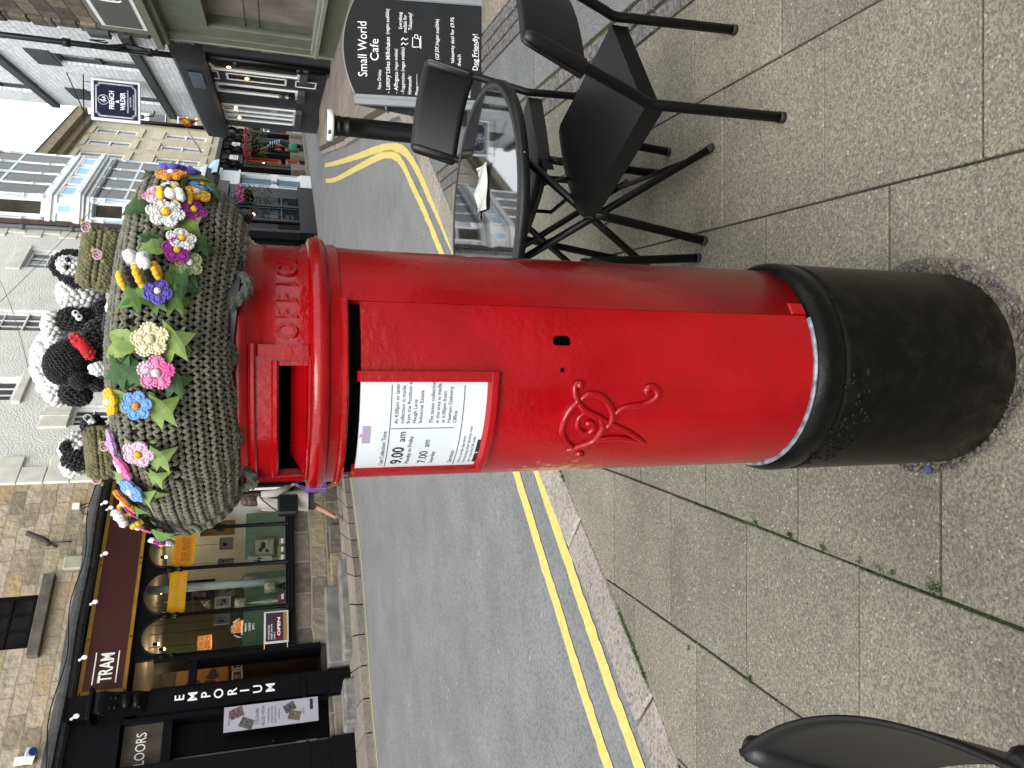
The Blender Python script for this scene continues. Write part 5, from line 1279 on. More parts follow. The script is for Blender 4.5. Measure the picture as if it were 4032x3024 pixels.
for i, (X, Y, c) in enumerate([(1108,2135,(.5,.4,.2)),(1106,2168,(.35,.3,.12)),(1100,2200,(.5,.5,.45)),(1098,2355,(.3,.06,.12))]):
    t, s, z = shopthing('gift_box', ['tan gift box at the foot of the badge sticker arch','olive gift box at the foot of the badge sticker arch','white gift box at the foot of the second column','dark red tin at the foot of the plain amber sticker arch'][i], 'gift box', X, Y, .3, 'small goods on the window shelf'); z = 1.302
    t.location = T.W(s,.3,z); mb = MB(); mb.box(-.06,.06,-.05,.05,0,.10+.03*(i % 2),b=.006); mb.build('box', M('goods_%s' % 'abcd'[i], c, rough=.5, var=.3, vs=20), t); mb = MB(); mb.box(-.05,.05,-.052,-.05,.03,.07); mb.build('box_label', whitesign, t)
# stickers on the glass
amb = M('amber_sticker', (.72,.36,.0), rough=.4, var=.08, emit=0); amb2 = M('orange_sticker_lettering', (.72,.24,.0), rough=.5); olink = M('sticker_olive_ink', (.25,.13,.0), rough=.5)
YG = .026
def stick(pts, mat, name, par=None, o=0.0): mb = MB(); mb.poly([(a, YG-o, b) for a, b in pts][::-1]); return mb.build(name, mat, par or tram)
P = [T.px(*q, YG) for q in [(660,2102),(738,2106),(752,2125),(740,2236),(655,2236)]]; za, zb = 3.19, 2.86
stick([(-.54,za),(.205,za),(.205,zb+.10),(.10,zb-.03),(-.43,zb-.03),(-.54,zb+.10)], amb, 'window_sticker'); stick([(-.40,zb+.02),(.06,zb+.02),(.15,(za+zb)/2),(.06,za-.04),(-.40,za-.04),(-.49,(za+zb)/2)], amb2, 'sticker_badge', None, .002)
mb = MB(); ftext(mb, 'EVER READY', -.39, 2.95, .14, YG-.004, b=.02, w=.46); mb.box(-.39,.07,YG-.0045,YG-.0035,2.92,2.93); mb.build('sticker_lettering', olink, tram)
stick([(-1.385,3.19),(-.59,3.19),(-.59,2.92),(-1.385,2.92)], amb, 'window_sticker')
mb = MB(); ftext(mb, 'TORCHES', -1.22, 3.08, .085, YG-.004, b=.01, w=.46); ftext(mb, 'CYCLE LAMPS', -1.25, 2.96, .085, YG-.004, b=.01, w=.54); mb.build('sticker_lettering', M('pale_amber_lettering', (.8,.52,.12), rough=.5), tram)
mb = MB()
for i in range(16): a = math.pi*(.05+.9*i/15); mb.text('SHOP LOCAL SHOP '[i], .05, lambda u, q: (-1.72-.17*math.cos(a)+u*.7, YG-.004, 1.98+.17*math.sin(a)+q), 'CENTER')
for i, w in enumerate(['HOMEWARE','PRINTS','CARDS','GIFTS']): ftext(mb, w, -1.72, 1.99-.06*i, .045, YG-.004, 'CENTER')
mb.build('window_lettering', whitesign, tram)
# open sign hung across the fourth arch
t = thing('open_sign', 'white framed OPEN sign hung on brass rods across the fourth arch', 'sign', T.W(-1.76,-.11,1.30), T.a)
s0, z0 = T.px(1137, 2527, -.13); s1, z1 = T.px(1040, 2411, -.13); w = (s1-s0)/2; h = z1-z0; t.location = T.W((s0+s1)/2, -.13, z0)
mb = MB(); mb.box(-w,w,-.012,.012,0,h,b=.004); pn = mb.build('frame', M('white_sign_frame', (.8,.8,.8), rough=.4), t)
mb = MB(); mb.box(-w+.03,w-.03,-.0145,-.0125,.03,h-.03); mb.build('panel', M('plum_sign_panel', (.055,.04,.06), rough=.4), t)
mb = MB(); mb.box(-w+.03,w-.03,-.0165,-.0150,.03,.085); mb.build('mustard_strip', M('mustard_panel', (.45,.25,.05), rough=.5), t)
mb = MB(); mb.box(-w+.06,w-.06,-.0165,-.0150,.115,.20); mb.build('red_ribbon', M('dark_red_ribbon', (.15,.01,.015), rough=.5), t)
mb = MB(); ftext(mb, 'OPEN', 0, .135, .062, -.0175, 'CENTER', .02, w=w*1.15); mb.build('open_lettering', whitesign, t); mb = MB()
for i, q in enumerate(['WE SHARE THIS','STREET AND WE','LOVE IT']): ftext(mb, q, -w+.06, h-.09-.045*i, .036, -.0175)
mb.build('sign_lettering', whitesign, t)
for z in (.02, h-.01): mb = MB(); mb.tube([(-w-.09,0,z),(w+.08,0,z)], .008, 8); mb.build('brass_rod', M('brass', (.55,.33,.1), rough=.3, metal=.9), t)
# doorway with steps
mb = MB(); mb.box(-2.22,-2.14,-.06,.35,.75,3.3); mb.box(-2.68,-2.22,-.02,.1,2.66,2.78); mb.box(-2.66,-2.6,-.02,.35,.75,3.3); dw = mb.build('door_frame', ironblk, tram)
mb = MB(); mb.add([(-2.6,.05,2.78),(-2.22,.05,2.78),(-2.22,.05,3.3),(-2.6,.05,3.3)], [(0,1,2,3)]); mb.build('transom_pane', clear, tram)
mb = MB(); mb.box(-2.66,-2.14,.0,3.1,.60,.74); mb.build('threshold', darkfl, tram)
brownw = M('brown_doorway_panel', (.12,.06,.03), rough=.6, var=.4, vs=4)
mb = MB(); mb.box(-2.66,-2.14,2.2,2.24,.74,1.9); mb.box(-2.16,-2.10,.1,2.2,.74,2.0); mb.build('inner_panel', brownw, tram)
mb = MB(); mb.box(-2.64,-1.28,-.37,-.02,.12,.66,b=.02); mb.build('grey_sill_stone', oakgrey, tram)
mb = MB(); mb.box(-2.66,-1.02,-.80,-.375,.12,.44,b=.03); mb.build('front_step', stepst, tram)
mb = MB(); mb.box(-3.72,-3.05,-.75,-.09,.12,.47,b=.03); mb.build('side_step', stepst, tram)
mb = MB(); mb.box(-3.72,-3.05,-.085,.1,.12,.66,b=.02); mb.build('side_sill_stone', plinthst, tram)
# lettered pilaster with its carved bracket
mb = MB(); mb.box(-3.02,-2.68,-.16,.02,.62,3.45); mb.box(-3.06,-2.66,-.185,-.0,.62,.66); mb.box(-3.05,-2.67,-.18,-.0,1.01,1.05); mb.box(-2.98,-2.72,-.175,-.158,1.12,3.35); pil = mb.build('pilaster', ironblk, tram)
mb = MB(); mb.box(-3.04,-2.72,-.24,.0,.22,.64); mb.build('pilaster_base', ironblk, tram)
mb = MB()
for ch, X, Y in [('E',718,2758),('M',770,2752),('P',822,2748),('O',872,2741),('R',926,2731),('I',975,2721),('U',1026,2716),('M',1076,2709)]:
    s, z = T.px(X, Y, -.18); ftext(mb, ch, -2.85, z-.02, .19, -.1765, 'CENTER', .012)
mb.build('pilaster_lettering', whitesign, pil)
mb = MB(); mb.box(-3.08,-2.62,-.40,-.0,4.02,4.08,b=.01); mb.box(-3.02,-2.68,-.22,.0,4.08,4.40)
pr = [(-.36,4.02),(-.385,3.93),(-.37,3.84),(-.33,3.78),(-.30,3.70),(-.30,3.63),(-.26,3.55),(-.27,3.48),(-.25,3.40),(-.19,3.32),(-.06,3.28),(-.06,4.02)]
mb.ext([(-3.0,y,z) for y, z in pr], (.30,0,0), smooth=True)
for sd in (-3.0,-2.70):
    mb.tube(smooth([(sd,-.30+.085*math.cos(a*.7)*(1-a/16),3.90+.085*math.sin(a*.7)*(1-a/16)) for a in range(14)],3), .013, 6)
for k in range(4):
    for sg in (-.07,.07): mb.ell((-2.85+sg,-.36+.02*k,3.93-.07*k), (.045,.03,.035), 8)
mb.ell((-2.85,-.30,3.58), (.12,.06,.07), 10); mb.ell((-2.85,-.27,3.44), (.11,.08,.06), 10, jit=.2); mb.ell((-2.77,-.24,3.40),(.05,.06,.05),8); mb.ell((-2.93,-.24,3.40),(.05,.06,.05),8)
mb.build('carved_bracket', ironblk, tram)
# neighbouring entrance at the left edge
mb = MB(); mb.box(-3.70,-3.10,-.02,.1,2.95,3.08); mb.box(-3.1,-3.03,-.05,.5,.66,3.66); mb.box(-4.6,-3.75,-.18,.0,.66,3.7); mb.box(-4.62,-3.73,-.2,.0,.98,1.03); mb.box(-4.6,-3.73,-.26,.0,.22,.66); mb.box(-3.75,-3.70,-.05,.5,.66,3.66)
mb.box(SL,-4.6,-.05,.0,.2,3.66); mb.build('left_entrance_frame', ironblk, tram)
tg = MB(); tg.add([(-3.70,.06,3.08),(-3.10,.06,3.08),(-3.10,.06,3.62),(-3.70,.06,3.62)], [(0,1,2,3)]); tg.build('floors_transom', M('frosted_bronze_glass', (.13,.11,.085), rough=.15, var=.4, vs=5), tram)
mb = MB(); s0, z0 = T.px(578, 2886, .05); ftext(mb, '3 FLOORS', s0-.64, z0, .20, .053, 'LEFT', w=.64); mb.build('transom_lettering', whitesign, tram)
dd = MB(); dd.box(-3.55,-3.10,.30,.35,.66,2.95)
for a, b, c, d in ((-3.50,-3.36,.80,1.45),(-3.30,-3.15,.80,1.45),(-3.50,-3.36,1.6,2.5),(-3.30,-3.15,1.6,2.5)):
    for q in ((a,a+.02,c,d),(b-.02,b,c,d),(a,b,c,c+.02),(a,b,d-.02,d)): dd.box(q[0],q[1],.288,.3,q[2],q[3])
dr2 = dd.build('black_door', ironblk, tram); mb = MB(); mb.ell((-3.52,.27,1.5), .028, 10); mb.build('door_knob', M('old_brass', (.2,.13,.05), rough=.35, metal=.8), dr2)
mb = MB(); mb.box(-3.70,-3.56,.32,.34,.66,2.95); mb.build('pale_door_panel', M('pale_grey_panel', (.3,.29,.26), rough=.6, var=.3, vs=3), tram)
mb = MB(); mb.box(-3.72,-3.56,.30,.318,.85,1.15); mb.build('pinned_notice', M('notice_white', (.6,.6,.58), rough=.6), tram)
mb = MB(); mb.add([(-3.75,.5,.66),(-3.05,.5,.66),(-3.05,.5,3.66),(-3.75,.5,3.66)], [(0,1,2,3)]); mb.build('entrance_back', brownw, tram)
# vertical banner beside the lettered pilaster
s0, s1, z0, z1 = -3.43, -3.06, .83, 2.22
t = thing('banner', 'tall white printed banner with four small photographs beside the lettered black pilaster', 'banner', T.W((s0+s1)/2,-.12,z0), T.a); w = (s1-s0)/2; h = z1-z0
mb = MB(); mb.box(-w,w,-.006,.006,0,h); mb.build('banner_sheet', M('lilac_white_vinyl', (.60,.58,.67), rough=.45, var=.08, vs=3), t)
def tilt_pic(x, z, a, c, ww=.15, hh=.20):
    mb = MB(); ca, sa = math.cos(R(a)), math.sin(R(a)); mb.add([(x+u*ca-v*sa,-.0075,z+u*sa+v*ca) for u, v in ((-ww/2,-hh/2),(ww/2,-hh/2),(ww/2,hh/2),(-ww/2,hh/2))], [(0,1,2,3)]); mb.build('photograph', M('banner_photo_'+c, dict(grey=(.13,.13,.125),pinkish=(.2,.12,.13),brown=(.17,.14,.11),dark=(.10,.10,.10))[c], rough=.5, var=.8, vs=22), t)
tilt_pic(.08,h-.18,18,'pinkish'); tilt_pic(-.09,h-.33,-25,'grey'); tilt_pic(.07,.43,25,'dark',.13,.17); tilt_pic(-.06,.36,-15,'brown',.14,.18)
mb = MB()
for q, z, s_, ww in (('Vintage',h-.09,.05,.17),('3 FLOORS',h-.50,.062,.24),('FILLED WITH',h-.59,.062,.29),('FURNITURE',h-.66,.036,.2),('VINTAGE CLOTHES',h-.71,.036,.25),('RETRO, UNUSUAL &',h-.76,.036,.25),('antiques',h-.81,.036,.15),('DOG',.25,.03,.06),('FRIENDLY',.21,.03,.1)): mb = MB(); ftext(mb, q, -ww/2-.01, z, s_, -.0078, w=ww); mb.build('banner_line', ink, t)
mb = MB(); mb.box(.0,.16,-.0085,-.0075,.08,.125); mb.build('banner_box', ink, t)
# small fittings on the wall
def fit(name, label, cat, X, Y, off): s, z = T.px(X, Y, off); return thing(name, label, cat, T.W(s,off,z), T.a), s, z
t, s, z = fit('security_camera', 'white floodlight camera with a blue lens on the stone wall at the left edge', 'security camera', 120, 2992, -.02)
wp = M('white_plastic', (.72,.72,.70), rough=.4, k=.9)
mb = MB(); mb.box(-.06,.06,-.03,.0,.08,.20,b=.01); mb.build('bracket', wp, t); mb = MB(); mb.obox((.0,-.16,-.02), (.06,0,0), (0,-.16,-.05), (0,-.02,.055)); mb.build('housing', wp, t); mb = MB(); mb.tube([(0,-.29,-.09),(0,-.34,-.10)], .055, 14); mb.build('lens', M('blue_lens', (.03,.08,.25), rough=.15), t)
t, s, z = fit('alarm_box', 'cream plastic alarm box on the stone wall above the fascia', 'alarm box', 292, 2222, 0); mb = MB(); mb.box(-.13,.13,-.09,.0,-.15,.15,b=.025); mb.build('case', M('cream_plastic', (.62,.60,.44), rough=.5), t); mb = MB(); mb.tube([(.0,-.03,-.14),(.04,-.02,-.3),(-.05,-.02,-.42)], .006, 6); mb.build('cable', ironblk, t)
t, s, z = fit('junction_box', 'small white junction box with looped cable on the stone wall', 'junction box', 302, 1995, 0); mb = MB(); mb.box(-.06,.06,-.05,.0,-.06,.06,b=.01); mb.build('case', wp, t); mb = MB(); mb.tube(smooth([(0,-.02,-.06),(.04,-.02,-.2),(-.1,-.02,-.26),(-.18,-.02,-.15),(-.05,-.02,-.1),(.02,-.02,-.4)],6), .007, 6); mb.build('cable', ironblk, t)
t, s, z = fit('pipe_stub', 'rusty angled pipe stub sticking out of the stone wall', 'pipe', 190, 2145, 0); mb = MB(); mb.tube([(0,0,0),(.0,-.1,-.02),(.03,-.14,.06),(.12,-.22,.30)], [.035,.035,.045,.045], 12); mb.tube([(0,-.02,-.02),(-.06,-.02,-.14)], .02, 8); mb.tube([(.02,-.03,-.05),(.02,-.03,-.35)], .012, 6); mb.build('pipe', M('rusty_iron', (.09,.07,.06), rough=.8, var=.4, vs=20), t)
cbm = MB(); P = [(-8.5+(SR+8.5)*i/40, -.275-.01*math.sin(i), 4.53+.05*math.sin(i*.9)) for i in range(41)]; cbm.tube(P, .008, 6)
cb_o = cbm.build('festoon_cable', ironblk, tram)
for X, Y in [(433,2002),(412,2182),(371,2373),(328,2592),(296,2824),(412,1981)]:
    t, s, z = fit('festoon_bulb', 'white festoon bulb clipped along the lead cornice', 'bulb', X, Y, -.29); t['group'] = 'festoon bulbs along the cornice'
    mb = MB(); mb.tube([(-.02,.02,.06),(0,0,.02)], .018, 8); mb.build('socket', wp, t); mb = MB(); mb.ell((.01,-.01,-.015), (.034,.034,.04), 12); mb.build('globe', bulbw, t)
# ================================================================ white rendered house beside the stone shop
cream_trim = M('cream_stone_trim', (.56,.55,.49), k=1.05, rough=.85, var=.12, vs=5, bump=.15, bs=30)
roughcast = M('off_white_roughcast', (.60,.60,.565), k=1.05, rough=.95, var=.07, vs=3, bump=1.0, bs=26, bd=.03)
whitewood = M('white_window_paint', (.68,.69,.68), k=1.05, rough=.5, var=.05)
greywood = M('grey_window_paint', (.10,.115,.12), rough=.5, var=.15)
cast = M('grey_cast_iron_pipe', (.13,.15,.165), rough=.5, var=.2)
Wf = Face(-1.79, 15.33, 54)
wh = bld(Wf, 'rendered_house', 'off white roughcast house with pale corner stones between the stone shop and the blue bay')
holes = [(8.1,9.1,5.9,7.62),(5.1,6.0,5.95,8.0),(2.5,3.3,6.5,8.2),(1.66,2.3,4.0,5.38),(5.0,6.0,3.6,5.2),(8.0,9.1,3.6,5.1)]
mb = MB(); wallholes(mb, 0.0, 10.3, 0, 9.6, holes, rev=.16); shell(mb, 0, 10.3, 0, 9.6, 6.5); mb.build('wall', roughcast, wh)
for h in holes:
    sash(wh, h[0]+.01, h[1]-.01, h[2]+.02, h[3]-.01, .11, whitewood, paleglass if h[0] > 3 else darkglass, 3, 4, .06, .02)
    mb = MB(); mb.box(h[0]-.12, h[1]+.12, -.06, .04, h[2]-.16, h[2]-.005, b=.01); mb.build('sill', cream_trim, wh)
    mb = MB()
    if h[3] < 5.5 and h[0] < 3:
        for k in range(5): a = lerp(h[0]-.08, h[1]+.08, k/5); mb.box(a+.005, a+(h[1]-h[0]+.16)/5-.005, -.05-.015*(k == 2), .0, h[3]+.0, h[3]+.46+.05*(k == 2))
    else: mb.box(h[0]-.15, h[1]+.15, -.045, .0, h[3], h[3]+.3, b=.008)
    mb.build('lintel', cream_trim, wh)
mb = MB()
for k in range(22): w = .72 if k % 2 else .42; mb.box(-.01, w, -.05, .0, .4+.42*k+.006, .4+.42*(k+1)-.006, b=.012)
mb.build('corner_stones', cream_trim, wh); mb = MB()
for k in range(22): w = .5 if k % 2 else .3; mb.box(10.3-w, 10.31, -.04, .0, .4+.42*k+.006, .4+.42*(k+1)-.006, b=.012)
mb.build('corner_stones', cream_trim, wh)
mb = MB(); mb.box(.0,10.3,-.12,.0,.2,3.15); mb.box(.0,10.3,-.2,.0,3.15,3.3); mb.build('shopfront', ironblk, wh)
mb = MB(); 
for s in (1.0,3.4,6.2,8.4): mb.box(s,s+1.7,-.128,-.121,.9,2.7)
mb.build('shop_glass_panel', darkglass, wh)
mb = MB(); mb.tube([(10.18,-.12,3.3),(10.18,-.12,9.3)], .055, 12)
for z in (4.4,5.6,6.8,8.0): mb.tube([(10.18,-.12,z),(10.18,-.12,z+.1)], .075, 12)
mb.box(10.0,10.32,-.24,-.0,9.2,9.55); mb.build('drainpipe', cast, wh)
mb = MB(); mb.tube([(10.42,-.06,3.3),(10.42,-.06,9.8)], .045, 10); mb.build('black_drainpipe', ironblk, wh)
mb = MB()
for a, b in (((.2,-.1,9.0),(7.5,-2.5,5.2)),((9.0,-.3,8.8),(1.0,-1.8,5.6))): mb.tube([Vector(a).lerp(Vector(b), t/12)-Vector((0,0,.5*math.sin(math.pi*t/12)*.3)) for t in range(13)], .006, 5)
mb.build('overhead_wire', M('grey_wire', (.12,.12,.12), rough=.7), wh)
# ================================================================ blue and white bay over a black shop
Bf = Face(4.85, 24.5, 58)
bay = bld(Bf, 'bay_fronted_shop', 'white and pale blue two storey oriel bay over a black shopfront')
bw = M('bay_white_paint', (.66,.68,.69), k=1.05, rough=.5, var=.05, vs=4); bb = M('bay_blue_paint', (.30,.50,.66), k=1.05, rough=.5, var=.08, vs=4); bdk = M('bay_slate_blue', (.11,.17,.19), rough=.6); brick = masonry('dark_red_brick', [(.12,.055,.04),(.2,.09,.06),(.26,.13,.09)], (.25,.2,.17), .225, .075, .01, warp=.004)
baydark = M('curtained_bay_glass', (.075,.07,.055), rough=.12, var=.5, vs=2, spec=.2)
mb = MB(); wallholes(mb, -.75, 5.05, 0, 11.2, [], 0); shell(mb, -.75, 5.05, 0, 11.2, 6.5); mb.build('wall', brick, bay)
BO = -.5; bx0, bx1 = .15, 4.05; cl0, cr1 = -.42, 4.6      # front face and canted ends
def baypt(u):   # u 0..1 left cant, 1..2 front, 2..3 right cant -> (s, y)
    if u < 1: return lerp(cl0, bx0, u), lerp(0, BO, u)
    if u < 2: return lerp(bx0, bx1, u-1), BO
    return lerp(bx1, cr1, u-2), lerp(BO, 0, u-2)
def bayband(mb, z0, z1, out, z1out=None, mi=0):
    o2 = out if z1out is None else z1out
    a = [(cl0-out*.9,0),(bx0-out*.45,BO-out),(bx1+out*.45,BO-out),(cr1+out*.9,0)]; b = [(cl0-o2*.9,0),(bx0-o2*.45,BO-o2),(bx1+o2*.45,BO-o2),(cr1+o2*.9,0)]
    mb.add([(x,y,z0) for x, y in a]+[(x,y,z1) for x, y in b], [(0,1,5,4),(1,2,6,5),(2,3,7,6),(3,2,1,0),(4,5,6,7)], mi=mi)
def lat(mb, u0, u1, z0, z1, out0, out1):
    """slab on the bay's skin between two positions"""
    p, q = Vector(baypt(u0)), Vector(baypt(u1-1e-6)); n = Vector(((q-p).y, -(q-p).x)).normalized()
    a, b, c, d = p+n*out1, q+n*out1, q+n*out0, p+n*out0
    mb.add([(v.x,v.y,z0) for v in (a,b,c,d)]+[(v.x,v.y,z1) for v in (a,b,c,d)], [(3,2,1,0),(4,5,6,7),(0,1,5,4),(1,2,6,5),(2,3,7,6),(3,0,4,7)])
mb = MB(); bayband(mb, 3.75, 11.0, 0.0); bayo = mb.build('oriel_bay', bw, bay)
for z0, z1, o in ((3.70,3.80,.10),(3.80,3.86,.06),(4.36,4.42,.05),(4.42,4.50,.09),(6.60,6.68,.05),(6.72,6.80,.12),(6.80,6.88,.18),(6.88,6.95,.13),(6.95,7.0,.08),(7.42,7.48,.05),(7.55,7.63,.08),(7.63,7.70,.05),(9.95,10.05,.08),(10.05,10.2,.16)): mb = MB(); bayband(mb, z0, z1, o); mb.build('moulding', bw, bayo)
mb = MB(); us = [0.12,.88]+[] ; fr = [1+i/5 for i in range(6)]
blue = MB(); glass = MB(); cols = MB(); caps = MB(); trans = MB(); hood = MB()
spans = [(.16,.84)] + [(1.015+.246*i, 1.015+.246*(i+1)-.012) for i in range(4)] + [(2.16,2.84)]
for u0, u1 in spans:
    d = (Vector(baypt(u1-1e-6))-Vector(baypt(u0))).length; e = .10/d*(u1-u0)
    for z0, z1 in ((3.90,4.30),(7.06,7.36)): trans = MB(); blue = MB(); lat(blue, u0+e*1.6, u1-e*1.6, z0, z1, .0, .022); lat(trans, u0+e*.9, u1-e*.9, z0-.06, z0, 0, .035); lat(trans, u0+e*.9, u1-e*.9, z1, z1+.06, 0, .035); lat(trans, u0+e*.9, u0+e*1.6, z0, z1, 0, .035); lat(trans, u1-e*1.6, u1-e*.9, z0, z1, 0, .035); trans.build('panel_frame', bw, bayo); blue.build('blue_panel', bb, bayo)
    for z0, zt, z1 in ((4.62,5.7,6.42),(7.82,9.1,9.8)):
        glass = MB(); lat(glass, u0+e*.5, u1-e*.5, z0, z1, .0, .006); glass.build('bay_pane', baydark, bayo); fm = MB(); lat(fm, u0+e*.5, u1-e*.5, zt-.035, zt+.035, 0, .022)
        for uu in (u0+e*.5, u1-e*.5): lat(fm, uu-e*.1, uu+e*.1, z0, z1, 0, .015)
        fm.build('glazing_frame', bw, bayo); hood = MB(); lat(hood, u0+e*.5, u1-e*.5, z1+.02, z1+.09, 0, .07); hood.build('blue_hood', bdk, bayo)
for z0, z1 in ((4.52,6.58),(7.72,9.93)):
    for u in [.05,.92]+[1.005+.2465*i for i in range(5)]+[2.08,2.94]:
        p = baypt(min(u, 2.99)); q = baypt(min(u+.001, 2.995)); n = Vector((q[1]-p[1], -(q[0]-p[0]))).normalized() if u < 2.98 else Vector((1,-1)).normalized(); c = Vector(p)+n*.012; c2 = c+n*.026; mb = MB()
        mb.tube([(c.x,c.y,z0),(c.x,c.y,z0+.18),(c.x,c.y,z0+.185),(c.x,c.y,z0+.52),(c.x,c.y,z0+.525),(c.x,c.y,z0+.56),(c.x,c.y,z0+.565),(c.x,c.y,z1-.4),(c.x,c.y,z1-.395),(c.x,c.y,z1-.36),(c.x,c.y,z1-.355),(c.x,c.y,z1-.1),(c.x,c.y,z1-.095),(c.x,c.y,z1)], [.052,.052,.04,.04,.05,.05,.038,.038,.05,.05,.04,.04,.055,.055], 10)
        col_ = mb.build('bay_column', bw, bayo); mb = MB(); mb.tube([(c2.x,c2.y,z0+.6),(c2.x,c2.y,z1-.42)], .018, 6); mb.build('blue_strip', bb, bayo)
mb = MB(); bayband(mb, 3.42, 3.72, -.05, .02); bayband(mb, 3.3, 3.42, -.2, -.05); mb.build('bay_corbel', M('dark_timber_corbel', (.06,.045,.04), rough=.6, var=.3), bay)
# black shop below
mb = MB(); mb.box(-1.0,3.3,-.35,.0,2.95,3.3); mb.box(-1.0,3.3,-.30,-.0,.2,.75); mb.box(2.3,3.3,-.2,.0,.2,2.95); mb.box(-.15,.0,-.3,.0,.75,2.95); mb.box(1.15,1.3,-.3,.0,.75,2.95); mb.box(-1.05,-.85,-.3,.0,.75,2.95); sf = mb.build('shopfront', ironblk, bay)
mb = MB(); mb.box(-.85,2.3,-.29,-.27,.75,.78); 
for s0, s1 in ((-.85,-.15),(.0,1.15),(1.3,2.3)): mb.box(s0,s1,-.25,-.24,.78,2.95)
mb.build('shop_panes', glassmat('bay_shop_glass', (.7,.75,.8), .12), bay)
mb = MB(); mb.add([(-1,-.02,.3),(2.3,-.02,.3),(2.3,-.02,2.95),(-1,-.02,2.95)], [(0,1,2,3)]); mb.build('shop_backdrop', M('dim_shop_interior', (.045,.035,.03), rough=.9, var=.7, vs=3), bay)
mb = MB()
for s0, s1 in ((.02,1.13),(1.32,2.28)): 
    for a, b, c, d in ((s0,s1,1.28,1.30),(s0,s1,2.80,2.82),(s0,s0+.02,.8,2.82),(s1-.02,s1,.8,2.82)): mb.box(a,b,-.262,-.252,c,d)
ftext(mb, 'REAL ALES', 1.4, 1.10, .09, -.26); ftext(mb, 'BOOKS', .15, 1.08, .12, -.26); ftext(mb, '& GIFTS', .15, .92, .12, -.26); mb.build('blue_window_lines', M('blue_sign_line', (.06,.25,.42), rough=.5), bay)
for i, (s, z, c) in enumerate([(1.75,1.75,(.4,.22,.03)),(.35,1.9,(.2,.35,.35)),(.7,1.6,(.35,.3,.25)),(1.9,1.35,(.2,.02,.02)),(.95,1.5,(.15,.2,.1)),(-.5,1.6,(.3,.3,.25)),(.5,1.25,(.25,.05,.06)),(1.5,1.2,(.25,.04,.04)),(.2,1.55,(.1,.25,.3))]):
    t = thing('poster', 'small %s coloured display card inside the black bay shop window' % ['ochre','teal','buff','red','green','grey','crimson upper','crimson lower','turquoise'][i], 'display card', Bf.W(s,-.12,z), Bf.a, 'display cards in the bay shop window'); mb = MB(); mb.box(-.13,.13,-.01,.01,-.2,.2); mb.build('card', M('display_card_%d' % i, c, rough=.6, var=.7, vs=9), t)
for i, (s, z) in enumerate([(1.55,2.25),(1.95,2.3),(.85,2.15),(.3,2.35)]):
    t = thing('shop_lamp', 'warm glowing lamp inside the black bay shop window', 'lamp', Bf.W(s,-.1,z), Bf.a, 'glowing lamps in the bay shop'); mb = MB(); mb.ell((0,0,0), (.05,.05,.06), 10); mb.build('bulb', M('glowing_bulb', (1,.62,.25), emit=9, ecol=(1,.55,.2)), t); mb = MB(); mb.tube([(0,0,.05),(0,0,.5)], .008, 6); mb.build('cord', ironblk, t)
# pale blue door case at the right end of the bay building
mb = MB(); mb.box(3.5,5.0,-.18,.0,2.72,3.35); mb.box(3.46,5.04,-.24,.0,3.27,3.36); mb.box(3.46,5.04,-.22,.0,2.66,2.73); mb.box(3.5,3.72,-.16,.0,.4,2.66); mb.box(4.78,5.0,-.16,.0,.4,2.66); mb.box(3.72,4.78,-.08,.0,1.42,1.62); mb.box(3.48,5.02,-.2,.0,.2,.62); dc = mb.build('door_case', bw, bay)
mb = MB(); mb.box(3.80,4.70,-.05,-.005,.64,1.40); mb.box(3.80,4.70,-.05,-.005,1.64,2.62)
for k in range(10): mb.box(3.82+.09*k,3.83+.09*k,-.058,-.05,.64,1.40); mb.box(3.82+.09*k,3.83+.09*k,-.058,-.05,1.64,2.62)
mb.tube([(4.25,-.09,1.52),(4.25,-.12,1.52)], .13, 16)
for s in (3.57,4.85): mb.box(s,s+.08,-.168,-.16,1.65,2.55); mb.box(s,s+.08,-.168,-.16,.72,1.38)
mb.build('door_panel', M('bay_door_blue', (.17,.38,.52), rough=.5, var=.08), bay)
mb = MB()
for k in range(11): a0, a1 = math.pi*k/22, math.pi*(k+1)/22; mb.add([(3.5,-.55*math.cos(a0)*1.0,3.36+.42*math.sin(a0)),(5.0,-.55*math.cos(a0),3.36+.42*math.sin(a0)),(5.0,-.55*math.cos(a1),3.36+.42*math.sin(a1)),(3.5,-.55*math.cos(a1),3.36+.42*math.sin(a1))], [(0,1,2,3)], True)
mb.build('door_hood', bb, bay)
# ================================================================ cream brick building with the dark pub front
K = 1.1; Cf = Face(8.58*K, 30.5*K, 58)
def cz(z): return EYE+(z-EYE)*K
creamb = masonry('cream_painted_brick', [(.52,.47,.31),(.60,.545,.38),(.66,.60,.44)], (.50,.46,.33), .3, .1, .012, stain=(.25,(.38,.33,.22)), k=.80, warp=.004, bump=.5, nscale=8)
creamt = M('cream_window_trim', (.64,.58,.41), k=.80, rough=.8, var=.08, vs=5)
cr = bld(Cf, 'cream_brick_house', 'cream painted brick house with sash windows above a dark pub front')
cw_ = [(lerp(-1.2,2.05,i/2)*K, (lerp(-1.2,2.05,i/2)+.72)*K) for i in range(3)]
holes = [(a, b, cz(z0), cz(z1)) for a, b in cw_ for z0, z1 in ((4.12,5.66),(6.62,8.12))]
mb = MB(); wallholes(mb, -4.5, 3.88*K, 0, cz(8.6), holes, rev=.12); shell(mb, -4.5, 3.88*K, 0, cz(8.6), 7); mb.build('wall', creamb, cr)
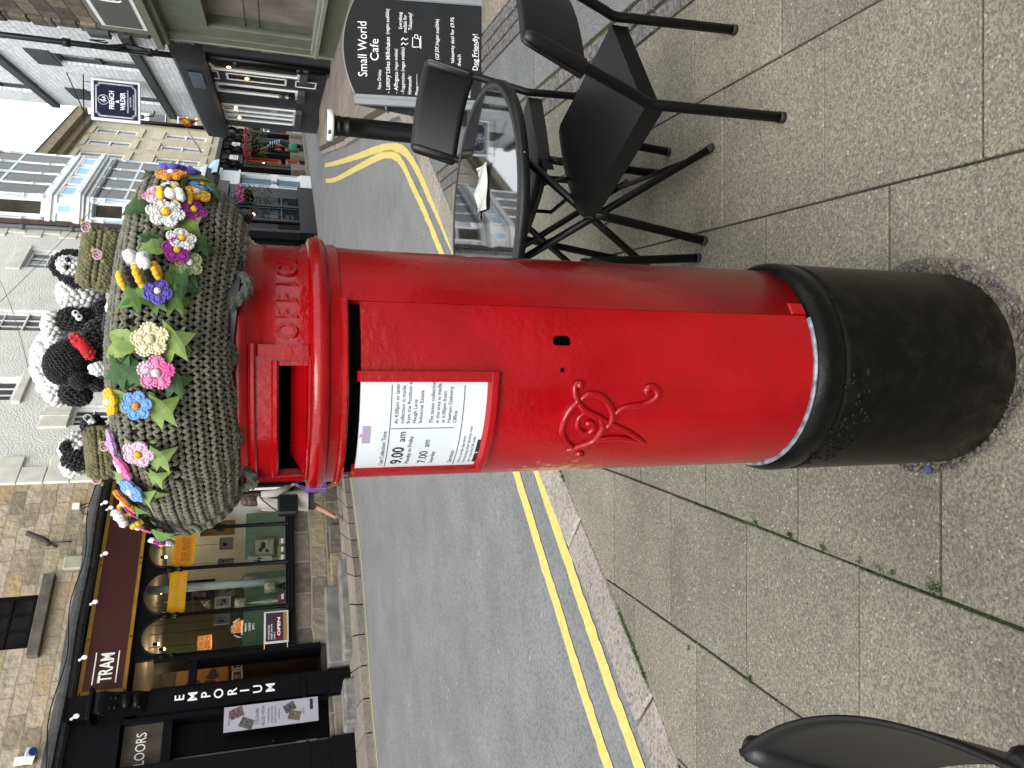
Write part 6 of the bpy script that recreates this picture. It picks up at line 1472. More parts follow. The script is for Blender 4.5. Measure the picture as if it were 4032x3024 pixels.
for h in holes:
    sash(cr, h[0], h[1], h[2], h[3], .07, whitewood, paleglass, 1, 2, .075, .04)
    mb = MB(); mb.box(h[0]-.25, h[1]+.25, -.07, .0, h[2]-.24, h[2]-.0, b=.012); mb.build('sill', creamt, cr)
    mb = MB(); mb.box(h[0]-.2, h[1]+.2, -.04, .0, h[3]+.01, h[3]+(.46 if h[3] < 8 else .2), b=.01); mb.build('lintel', creamt, cr)
mb = MB(); mb.box(-4.6,3.9*K,-.5,.0,cz(8.62),cz(8.95)); mb.box(-4.6,3.9*K,-.22,.0,cz(8.40),cz(8.62)); mb.build('eaves', M('stained_cream_eaves', (.42,.34,.20), rough=.8, var=.3, vs=4), cr)
mb = MB(); mb.add([(-4.6,-.55,cz(8.95)),(3.9*K,-.55,cz(8.95)),(3.9*K,3,cz(9.9)),(-4.6,3,cz(9.9))], [(0,1,2,3)]); mb.build('roof', charcoal, cr)
mb = MB(); mb.tube([(3.72*K,-.1,cz(3.6)),(3.72*K,-.1,cz(8.5))], .06, 10); mb.tube([(3.95*K,-.1,.3),(3.95*K,-.1,cz(8.5))], .06, 10); mb.build('drainpipe', ironblk, cr)
pub = M('pub_black_paint', (.010,.009,.009), rough=.5, var=.3, spec=.15); orange = M('orange_frame_paint', (.62,.13,.03), rough=.5, var=.1)
mb = MB(); mb.box(-2.0*K,3.7*K,-.45,.0,cz(3.42),cz(3.56)); mb.box(-2.0*K,3.7*K,-.2,.0,cz(2.66),cz(3.42)); mb.box(-2.0*K,3.7*K,-.12,.0,.2,cz(.6)); mb.box(-2*K,3.7*K,-.02,.0,cz(.6),cz(2.66))
pf = mb.build('pub_front', pub, cr)
for i, s in enumerate((-1.55,-1.2,.35,.72,2.0,2.35,3.4)):
    s *= K; mb = MB(); mb.box(s-.14,s+.14,-.3,-.0,cz(.9),cz(2.66)); mb.box(s-.17,s+.17,-.42,.0,cz(2.62),cz(2.7))
    mb.tube(smooth([(s,-.24,cz(2.72)),(s,-.30,cz(2.85)),(s,-.26,cz(3.0)),(s,-.36,cz(3.2)),(s,-.3,cz(3.38))],4), .075, 8); mb.ell((s,-.36,cz(3.2)), (.09,.09,.09), 8); mb.build('scroll_pilaster', pub, cr)
    mb = MB(); mb.box(s-.18,s+.18,-.36,.0,.25,cz(.92), b=.03); mb.build('pilaster_stone', M('pale_pilaster_stone', (.34,.28,.21), rough=.9, var=.25), cr)
for s0, s1 in ((-1.02,.2),(.92,1.85)):
    s0 *= K; s1 *= K; mb = MB(); z0, z1 = cz(1.26), cz(2.6)
    for a, b, c, d in ((s0,s1,z0,z0+.12),(s0,s1,z1-.06,z1),(s0,s0+.07,z0,z1),(s1-.07,s1,z0,z1),(lerp(s0,s1,.33)-.03,lerp(s0,s1,.33)+.03,z0,z1),(lerp(s0,s1,.67)-.03,lerp(s0,s1,.67)+.03,z0,z1)): mb.box(a,b,-.1,-.03,c,d)
    w = mb.build('orange_window', orange, cr); mb = MB(); mb.add([(s0,-.04,z0),(s1,-.04,z0),(s1,-.04,z1),(s0,-.04,z1)], [(0,1,2,3)]); mb.build('pane', darkglass, w)
    mb = MB(); z0, z1 = cz(.58), cz(1.10)
    for a, b, c, d in ((s0+.1,s1-.1,z0,z0+.1),(s0+.1,s1-.1,z1-.1,z1),(s0+.1,s0+.2,z0,z1),(s1-.2,s1-.1,z0,z1)): mb.box(a,b,-.16,-.1,c,d)
    p = mb.build('orange_panel', orange, cr); mb = MB(); mb.box(s0+.2,s1-.2,-.12,-.1,z0+.1,z1-.1); mb.build('painted_flower_panel', M('painted_flowers', (.10,.07,.06), rough=.6, var=.95, vs=9), p)
for i, s in enumerate((-.4,1.4)):
    s *= K; mb = MB(); mb.box(s-.3,s+.3,-.225,-.2,cz(2.82),cz(3.12)); mb.build('white_pub_board', whitesign, cr)
    mb = MB(); ftext(mb, 'FREE HOUSE', s-.25, cz(2.93), .1, -.228, w=.5); mb.box(s-.25,s+.25,-.229,-.2265,cz(2.87),cz(2.89)); mb.build('board_lettering', ink, cr)
for i, (s, z) in enumerate([(-.85,1.95),(-.6,1.9),(1.3,2.0)]):
    t = thing('pub_lamp', 'warm lit lamp behind the orange pub window', 'lamp', Cf.W(s*K,-.09,cz(z)), Cf.a, 'lit lamps in the pub windows'); mb = MB(); mb.ell((0,-.02,0), .055, 10); mb.build('bulb', _mats['glowing_bulb'], t); mb = MB(); mb.tube([(0,-.02,.05),(0,-.02,.3)], .01, 6); mb.build('cord', ironblk, t)
# buildings closing the far end of the street
fb = thing('far_building', 'pale buildings glimpsed in the gap at the far end of the street', 'building', (21, 62, 0), R(8))
mb = MB(); hz = [(-3.2,-2.2,4.6,6.2),(-1.4,-.4,4.6,6.2),(.6,1.6,4.6,6.2),(-3.2,-2.2,7.2,8.6),(-1.4,-.4,7.2,8.6),(.6,1.6,7.2,8.6)]; wallholes(mb, -5, 12, 0, 9.4, hz, rev=.1); shell(mb, -5, 12, 0, 9.4, 6); mb.build('wall', M('far_buff_stone', (.45,.38,.29), rough=.9, var=.2, vs=1.5), fb)
for h in hz: sash(fb, *h, .06, whitewood, paleglass, 1, 2, .1, .06)
mb = MB(); mb.add([(-5,-.2,9.4),(12,-.2,9.4),(12,3,11),(-5,3,11)], [(0,1,2,3)]); mb.box(-2,-1,1,2,10,11.8); mb.build('roof', charcoal, fb)
mb = MB(); mb.box(-5,12,-.1,.0,0,3.2); mb.build('shopfront', greywood, fb); mb = MB(); mb.box(-4.5,-3,-.13,-.1,.9,2.4); mb.box(-2.6,-.8,-.13,-.1,.9,2.4); mb.build('shop_windows', whitewood, fb); mb = MB(); mb.ext([(-4.6,-.1,3.1),(-4.6,-1.3,2.5),(-4.6,-1.3,2.3),(-4.6,-.1,2.6)], (2.4,0,0)); mb.build('red_awning', M('red_awning_cloth', (.22,.03,.03), rough=.9), fb)
# ================================================================ right-hand white house with the grey shopfront
Rf = Face(7.95, 24, -97)
whitestone = masonry('white_painted_rubble', [(.50,.52,.545),(.58,.60,.62),(.64,.655,.67)], (.46,.48,.50), .30, .115, .012, stain=(.3,(.36,.38,.40)), k=1.3, warp=.035, bump=1.0, nscale=12, bd=.03)
greyband = M('dark_grey_painted_stone', (.095,.098,.107), rough=.7, var=.12, vs=4, bump=.1)
slateg = M('slate_grey_shopfront', (.048,.052,.062), rough=.5, var=.1, vs=3, spec=.35)
rh = bld(Rf, 'white_painted_house', 'white painted rubble house with grey bands and a slate grey shopfront on the right')
holes = [(4.35,5.2,4.49,6.22),(.95,1.8,4.49,6.22),(4.35,5.2,7.56,9.3),(.95,1.8,7.56,9.3)]
mb = MB(); wallholes(mb, -.35, 7.45, 0, 11.0, holes, rev=.16); shell(mb, -.35, 7.45, 0, 11, 6); mb.build('wall', whitestone, rh)
for h in holes:
    sash(rh, h[0]+.0, h[1], h[2], h[3], .10, greywood, paleglass, 1, 2, .07, .05)
    mb = MB(); mb.box(h[0]-.16, h[1]+.16, -.03, .155, h[3]+.002, h[3]+.48); mb.build('lintel', greyband, rh)
for z0, z1 in ((4.27,4.485),(7.34,7.55)): mb = MB(); mb.box(-.34,7.4,-.10,.0,z0,z1,b=.01); mb.build('string_band', greyband, rh)
mb = MB(); mb.box(-.12,7.38,-.16,.0,.15,2.9); 
sfw = mb.build('shopfront', slateg, rh)
mb = MB(); pr = [(-.0,3.62),(-.20,3.56),(-.42,3.42),(-.44,2.92),(-.30,2.86),(.0,2.86)]; mb.ext([(-.72,y,z) for y, z in pr][::-1], (8.05,0,0)); fx = mb.build('fascia_box', M('black_grey_fascia', (.020,.021,.024), rough=.5, var=.2, spec=.3), rh)
mb = MB(); mb.box(5.45,6.75,-.462,-.442,2.98,3.26); nb = mb.build('name_plaque', M('dark_blue_plaque', (.012,.02,.05), rough=.35), fx)
mb = MB()
for a, b, c, d in ((5.48,6.72,3.0,3.012),(5.48,6.72,3.228,3.24),(5.48,5.492,3.0,3.24),(6.708,6.72,3.0,3.24)): mb.box(a,b,-.466,-.4625,c,d)
ftext(mb, 'CREATIVE', 5.68, 3.135, .085, -.465, b=.01, w=.84); ftext(mb, 'HERITAGE', 5.68, 3.03, .085, -.465, b=.01, w=.84); mb.build('plaque_lettering', M('pale_blue_lettering', (.3,.4,.5), rough=.5), nb)
def archwin(s0, s1, bars):
    mb = MB(); z0, z1, w = .95, 2.84, .055; r = .22
    mb.box(s0,s1,-.2,-.161,z0-.0,z0+w)
    for x in bars: mb.box(x-w/2,x+w/2,-.2,-.161,z0+w,z1)
    for a, b in zip(bars, bars[1:]): mb.tube([(lerp(a,b,.5)+(b-a)/2*math.cos(math.pi*k/14),-.18,z1-r+r*math.sin(math.pi*k/14)) for k in range(15)], .024, 6)
    f = mb.build('arched_shop_window', whitewood, rh)
    mb = MB(); mb.add([(s0,-.165,z0),(s1,-.165,z0),(s1,-.165,z1),(s0,-.165,z1)], [(0,1,2,3)]); mb.build('pane', M('warm_dark_shop_glass', (.05,.045,.038), rough=.06, var=.9, vs=2.5, spec=.7), f)
    mb = MB(); mb.box(s0-.08,s1+.08,-.28,-.161,z0-.17,z0-.0,b=.01); mb.build('window_sill', greyband, f)
archwin(.92,2.82,(.95,1.62,2.12,2.79)); archwin(4.18,4.95,(4.21,4.92)); archwin(6.15,7.05,(6.18,7.02))
mb = MB(); mb.box(5.38,6.08,-.19,-.161,.45,2.62); dr3 = mb.build('shop_door', slateg, rh)
mb = MB()
for a, b, c, d in ((5.46,6.0,1.22,1.27),(5.46,6.0,2.5,2.55),(5.46,5.5,1.22,2.55),(5.96,6.0,1.22,2.55),(5.46,6.0,.55,.58),(5.46,6.0,1.0,1.03),(5.46,5.49,.55,1.03),(5.97,6.0,.55,1.03),(5.40,6.06,2.7,2.73),(5.40,5.43,2.7,2.83),(6.03,6.06,2.7,2.83)): mb.box(a,b,-.205,-.191,c,d)
mb.build('door_beading', whitewood, dr3); mb = MB(); mb.add([(5.5,-.193,1.27),(5.96,-.193,1.27),(5.96,-.193,2.5),(5.5,-.193,2.5)], [(0,1,2,3)]); mb.build('door_pane', _mats['warm_dark_shop_glass'], dr3)
mb = MB(); mb.box(5.25,6.1,-.5,-.16,.12,.30,b=.02); mb.build('door_step', greyband, rh)
for i, (s, z) in enumerate([(6.5,2.45),(5.7,2.1),(2.35,2.5),(1.3,2.45)]):
    t = thing('warm_lamp', 'warm lamp glowing behind the white framed glass of the grey shopfront', 'lamp', Rf.W(s,-.2,z), Rf.a, 'glowing lamps in the grey shopfront'); mb = MB(); mb.ell((0,0,0), (.035,.02,.045), 10); mb.build('bulb', _mats['glowing_bulb'], t); mb = MB(); mb.tube([(0,0,.04),(0,0,.3)], .006, 6); mb.build('cord', ironblk, t)
t = thing('flower_pot', 'small dark potted plant with brown leaves inside the narrow grey shop window', 'pot plant', Rf.W(4.5,-.23,1.0), Rf.a); mb = MB(); mb.lathe([(.04,0),(.06,.16),(.05,.16)], 12); mb.build('pot', pub, t); mb = MB()
for k in range(40): a, b = rnd.uniform(0,6.28), rnd.uniform(.1,.9); mb.ell((.1*math.cos(a)*b,.03*math.sin(a),.24+.14*rnd.random()), (.03,.012,.02), 6, Matrix.Rotation(a,3,'Y'))
mb.build('leaves', M('russet_leaves', (.2,.09,.05), rough=.8, var=.4, vs=30), t)
t = thing('wall_lamp', 'small lantern bracket near the far corner of the white house wall', 'wall lamp', Rf.W(.2,-.02,5.1), Rf.a); mb = MB(); mb.tube([(0,0,-.3),(0,-.15,-.25),(0,-.2,.0)], .02, 8); mb.build('bracket', ironblk, t); mb = MB(); mb.tube([(0,-.2,.0),(0,-.2,.3)], .07, 10); mb.build('lantern', paleglass, t)
# drainpipes and dark quoins at the joint
mb = MB()
for k in range(26): w = .42 if k % 2 else .2; mb.box(7.30 if k % 2 else 7.42, 7.74, -.05, .03, .1+.42*k+.008, .1+.42*(k+1)-.008, b=.015)
qst = masonry('smoke_dark_stone', [(.06,.052,.044),(.15,.125,.095),(.28,.225,.165),(.40,.32,.23)], (.07,.06,.05), .6, .3, .016, stain=(.7,(.03,.028,.027)), warp=.03, bump=1, nscale=10, bd=.03)
gs = bld(Rf, 'green_shop', 'dark sandstone building with a sage green shopfront at the right edge')
mb.build('quoin_stones', qst, gs)
mb = MB(); wallholes(mb, 7.74, 21, 0, 10.5, [], 0); shell(mb, 7.74, 21, 0, 10.5, 6); mb.build('wall', qst, gs)  # wall carried on unseen past the view to darken reflections
mb = MB(); mb.tube([(7.06,-.24,.35),(7.06,-.24,11)], .06, 12)
for z in (.9,2.2,3.9,5.4,7.2,9): mb.tube([(7.06,-.24,z),(7.06,-.24,z+.14)], .085, 12)
mb.tube([(7.06,-.24,.4),(7.06,-.3,.25),(7.06,-.42,.22)], .065, 12); mb.tube([(7.22,-.22,2.9),(7.22,-.22,.3)], .045, 10)
mb.build('drainpipe', M('black_rainwater_pipe', (.010,.011,.013), rough=.4, var=.3, spec=.3), gs)
mb = MB()
for k in range(6): P = [(7.1+.02*k,-.3,4.4+.12*k)]; [P.append((P[-1][0]+rnd.uniform(-.02,.25),-.3+rnd.uniform(-.04,.04),P[-1][2]+rnd.uniform(-.35,.3))) for _ in range(5)]; mb.tube(smooth(P,5), .012, 5)
mb.build('cable_tangle', ironblk, gs)
mb = MB(); mb.box(6.9,7.25,-.28,-.2,3.9,4.35,b=.02); mb.box(7.3,7.6,-.15,-.05,4.6,5.0,b=.02); mb.build('grey_cable_box', M('grey_cable_box', (.12,.13,.14), rough=.6), gs)
sage = M('sage_green_paint', (.235,.26,.195), rough=.55, var=.14, vs=4, bump=.1); sage2 = M('pale_sage_edge', (.43,.46,.38), rough=.5, var=.1)
GO = -.25
mb = MB(); mb.box(8.3,14.5,GO,.0,.05,.66); mb.box(8.3,8.62,GO,.0,.66,3.6); mb.box(8.62,9.25,GO+.06,.0,2.95,3.6); mb.box(8.62,9.32,GO+.03,.0,.66,2.95); mb.box(9.32,14.5,GO+.04,.0,2.72,3.6); mb.box(8.2,14.5,GO-.22,.0,3.52,3.64); mb.box(8.25,14.5,GO-.12,.0,3.42,3.52); mb.box(8.3,14.5,GO,.0,3.64,4.6)
mb.build('green_shopfront', sage, gs)
mb = MB(); mb.box(8.5,14.5,GO-.12,.0,.66,.74,b=.01); mb.box(8.55,14.5,GO-.06,.0,.74,.80,b=.008); mb.box(8.24,8.30,GO-.02,.0,.05,3.42); mb.build('pale_sill', sage2, gs)
mb = MB(); mb.box(8.12,8.235,-.12,.0,.3,3.4); mb.build('white_edge_strip', whitewood, gs)
mb = MB(); mb.box(9.30,9.36,GO-.03,GO+.06,.8,2.72); mb.box(9.36,14.5,GO-.03,GO+.06,2.66,2.72)
for x in (11.5,): mb.box(x,x+.06,GO-.02,GO+.05,.8,2.66)
mb.build('window_frame', sage, gs)
mb = MB(); mb.add([(9.36,GO,.8),(14.5,GO,.8),(14.5,GO,2.66),(9.36,GO,2.66)], [(0,1,2,3)]); mb.build('shop_pane', glassmat('green_shop_glass', (.85,.86,.84), .5), gs)
mb = MB(); mb.add([(9.3,-.03,.7),(14.5,-.03,.7),(14.5,-.03,2.8),(9.3,-.03,2.8)], [(0,1,2,3)]); mb.build('window_backing', M('pink_interior_and_reflection', (.62,.54,.53), rough=.9, var=.35, vs=1.3), gs)  # pink tone stands for a pale interior plus reflections in the glass
mb = MB(); 
for z in (1.75,2.0): mb.tube([(9.3,GO+.1,z),(14.5,GO+.1,z)], .012, 6)
mb.build('display_rail', greywood, gs)
mb = MB(); mb.box(8.75,14.5,GO-.06,GO-.001,3.74,4.50); sb2 = mb.build('shop_board', whitewood, gs); mb = MB(); mb.box(8.82,14.5,GO-.07,GO-.061,3.81,4.43); mb.build('board_panel', M('olive_grey_board', (.105,.108,.10), rough=.35, var=.08), sb2)
mb = MB(); mb.tube(smooth([(10.5,GO-.08,4.28),(10.25,GO-.08,4.32),(10.2,GO-.08,4.0),(10.32,GO-.08,3.92),(10.45,GO-.08,4.1),(10.35,GO-.08,4.25),(10.28,GO-.08,4.0)],6), .014, 6); mb.tube(smooth([(10.75,GO-.08,4.3),(10.6,GO-.08,4.1),(10.7,GO-.08,3.95),(10.95,GO-.08,4.1)],6), .014, 6); mb.build('board_scroll', whitesign, sb2)
# projecting blue sign
t = thing('hanging_sign', 'navy blue hanging shop sign with a white frame on a bracket from the white house', 'hanging sign', (6.95,20.5,4.66), R(-3))
mb = MB(); w, h = .50, 1.09; mb.box(-w,w,-.04,.04,0,h,b=.01); fr_ = mb.build('sign_frame', M('silver_white_frame', (.58,.60,.66), k=1.05, rough=.4, var=.05), t)
mb = MB(); mb.box(-w+.06,w-.06,-.052,-.041,.06,h-.06); mb.build('sign_panel', M('navy_sign_panel', (.006,.009,.055), rough=.3, var=.1), t)
mb = MB(); e = .10
def rule(z0, z1, x0, x1): mb.box(x0,x1,-.056,-.0525,z0,z1)
for q in (.095,.115):
    g = .075; rule(q,q+.008,-w+q+g,w-q-g); rule(h-q-.008,h-q,-w+q+g,w-q-g); rule(q+g,h-q-g,-w+q,-w+q+.008); rule(q+g,h-q-g,w-q-.008,w-q)
    for sx, sz, a0 in ((-1,0,0),(1,0,90),(1,1,180),(-1,1,270)):
        cx_, cz_ = sx*(w-q), (h-q if sz else q); mb.tube([(cx_+g*math.cos(R(a0+90*k/6)),-.054,cz_+g*math.sin(R(a0+90*k/6))) for k in range(7)], .004, 5)
mb.tube([(.115*math.cos(k*.2618),-.054,h-.27+.115*math.sin(k*.2618)) for k in range(24)], .005, 5, closed=True)
mb.tube(smooth([(-.07,-.054,h-.30),(-.02,-.054,h-.22),(.0,-.054,h-.19),(-.03,-.054,h-.34),(.0,-.054,h-.27),(.02,-.054,h-.33),(.05,-.054,h-.24),(.06,-.054,h-.31),(.09,-.054,h-.23)],5), .006, 5)
ftext(mb, 'FRENCH', -.215, .585, .155, -.0545, b=.02, w=.43); ftext(mb, '&', -.05, .475, .11, -.0545, b=.02); ftext(mb, 'WILDER', -.215, .34, .155, -.0545, b=.02, w=.43)
ftext(mb, 'FRENCH INSPIRED FASHION', -.27, .265, .045, -.0545, w=.54); ftext(mb, '& INTERIORS', -.12, .205, .045, -.0545, w=.24); ftext(mb, 'frenchandwilder.com', -.19, .145, .04, -.0545, w=.38); mb.build('sign_lettering', M('sign_white', (.72,.74,.8), k=1.05, rough=.5), t)
mb = MB(); mb.tube([(.62,.0,h+.17),(-.48,.0,h+.17)], .014, 8); mb.tube([(.62,0,h+.55),(-.3,0,h+.18)], .012, 8); mb.tube([(.62,0,h+.58),(.62,0,h+.1)], .014, 8); mb.tube([(-.52,0,h+.17),(-.72,0,h+.15)], .006, 6)
for x in (-.4,.4): mb.tube([(x,0,h),(x,0,h+.17)], .008, 6)
mb.build('bracket', ironblk, t)
# flag on its pole
A = Cf.W(.35*K,-.05,cz(4.15)); Bp = aty(*(550+580/3.16, 400+335/3.16), 33.4)
t = thing('flag', 'red and yellow striped flag on an angled white pole from the cream house', 'flag', A, 0)
mb = MB(); mb.tube([(0,0,0), Bp-A], .03, 8); mb.tube([Vector((0,0,0)), (Bp-A)*.35], .045, 8); mb.build('flagpole', M('white_pole', (.5,.5,.5), rough=.4), t)
def fp(x, y, dy=0): return aty(550+x/3.16, 400+y/3.16, 33.4+dy)-A
L0, L1 = (585,335), (475,215); 
fl_red, fl_yel = M('flag_red', (.55,.02,.03), rough=.8), M('flag_yellow', (.75,.45,.02), rough=.8)
mb = MB(); rows = [[(585,335),(610,315),(640,300),(660,285),(680,262)],[(560,300),(590,280),(615,262),(640,258),(690,258)],[(530,268),(560,248),(590,228),(625,240),(720,250)],[(500,238),(530,222),(570,215),(610,225),(740,243)],[(475,212),(520,205),(560,200),(610,212),(760,240)]]
for i in range(4):
    for k in range(4): mb.add([fp(*rows[i][k],.15*math.sin(k*2)),fp(*rows[i][k+1],.15*math.sin(k*2+2)),fp(*rows[i+1][k+1],.15*math.sin(k*2+2)),fp(*rows[i+1][k],.15*math.sin(k*2))], [(0,1,2,3)], True, 1 if i in (1,2) and k < 3 or (i == 3 and k == 3) else 0)
mb.build('flag_cloth', [fl_red, fl_yel], t)
# hanging baskets
def basket(label, P, r, cols, trail=.4, n=520):
    t = thing('hanging_basket', label, 'hanging basket', P, 0, 'hanging baskets along the street'); mb = MB(); mb.lathe([(.02,-r*.7),(r*.5,-r*.55),(r*.75,-r*.2),(r*.8,0)], 14); mb.build('basket', pub, t)
    mb = MB(); 
    for a in (0,2.1,4.2): mb.tube([(r*.7*math.cos(a),r*.7*math.sin(a),0),(0,0,r*2.2)], .008, 4)
    mb.tube([(0,0,r*2.2),(0,0,r*2.6)], .01, 5); mb.build('chains', ironblk, t)
    lf = MB()
    for i in range(n):
        a = rnd.uniform(0,6.28); q = math.sqrt(rnd.random())*r*1.15; z = rnd.uniform(-trail,.35*r) if q > r*.5 else rnd.uniform(-.1,.6*r); s = rnd.uniform(.03,.06); c = Vector((q*math.cos(a),q*math.sin(a),z)); u = Vector((rnd.uniform(-1,1),rnd.uniform(-1,1),rnd.uniform(-1,1))).normalized(); v = u.orthogonal().normalized()
        lf.add([c-u*s,c+v*s*.5,c+u*s,c-v*s*.5], [(0,1,2,3)])
    lf.build('foliage', M('basket_foliage', (.06,.11,.03), rough=.8, var=.5, vs=14), t)
    for j, (nm, c) in enumerate(cols):
        fm = MB()
        for i in range(n//9):
            a = rnd.uniform(0,6.28); q = (.4+.7*rnd.random())*r*1.1; fm.ell((q*math.cos(a),q*math.sin(a),rnd.uniform(.1,.6)*r*1.2), rnd.uniform(.02,.042), 6, m=4)
        struct(fm.build('blossom', M('blossom_'+nm, c, rough=.7, var=.3, vs=20), t), 'stuff')
P = aty(550+1320/3.16, 400+1190/3.16, 25.6); basket('hanging basket of pink and violet petunias in front of the black bay shop', P, .36, [('pink',(.5,.10,.33)),('violet',(.28,.09,.40)),('scarlet',(.5,.03,.03))], .8)
P = aty(550+1400/3.16, 400+545/3.16, 33.3); basket('bushy hanging basket above the man in the striped shirt', P, .5, [('magenta',(.45,.05,.2)),('scarlet',(.5,.03,.03))], .6, 700)
P = aty(550+1420/3.16, 400+345/3.16, 38); basket('pink hanging basket at the far corner of the pub', P, .42, [('magenta',(.45,.05,.2)),('pink',(.5,.10,.33))], .5)
# ================================================================ people
skin_ = M('skin', (.50,.29,.20), rough=.6, var=.08)
def body(name, joints, edges, mat, par, sub=2):
    me = bpy.data.meshes.new(name); me.from_pydata([j[0] for j in joints], edges, []); me.materials.append(mat)
    o = bpy.data.objects.new(name, me); C.objects.link(o); o.parent = par
    sk = o.modifiers.new('skin', 'SKIN'); sk.use_smooth_shade = True
    if not me.skin_vertices: me.attributes  # layer made by the modifier
    sv = me.skin_vertices[0].data if me.skin_vertices else None
    for i, j in enumerate(joints):
        r = j[1]; sv[i].radius = (r if isinstance(r, tuple) else (r, r)); sv[i].use_root = (i == 0)
    ss = o.modifiers.new('sub', 'SUBSURF'); ss.levels = sub; ss.render_levels = sub
    return o
def chain(n): return [(i, i+1) for i in range(n-1)]
def loft(mb, rings, n=14, caps=True):
    """rings: (centre, half width x, half depth y) stacked"""
    vs = [(c[0]+a*math.cos(2*math.pi*k/n), c[1]+b*math.sin(2*math.pi*k/n), c[2]) for c, a, b in rings for k in range(n)]
    m = len(rings); fs = [(i*n+k, i*n+(k+1) % n, (i+1)*n+(k+1) % n, (i+1)*n+k) for i in range(m-1) for k in range(n)]
    mb.add(vs, fs, True)
    if caps: mb.add(vs[:n], [list(range(n))[::-1]]); mb.add(vs[-n:], [list(range(n))])
def hand(par, W, d, mat, size=.085):
    """palm, four unequal curled fingers and a thumb, from the wrist W along d"""
    W = Vector(W); d = Vector(d).normalized(); s = d.cross(Vector((0,1,0))); s = s.normalized() if s.length > .1 else Vector((1,0,0)); u = s.cross(d)
    mb = MB(); mb.tube([W, W+d*size*.4, W+d*size], [.022,.034,.03], 10, flat=.55, up=u)
    for i, L in enumerate((.055,.065,.06,.046)):
        b = W+d*size*.95+s*(-.024+.016*i); mb.tube([b, b+d*L*.5+u*.006, b+d*L*.8+u*.028, b+d*L*.7+u*.045], [.0085,.008,.0075,.006], 6)
    b = W+d*size*.35-s*.03; mb.tube([b, b-s*.02+d*.03+u*.01, b-s*.018+d*.055+u*.02], [.011,.0095,.007], 6); return mb.build('hand', mat, par)
def headm(par, c, face, hair, tilt=0, hairlen='short'):
    """head with eyes, nose, mouth and ears; face = heading of the look direction (radians)"""
    rot = Matrix.Rotation(face, 3, 'Z') @ Matrix.Rotation(tilt, 3, 'X'); c = Vector(c); g = lambda x, y, z: c+rot @ Vector((x,y,z))
    mb = MB(); mb.ell(g(0,0,.015), (.076,.096,.105), 16, rot); mb.ell(g(0,-.03,-.06), (.052,.058,.055), 12, rot); mb.tube([g(0,-.092,.02), g(0,-.112,-.012), g(0,-.098,-.022)], [.010,.015,.010], 8)
    for s in (-1,1): mb.ell(g(s*.078,.01,.0), (.012,.022,.032), 8, rot)
    mb.tube([g(0,.02,-.06), g(0,.035,-.17)], [.052,.058], 12); h = mb.build('head', skin_, par)
    mb = MB()
    for s in (-1,1): mb.ell(g(s*.03,-.084,.012), (.011,.008,.008), 8, rot)
    mb.build('eyes', eyem, h); mb = MB(); mb.ell(g(0,-.087,-.055), (.024,.007,.006), 8, rot); mb.build('mouth', M('lips', (.36,.13,.11), rough=.5), h)
    mb = MB(); mb.ell(g(0,.022,.04), (.086,.096,.096), 16, rot)
    if hairlen == 'bob':
        mb.ell(g(0,.035,-.045), (.092,.082,.105), 16, rot); mb.ell(g(0,.045,-.10), (.08,.065,.075), 14, rot)
        for s in (-1,1): mb.ell(g(s*.07,-.005,-.03), (.028,.055,.11), 10, rot)
    o = mb.build('hair', hair, par); return h
# woman with the shopping, walking away to the right
wp_ = gp(1347, 1962, .1); k = .97
wm = thing('person', 'woman in a long pale cardigan walking past the stone shop with a black shoulder bag', 'person', wp_, R(132))
# local: -y is forward (walking direction), x to her right when turned; build facing -y
brownhair = M('brown_bob_hair', (.075,.042,.028), rough=.6, var=.35, vs=60, bump=.4, bs=120)
coat = M('pale_stone_cardigan', (.50,.47,.44), rough=.95, var=.08, vs=20, bump=.2, bs=90); skirt = M('dark_patterned_skirt', (.02,.022,.03), rough=.9, var=.9, vs=40); sandal = M('taupe_sandal', (.22,.18,.15), rough=.7)
J = [((0,.0,.95),(.13,.10)),((0,-.01,1.12),(.125,.095)),((0,-.02,1.30),(.14,.10)),((0,-.02,1.42),(.07,.065)),((0,-.035,1.50),.052),
     ((-.085,-.01,.88),(.085,.085)),((-.09,-.12,.50),.058),((-.09,-.20,.27),.050),((-.09,-.27,.08),.036),((-.09,-.35,.045),.034),
     ((.085,.0,.88),(.085,.085)),((.09,.06,.50),.058),((.09,.20,.30),.050),((.09,.34,.13),.036),((.09,.30,.055),.034),
     ((-.17,-.02,1.37),.055),((-.22,-.03,1.12),.044),((-.23,-.16,.90),.034),((.17,-.02,1.37),.055),((.22,.03,1.12),.044),((.23,-.10,.90),.034)]
E_ = [(0,1),(1,2),(2,3),(3,4),(0,5),(5,6),(6,7),(7,8),(8,9),(0,10),(10,11),(11,12),(12,13),(13,14),(2,15),(15,16),(16,17),(2,18),(18,19),(19,20)]
body('body', J, E_, skin_, wm); headm(wm, (0,-.05,1.60), 0, brownhair, .1, 'bob')
mb = MB(); loft(mb, [((0,.02,.60),.215,.19),((0,.0,.75),.205,.17),((0,0,.95),.185,.145),((0,-.01,1.10),.17,.135),((0,-.02,1.26),.19,.135),((0,-.02,1.36),.20,.12),((0,-.02,1.43),.12,.09),((0,-.03,1.47),.07,.07)])
for s in (-1,1): mb.tube([(s*.165,-.02,1.38),(s*.215,.0 if s > 0 else -.03,1.14),(s*.232,-.08 if s > 0 else -.12,.95)], [.078,.066,.055], 12)
mb.build('cardigan', coat, wm)
mb = MB(); loft(mb, [((0,.01,.50),.19,.18),((0,0,.62),.18,.15)]); mb.build('skirt', skirt, wm)
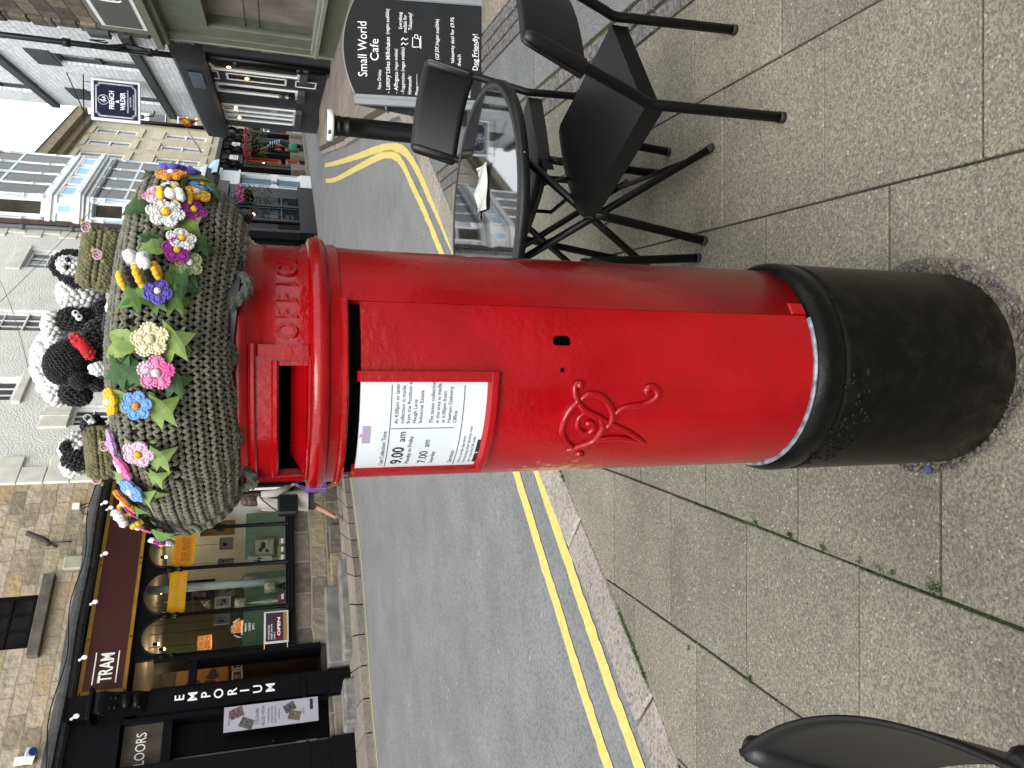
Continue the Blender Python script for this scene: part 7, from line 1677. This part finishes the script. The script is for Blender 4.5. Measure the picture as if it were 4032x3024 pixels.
for x, y, z, a in ((-.09,-.30,.03,0),(.09,.32,.07,.7)): mb = MB(); mb.obox((x,y,z), (.045,0,0), (0,.125*math.cos(a),-.125*math.sin(a)), (0,.018*math.sin(a),.018)); mb.tube([(x-.042,y-.02,z+.02),(x,y-.02,z+.06),(x+.042,y-.02,z+.02)], .010, 6); mb.tube([(x-.042,y+.06,z+.02),(x,y+.05,z+.075),(x+.042,y+.06,z+.02)], .008, 6); mb.build('sandal', sandal, wm)
for W0, d in (((.23,-.10,.90),(0,-.2,-1)),((-.23,-.16,.90),(0,-.25,-1))): hand(wm, W0, d, skin_)
def wl_(p): return wp_ + Matrix.Rotation(R(132), 3, 'Z') @ Vector(p)
t = thing('handbag', 'large black leather shoulder bag at the back of the woman in the pale cardigan', 'handbag', wl_((-.17,.20,.78)), R(132))
lea = M('black_leather', (.010,.011,.013), rough=.4, var=.3, spec=.35)
mb = MB(); mb.box(-.06,.08,-.2,.2,0,.34,b=.03); mb.build('bag_body', lea, t); mb = MB(); mb.tube(smooth([(.0,-.15,.33),(-.02,-.16,.50),(-.03,-.22,.62),(-.03,-.12,.60),(.0,.14,.33)],6), .013, 6); mb.build('strap', lea, t)
t = thing('shopping_bag', 'purple and cream paper shopping bag carried by the woman in the pale cardigan', 'shopping bag', wl_((-.25,-.18,.28)), R(132))
mb = MB(); mb.box(-.06,.06,-.16,.16,0,.36,b=.01); mb.build('bag_body', M('violet_paper', (.20,.10,.42), rough=.6, var=.1), t); mb = MB(); mb.box(-.064,-.061,-.12,.13,.10,.33); mb.build('cream_label', M('cream_paper', (.62,.55,.36), rough=.7), t)
mb = MB(); 
for s in (-1,1): mb.tube([(s*.03,-.1,.35),(s*.015,-.0,.60),(s*.03,.1,.35)], .007, 6)
mb.build('bag_handle', M('violet_ribbon', (.25,.14,.5), rough=.6), t)
t = thing('bag_strap', 'pale strap trailing from the shoulder of the woman in the pale cardigan', 'strap', wl_((-.2,-.02,.95)), R(132)); mb = MB(); mb.tube([(-.03,.07,.38),(-.045,.0,.18),(-.06,-.10,-.06)], .012, 6, flat=.4); mb.build('strap_band', M('pale_blue_webbing', (.45,.50,.56), rough=.8), t)
# man in the striped shirt in front of the pub
wp2 = Vector(aty(1187, 575, 34.2)); wp2.z = pz(34.2); az = R(-75)
mn = thing('person', 'white haired man in a blue striped shirt stooping outside the pub with a green bag', 'person', wp2, az)
navy = M('dark_trousers', (.02,.018,.018), rough=.9); shoe = M('brown_shoe', (.04,.025,.018), rough=.5); whitehair = M('white_hair', (.50,.46,.38), rough=.8, var=.15, vs=60)
stripe_m, t_, N_, L_, b_ = nt('striped_cotton'); tc_ = N_('ShaderNodeTexCoord'); wv = N_('ShaderNodeTexWave'); wv.bands_direction = 'Z'; wv.inputs['Scale'].default_value = 3.4; wv.inputs['Distortion'].default_value = .4
L_(tc_.outputs['Object'], wv.inputs['Vector']); r_ = ramp(t_, [(.0,(.025,.06,.14)),(.72,(.03,.07,.16)),(.80,(.5,.55,.6))]); L_(wv.outputs['Fac'], r_.inputs[0]); L_(r_.outputs[0], b_.inputs['Base Color']); b_.inputs['Roughness'].default_value = .9
J = [((0,.05,.90),(.15,.12)),((0,.0,1.08),(.15,.12)),((0,-.12,1.28),(.17,.12)),((0,-.20,1.40),(.075,.07)),((0,-.25,1.47),.055),
     ((-.10,.05,.84),.09),((-.11,.0,.48),.062),((-.11,.04,.09),.042),((-.11,-.06,.04),.04),((.10,.05,.84),.09),((.11,-.10,.48),.062),((.11,-.08,.09),.042),((.11,-.18,.04),.04),
     ((-.19,-.14,1.36),.06),((-.25,-.22,1.10),.046),((-.24,-.36,.90),.036),((.19,-.14,1.36),.06),((.26,-.18,1.08),.046),((.26,-.26,.84),.036)]
E_ = [(0,1),(1,2),(2,3),(3,4),(0,5),(5,6),(6,7),(7,8),(0,9),(9,10),(10,11),(11,12),(2,13),(13,14),(14,15),(2,16),(16,17),(17,18)]
body('body', J, E_, skin_, mn, 1); headm(mn, (0,-.30,1.57), 0, whitehair, .45)
mb = MB(); loft(mb, [((0,.06,.84),.185,.15),((0,.02,1.0),.19,.155),((0,-.05,1.16),.195,.15),((0,-.12,1.30),.205,.14),((0,-.17,1.40),.13,.1),((0,-.20,1.44),.08,.08)])
for s in (-1,1): mb.tube([(s*.18,-.13,1.37),(s*.235,-.18,1.17)], [.085,.072], 12)
mb.build('striped_shirt', stripe_m, mn)
mb = MB(); 
for s, y1, y2 in ((-1,.0,.04),(1,-.10,-.08)): mb.tube([(s*.09,.05,.92),(s*.105,y1,.48),(s*.11,y2,.08)], [.115,.085,.07], 12)
mb.build('trousers', navy, mn)
for s, y in ((-1,-.02),(1,-.14)): mb = MB(); mb.ell((s*.11,y,.045), (.05,.13,.045), 10); mb.build('shoe', shoe, mn)
hand(mn, (.26,-.26,.84), (0,-.1,-1), skin_); hand(mn, (-.24,-.36,.90), (0,-.6,-.8), skin_)
o = wp2 + Matrix.Rotation(az, 3, 'Z') @ Vector((.27,-.29,.24)); t = thing('carrier_bag', 'bright green carrier bag hanging from the stooping man\'s hand', 'shopping bag', o, az)
mb = MB(); loft(mb, [((0,0,0),.08,.15),((0,0,.12),.11,.19),((0,0,.30),.08,.17),((0,0,.34),.05,.13)]); mb.build('bag_body', M('green_bag', (.02,.30,.14), rough=.6, var=.3, vs=9), t); mb = MB(); mb.tube([(0,-.1,.33),(0,0,.5),(0,.1,.33)], .012, 6); mb.build('bag_handle', _mats['green_bag'], t)
# walker farther up the street
wp3 = Vector(aty(1152, 521, 46)); wp3.z = pz(46); w3 = thing('person', 'person in a navy shirt and maroon shorts walking away up the street', 'person', wp3, R(170))
J = [((0,0,.92),(.15,.11)),((0,0,1.12),(.15,.11)),((0,-.02,1.33),(.18,.11)),((0,-.02,1.44),(.07,.065)),((0,-.03,1.52),.055),((-.1,0,.86),.09),((-.1,-.12,.48),.06),((-.1,-.14,.09),.042),((-.1,-.24,.04),.04),((.1,0,.86),.09),((.1,.06,.48),.06),((.1,.2,.12),.042),((.1,.12,.05),.04),((-.2,-.02,1.39),.06),((-.26,.05,1.12),.046),((-.27,-.04,.88),.036),((.2,-.02,1.39),.06),((.26,-.06,1.12),.046),((.27,-.16,.9),.036)]
body('body', J, E_, skin_, w3, 1); headm(w3, (0,-.04,1.63), 0, M('sandy_hair', (.25,.17,.10), rough=.8))
mb = MB(); loft(mb, [((0,0,.84),.19,.15),((0,0,1.0),.19,.15),((0,-.01,1.2),.2,.15),((0,-.02,1.36),.21,.13),((0,-.02,1.46),.1,.09)])
for s in (-1,1): mb.tube([(s*.18,-.02,1.4),(s*.25,.02*-s,1.15)], [.085,.07], 10)
mb.build('navy_shirt', M('navy_cotton', (.018,.022,.045), rough=.9), w3)
mb = MB()
for s, y in ((-1,-.12),(1,.06)): mb.tube([(s*.09,0,.95),(s*.1,y*.8,.56)], [.12,.11], 10)
mb.build('maroon_shorts', M('maroon_cotton', (.16,.02,.025), rough=.9), w3)
for s, y in ((-1,-.2),(1,.15)): mb = MB(); mb.ell((s*.1,y,.05), (.05,.13,.05), 8); mb.build('shoe', shoe, w3)
for W0 in ((-.27,-.04,.88),(.27,-.16,.9)): hand(w3, W0, (0,0,-1), skin_)
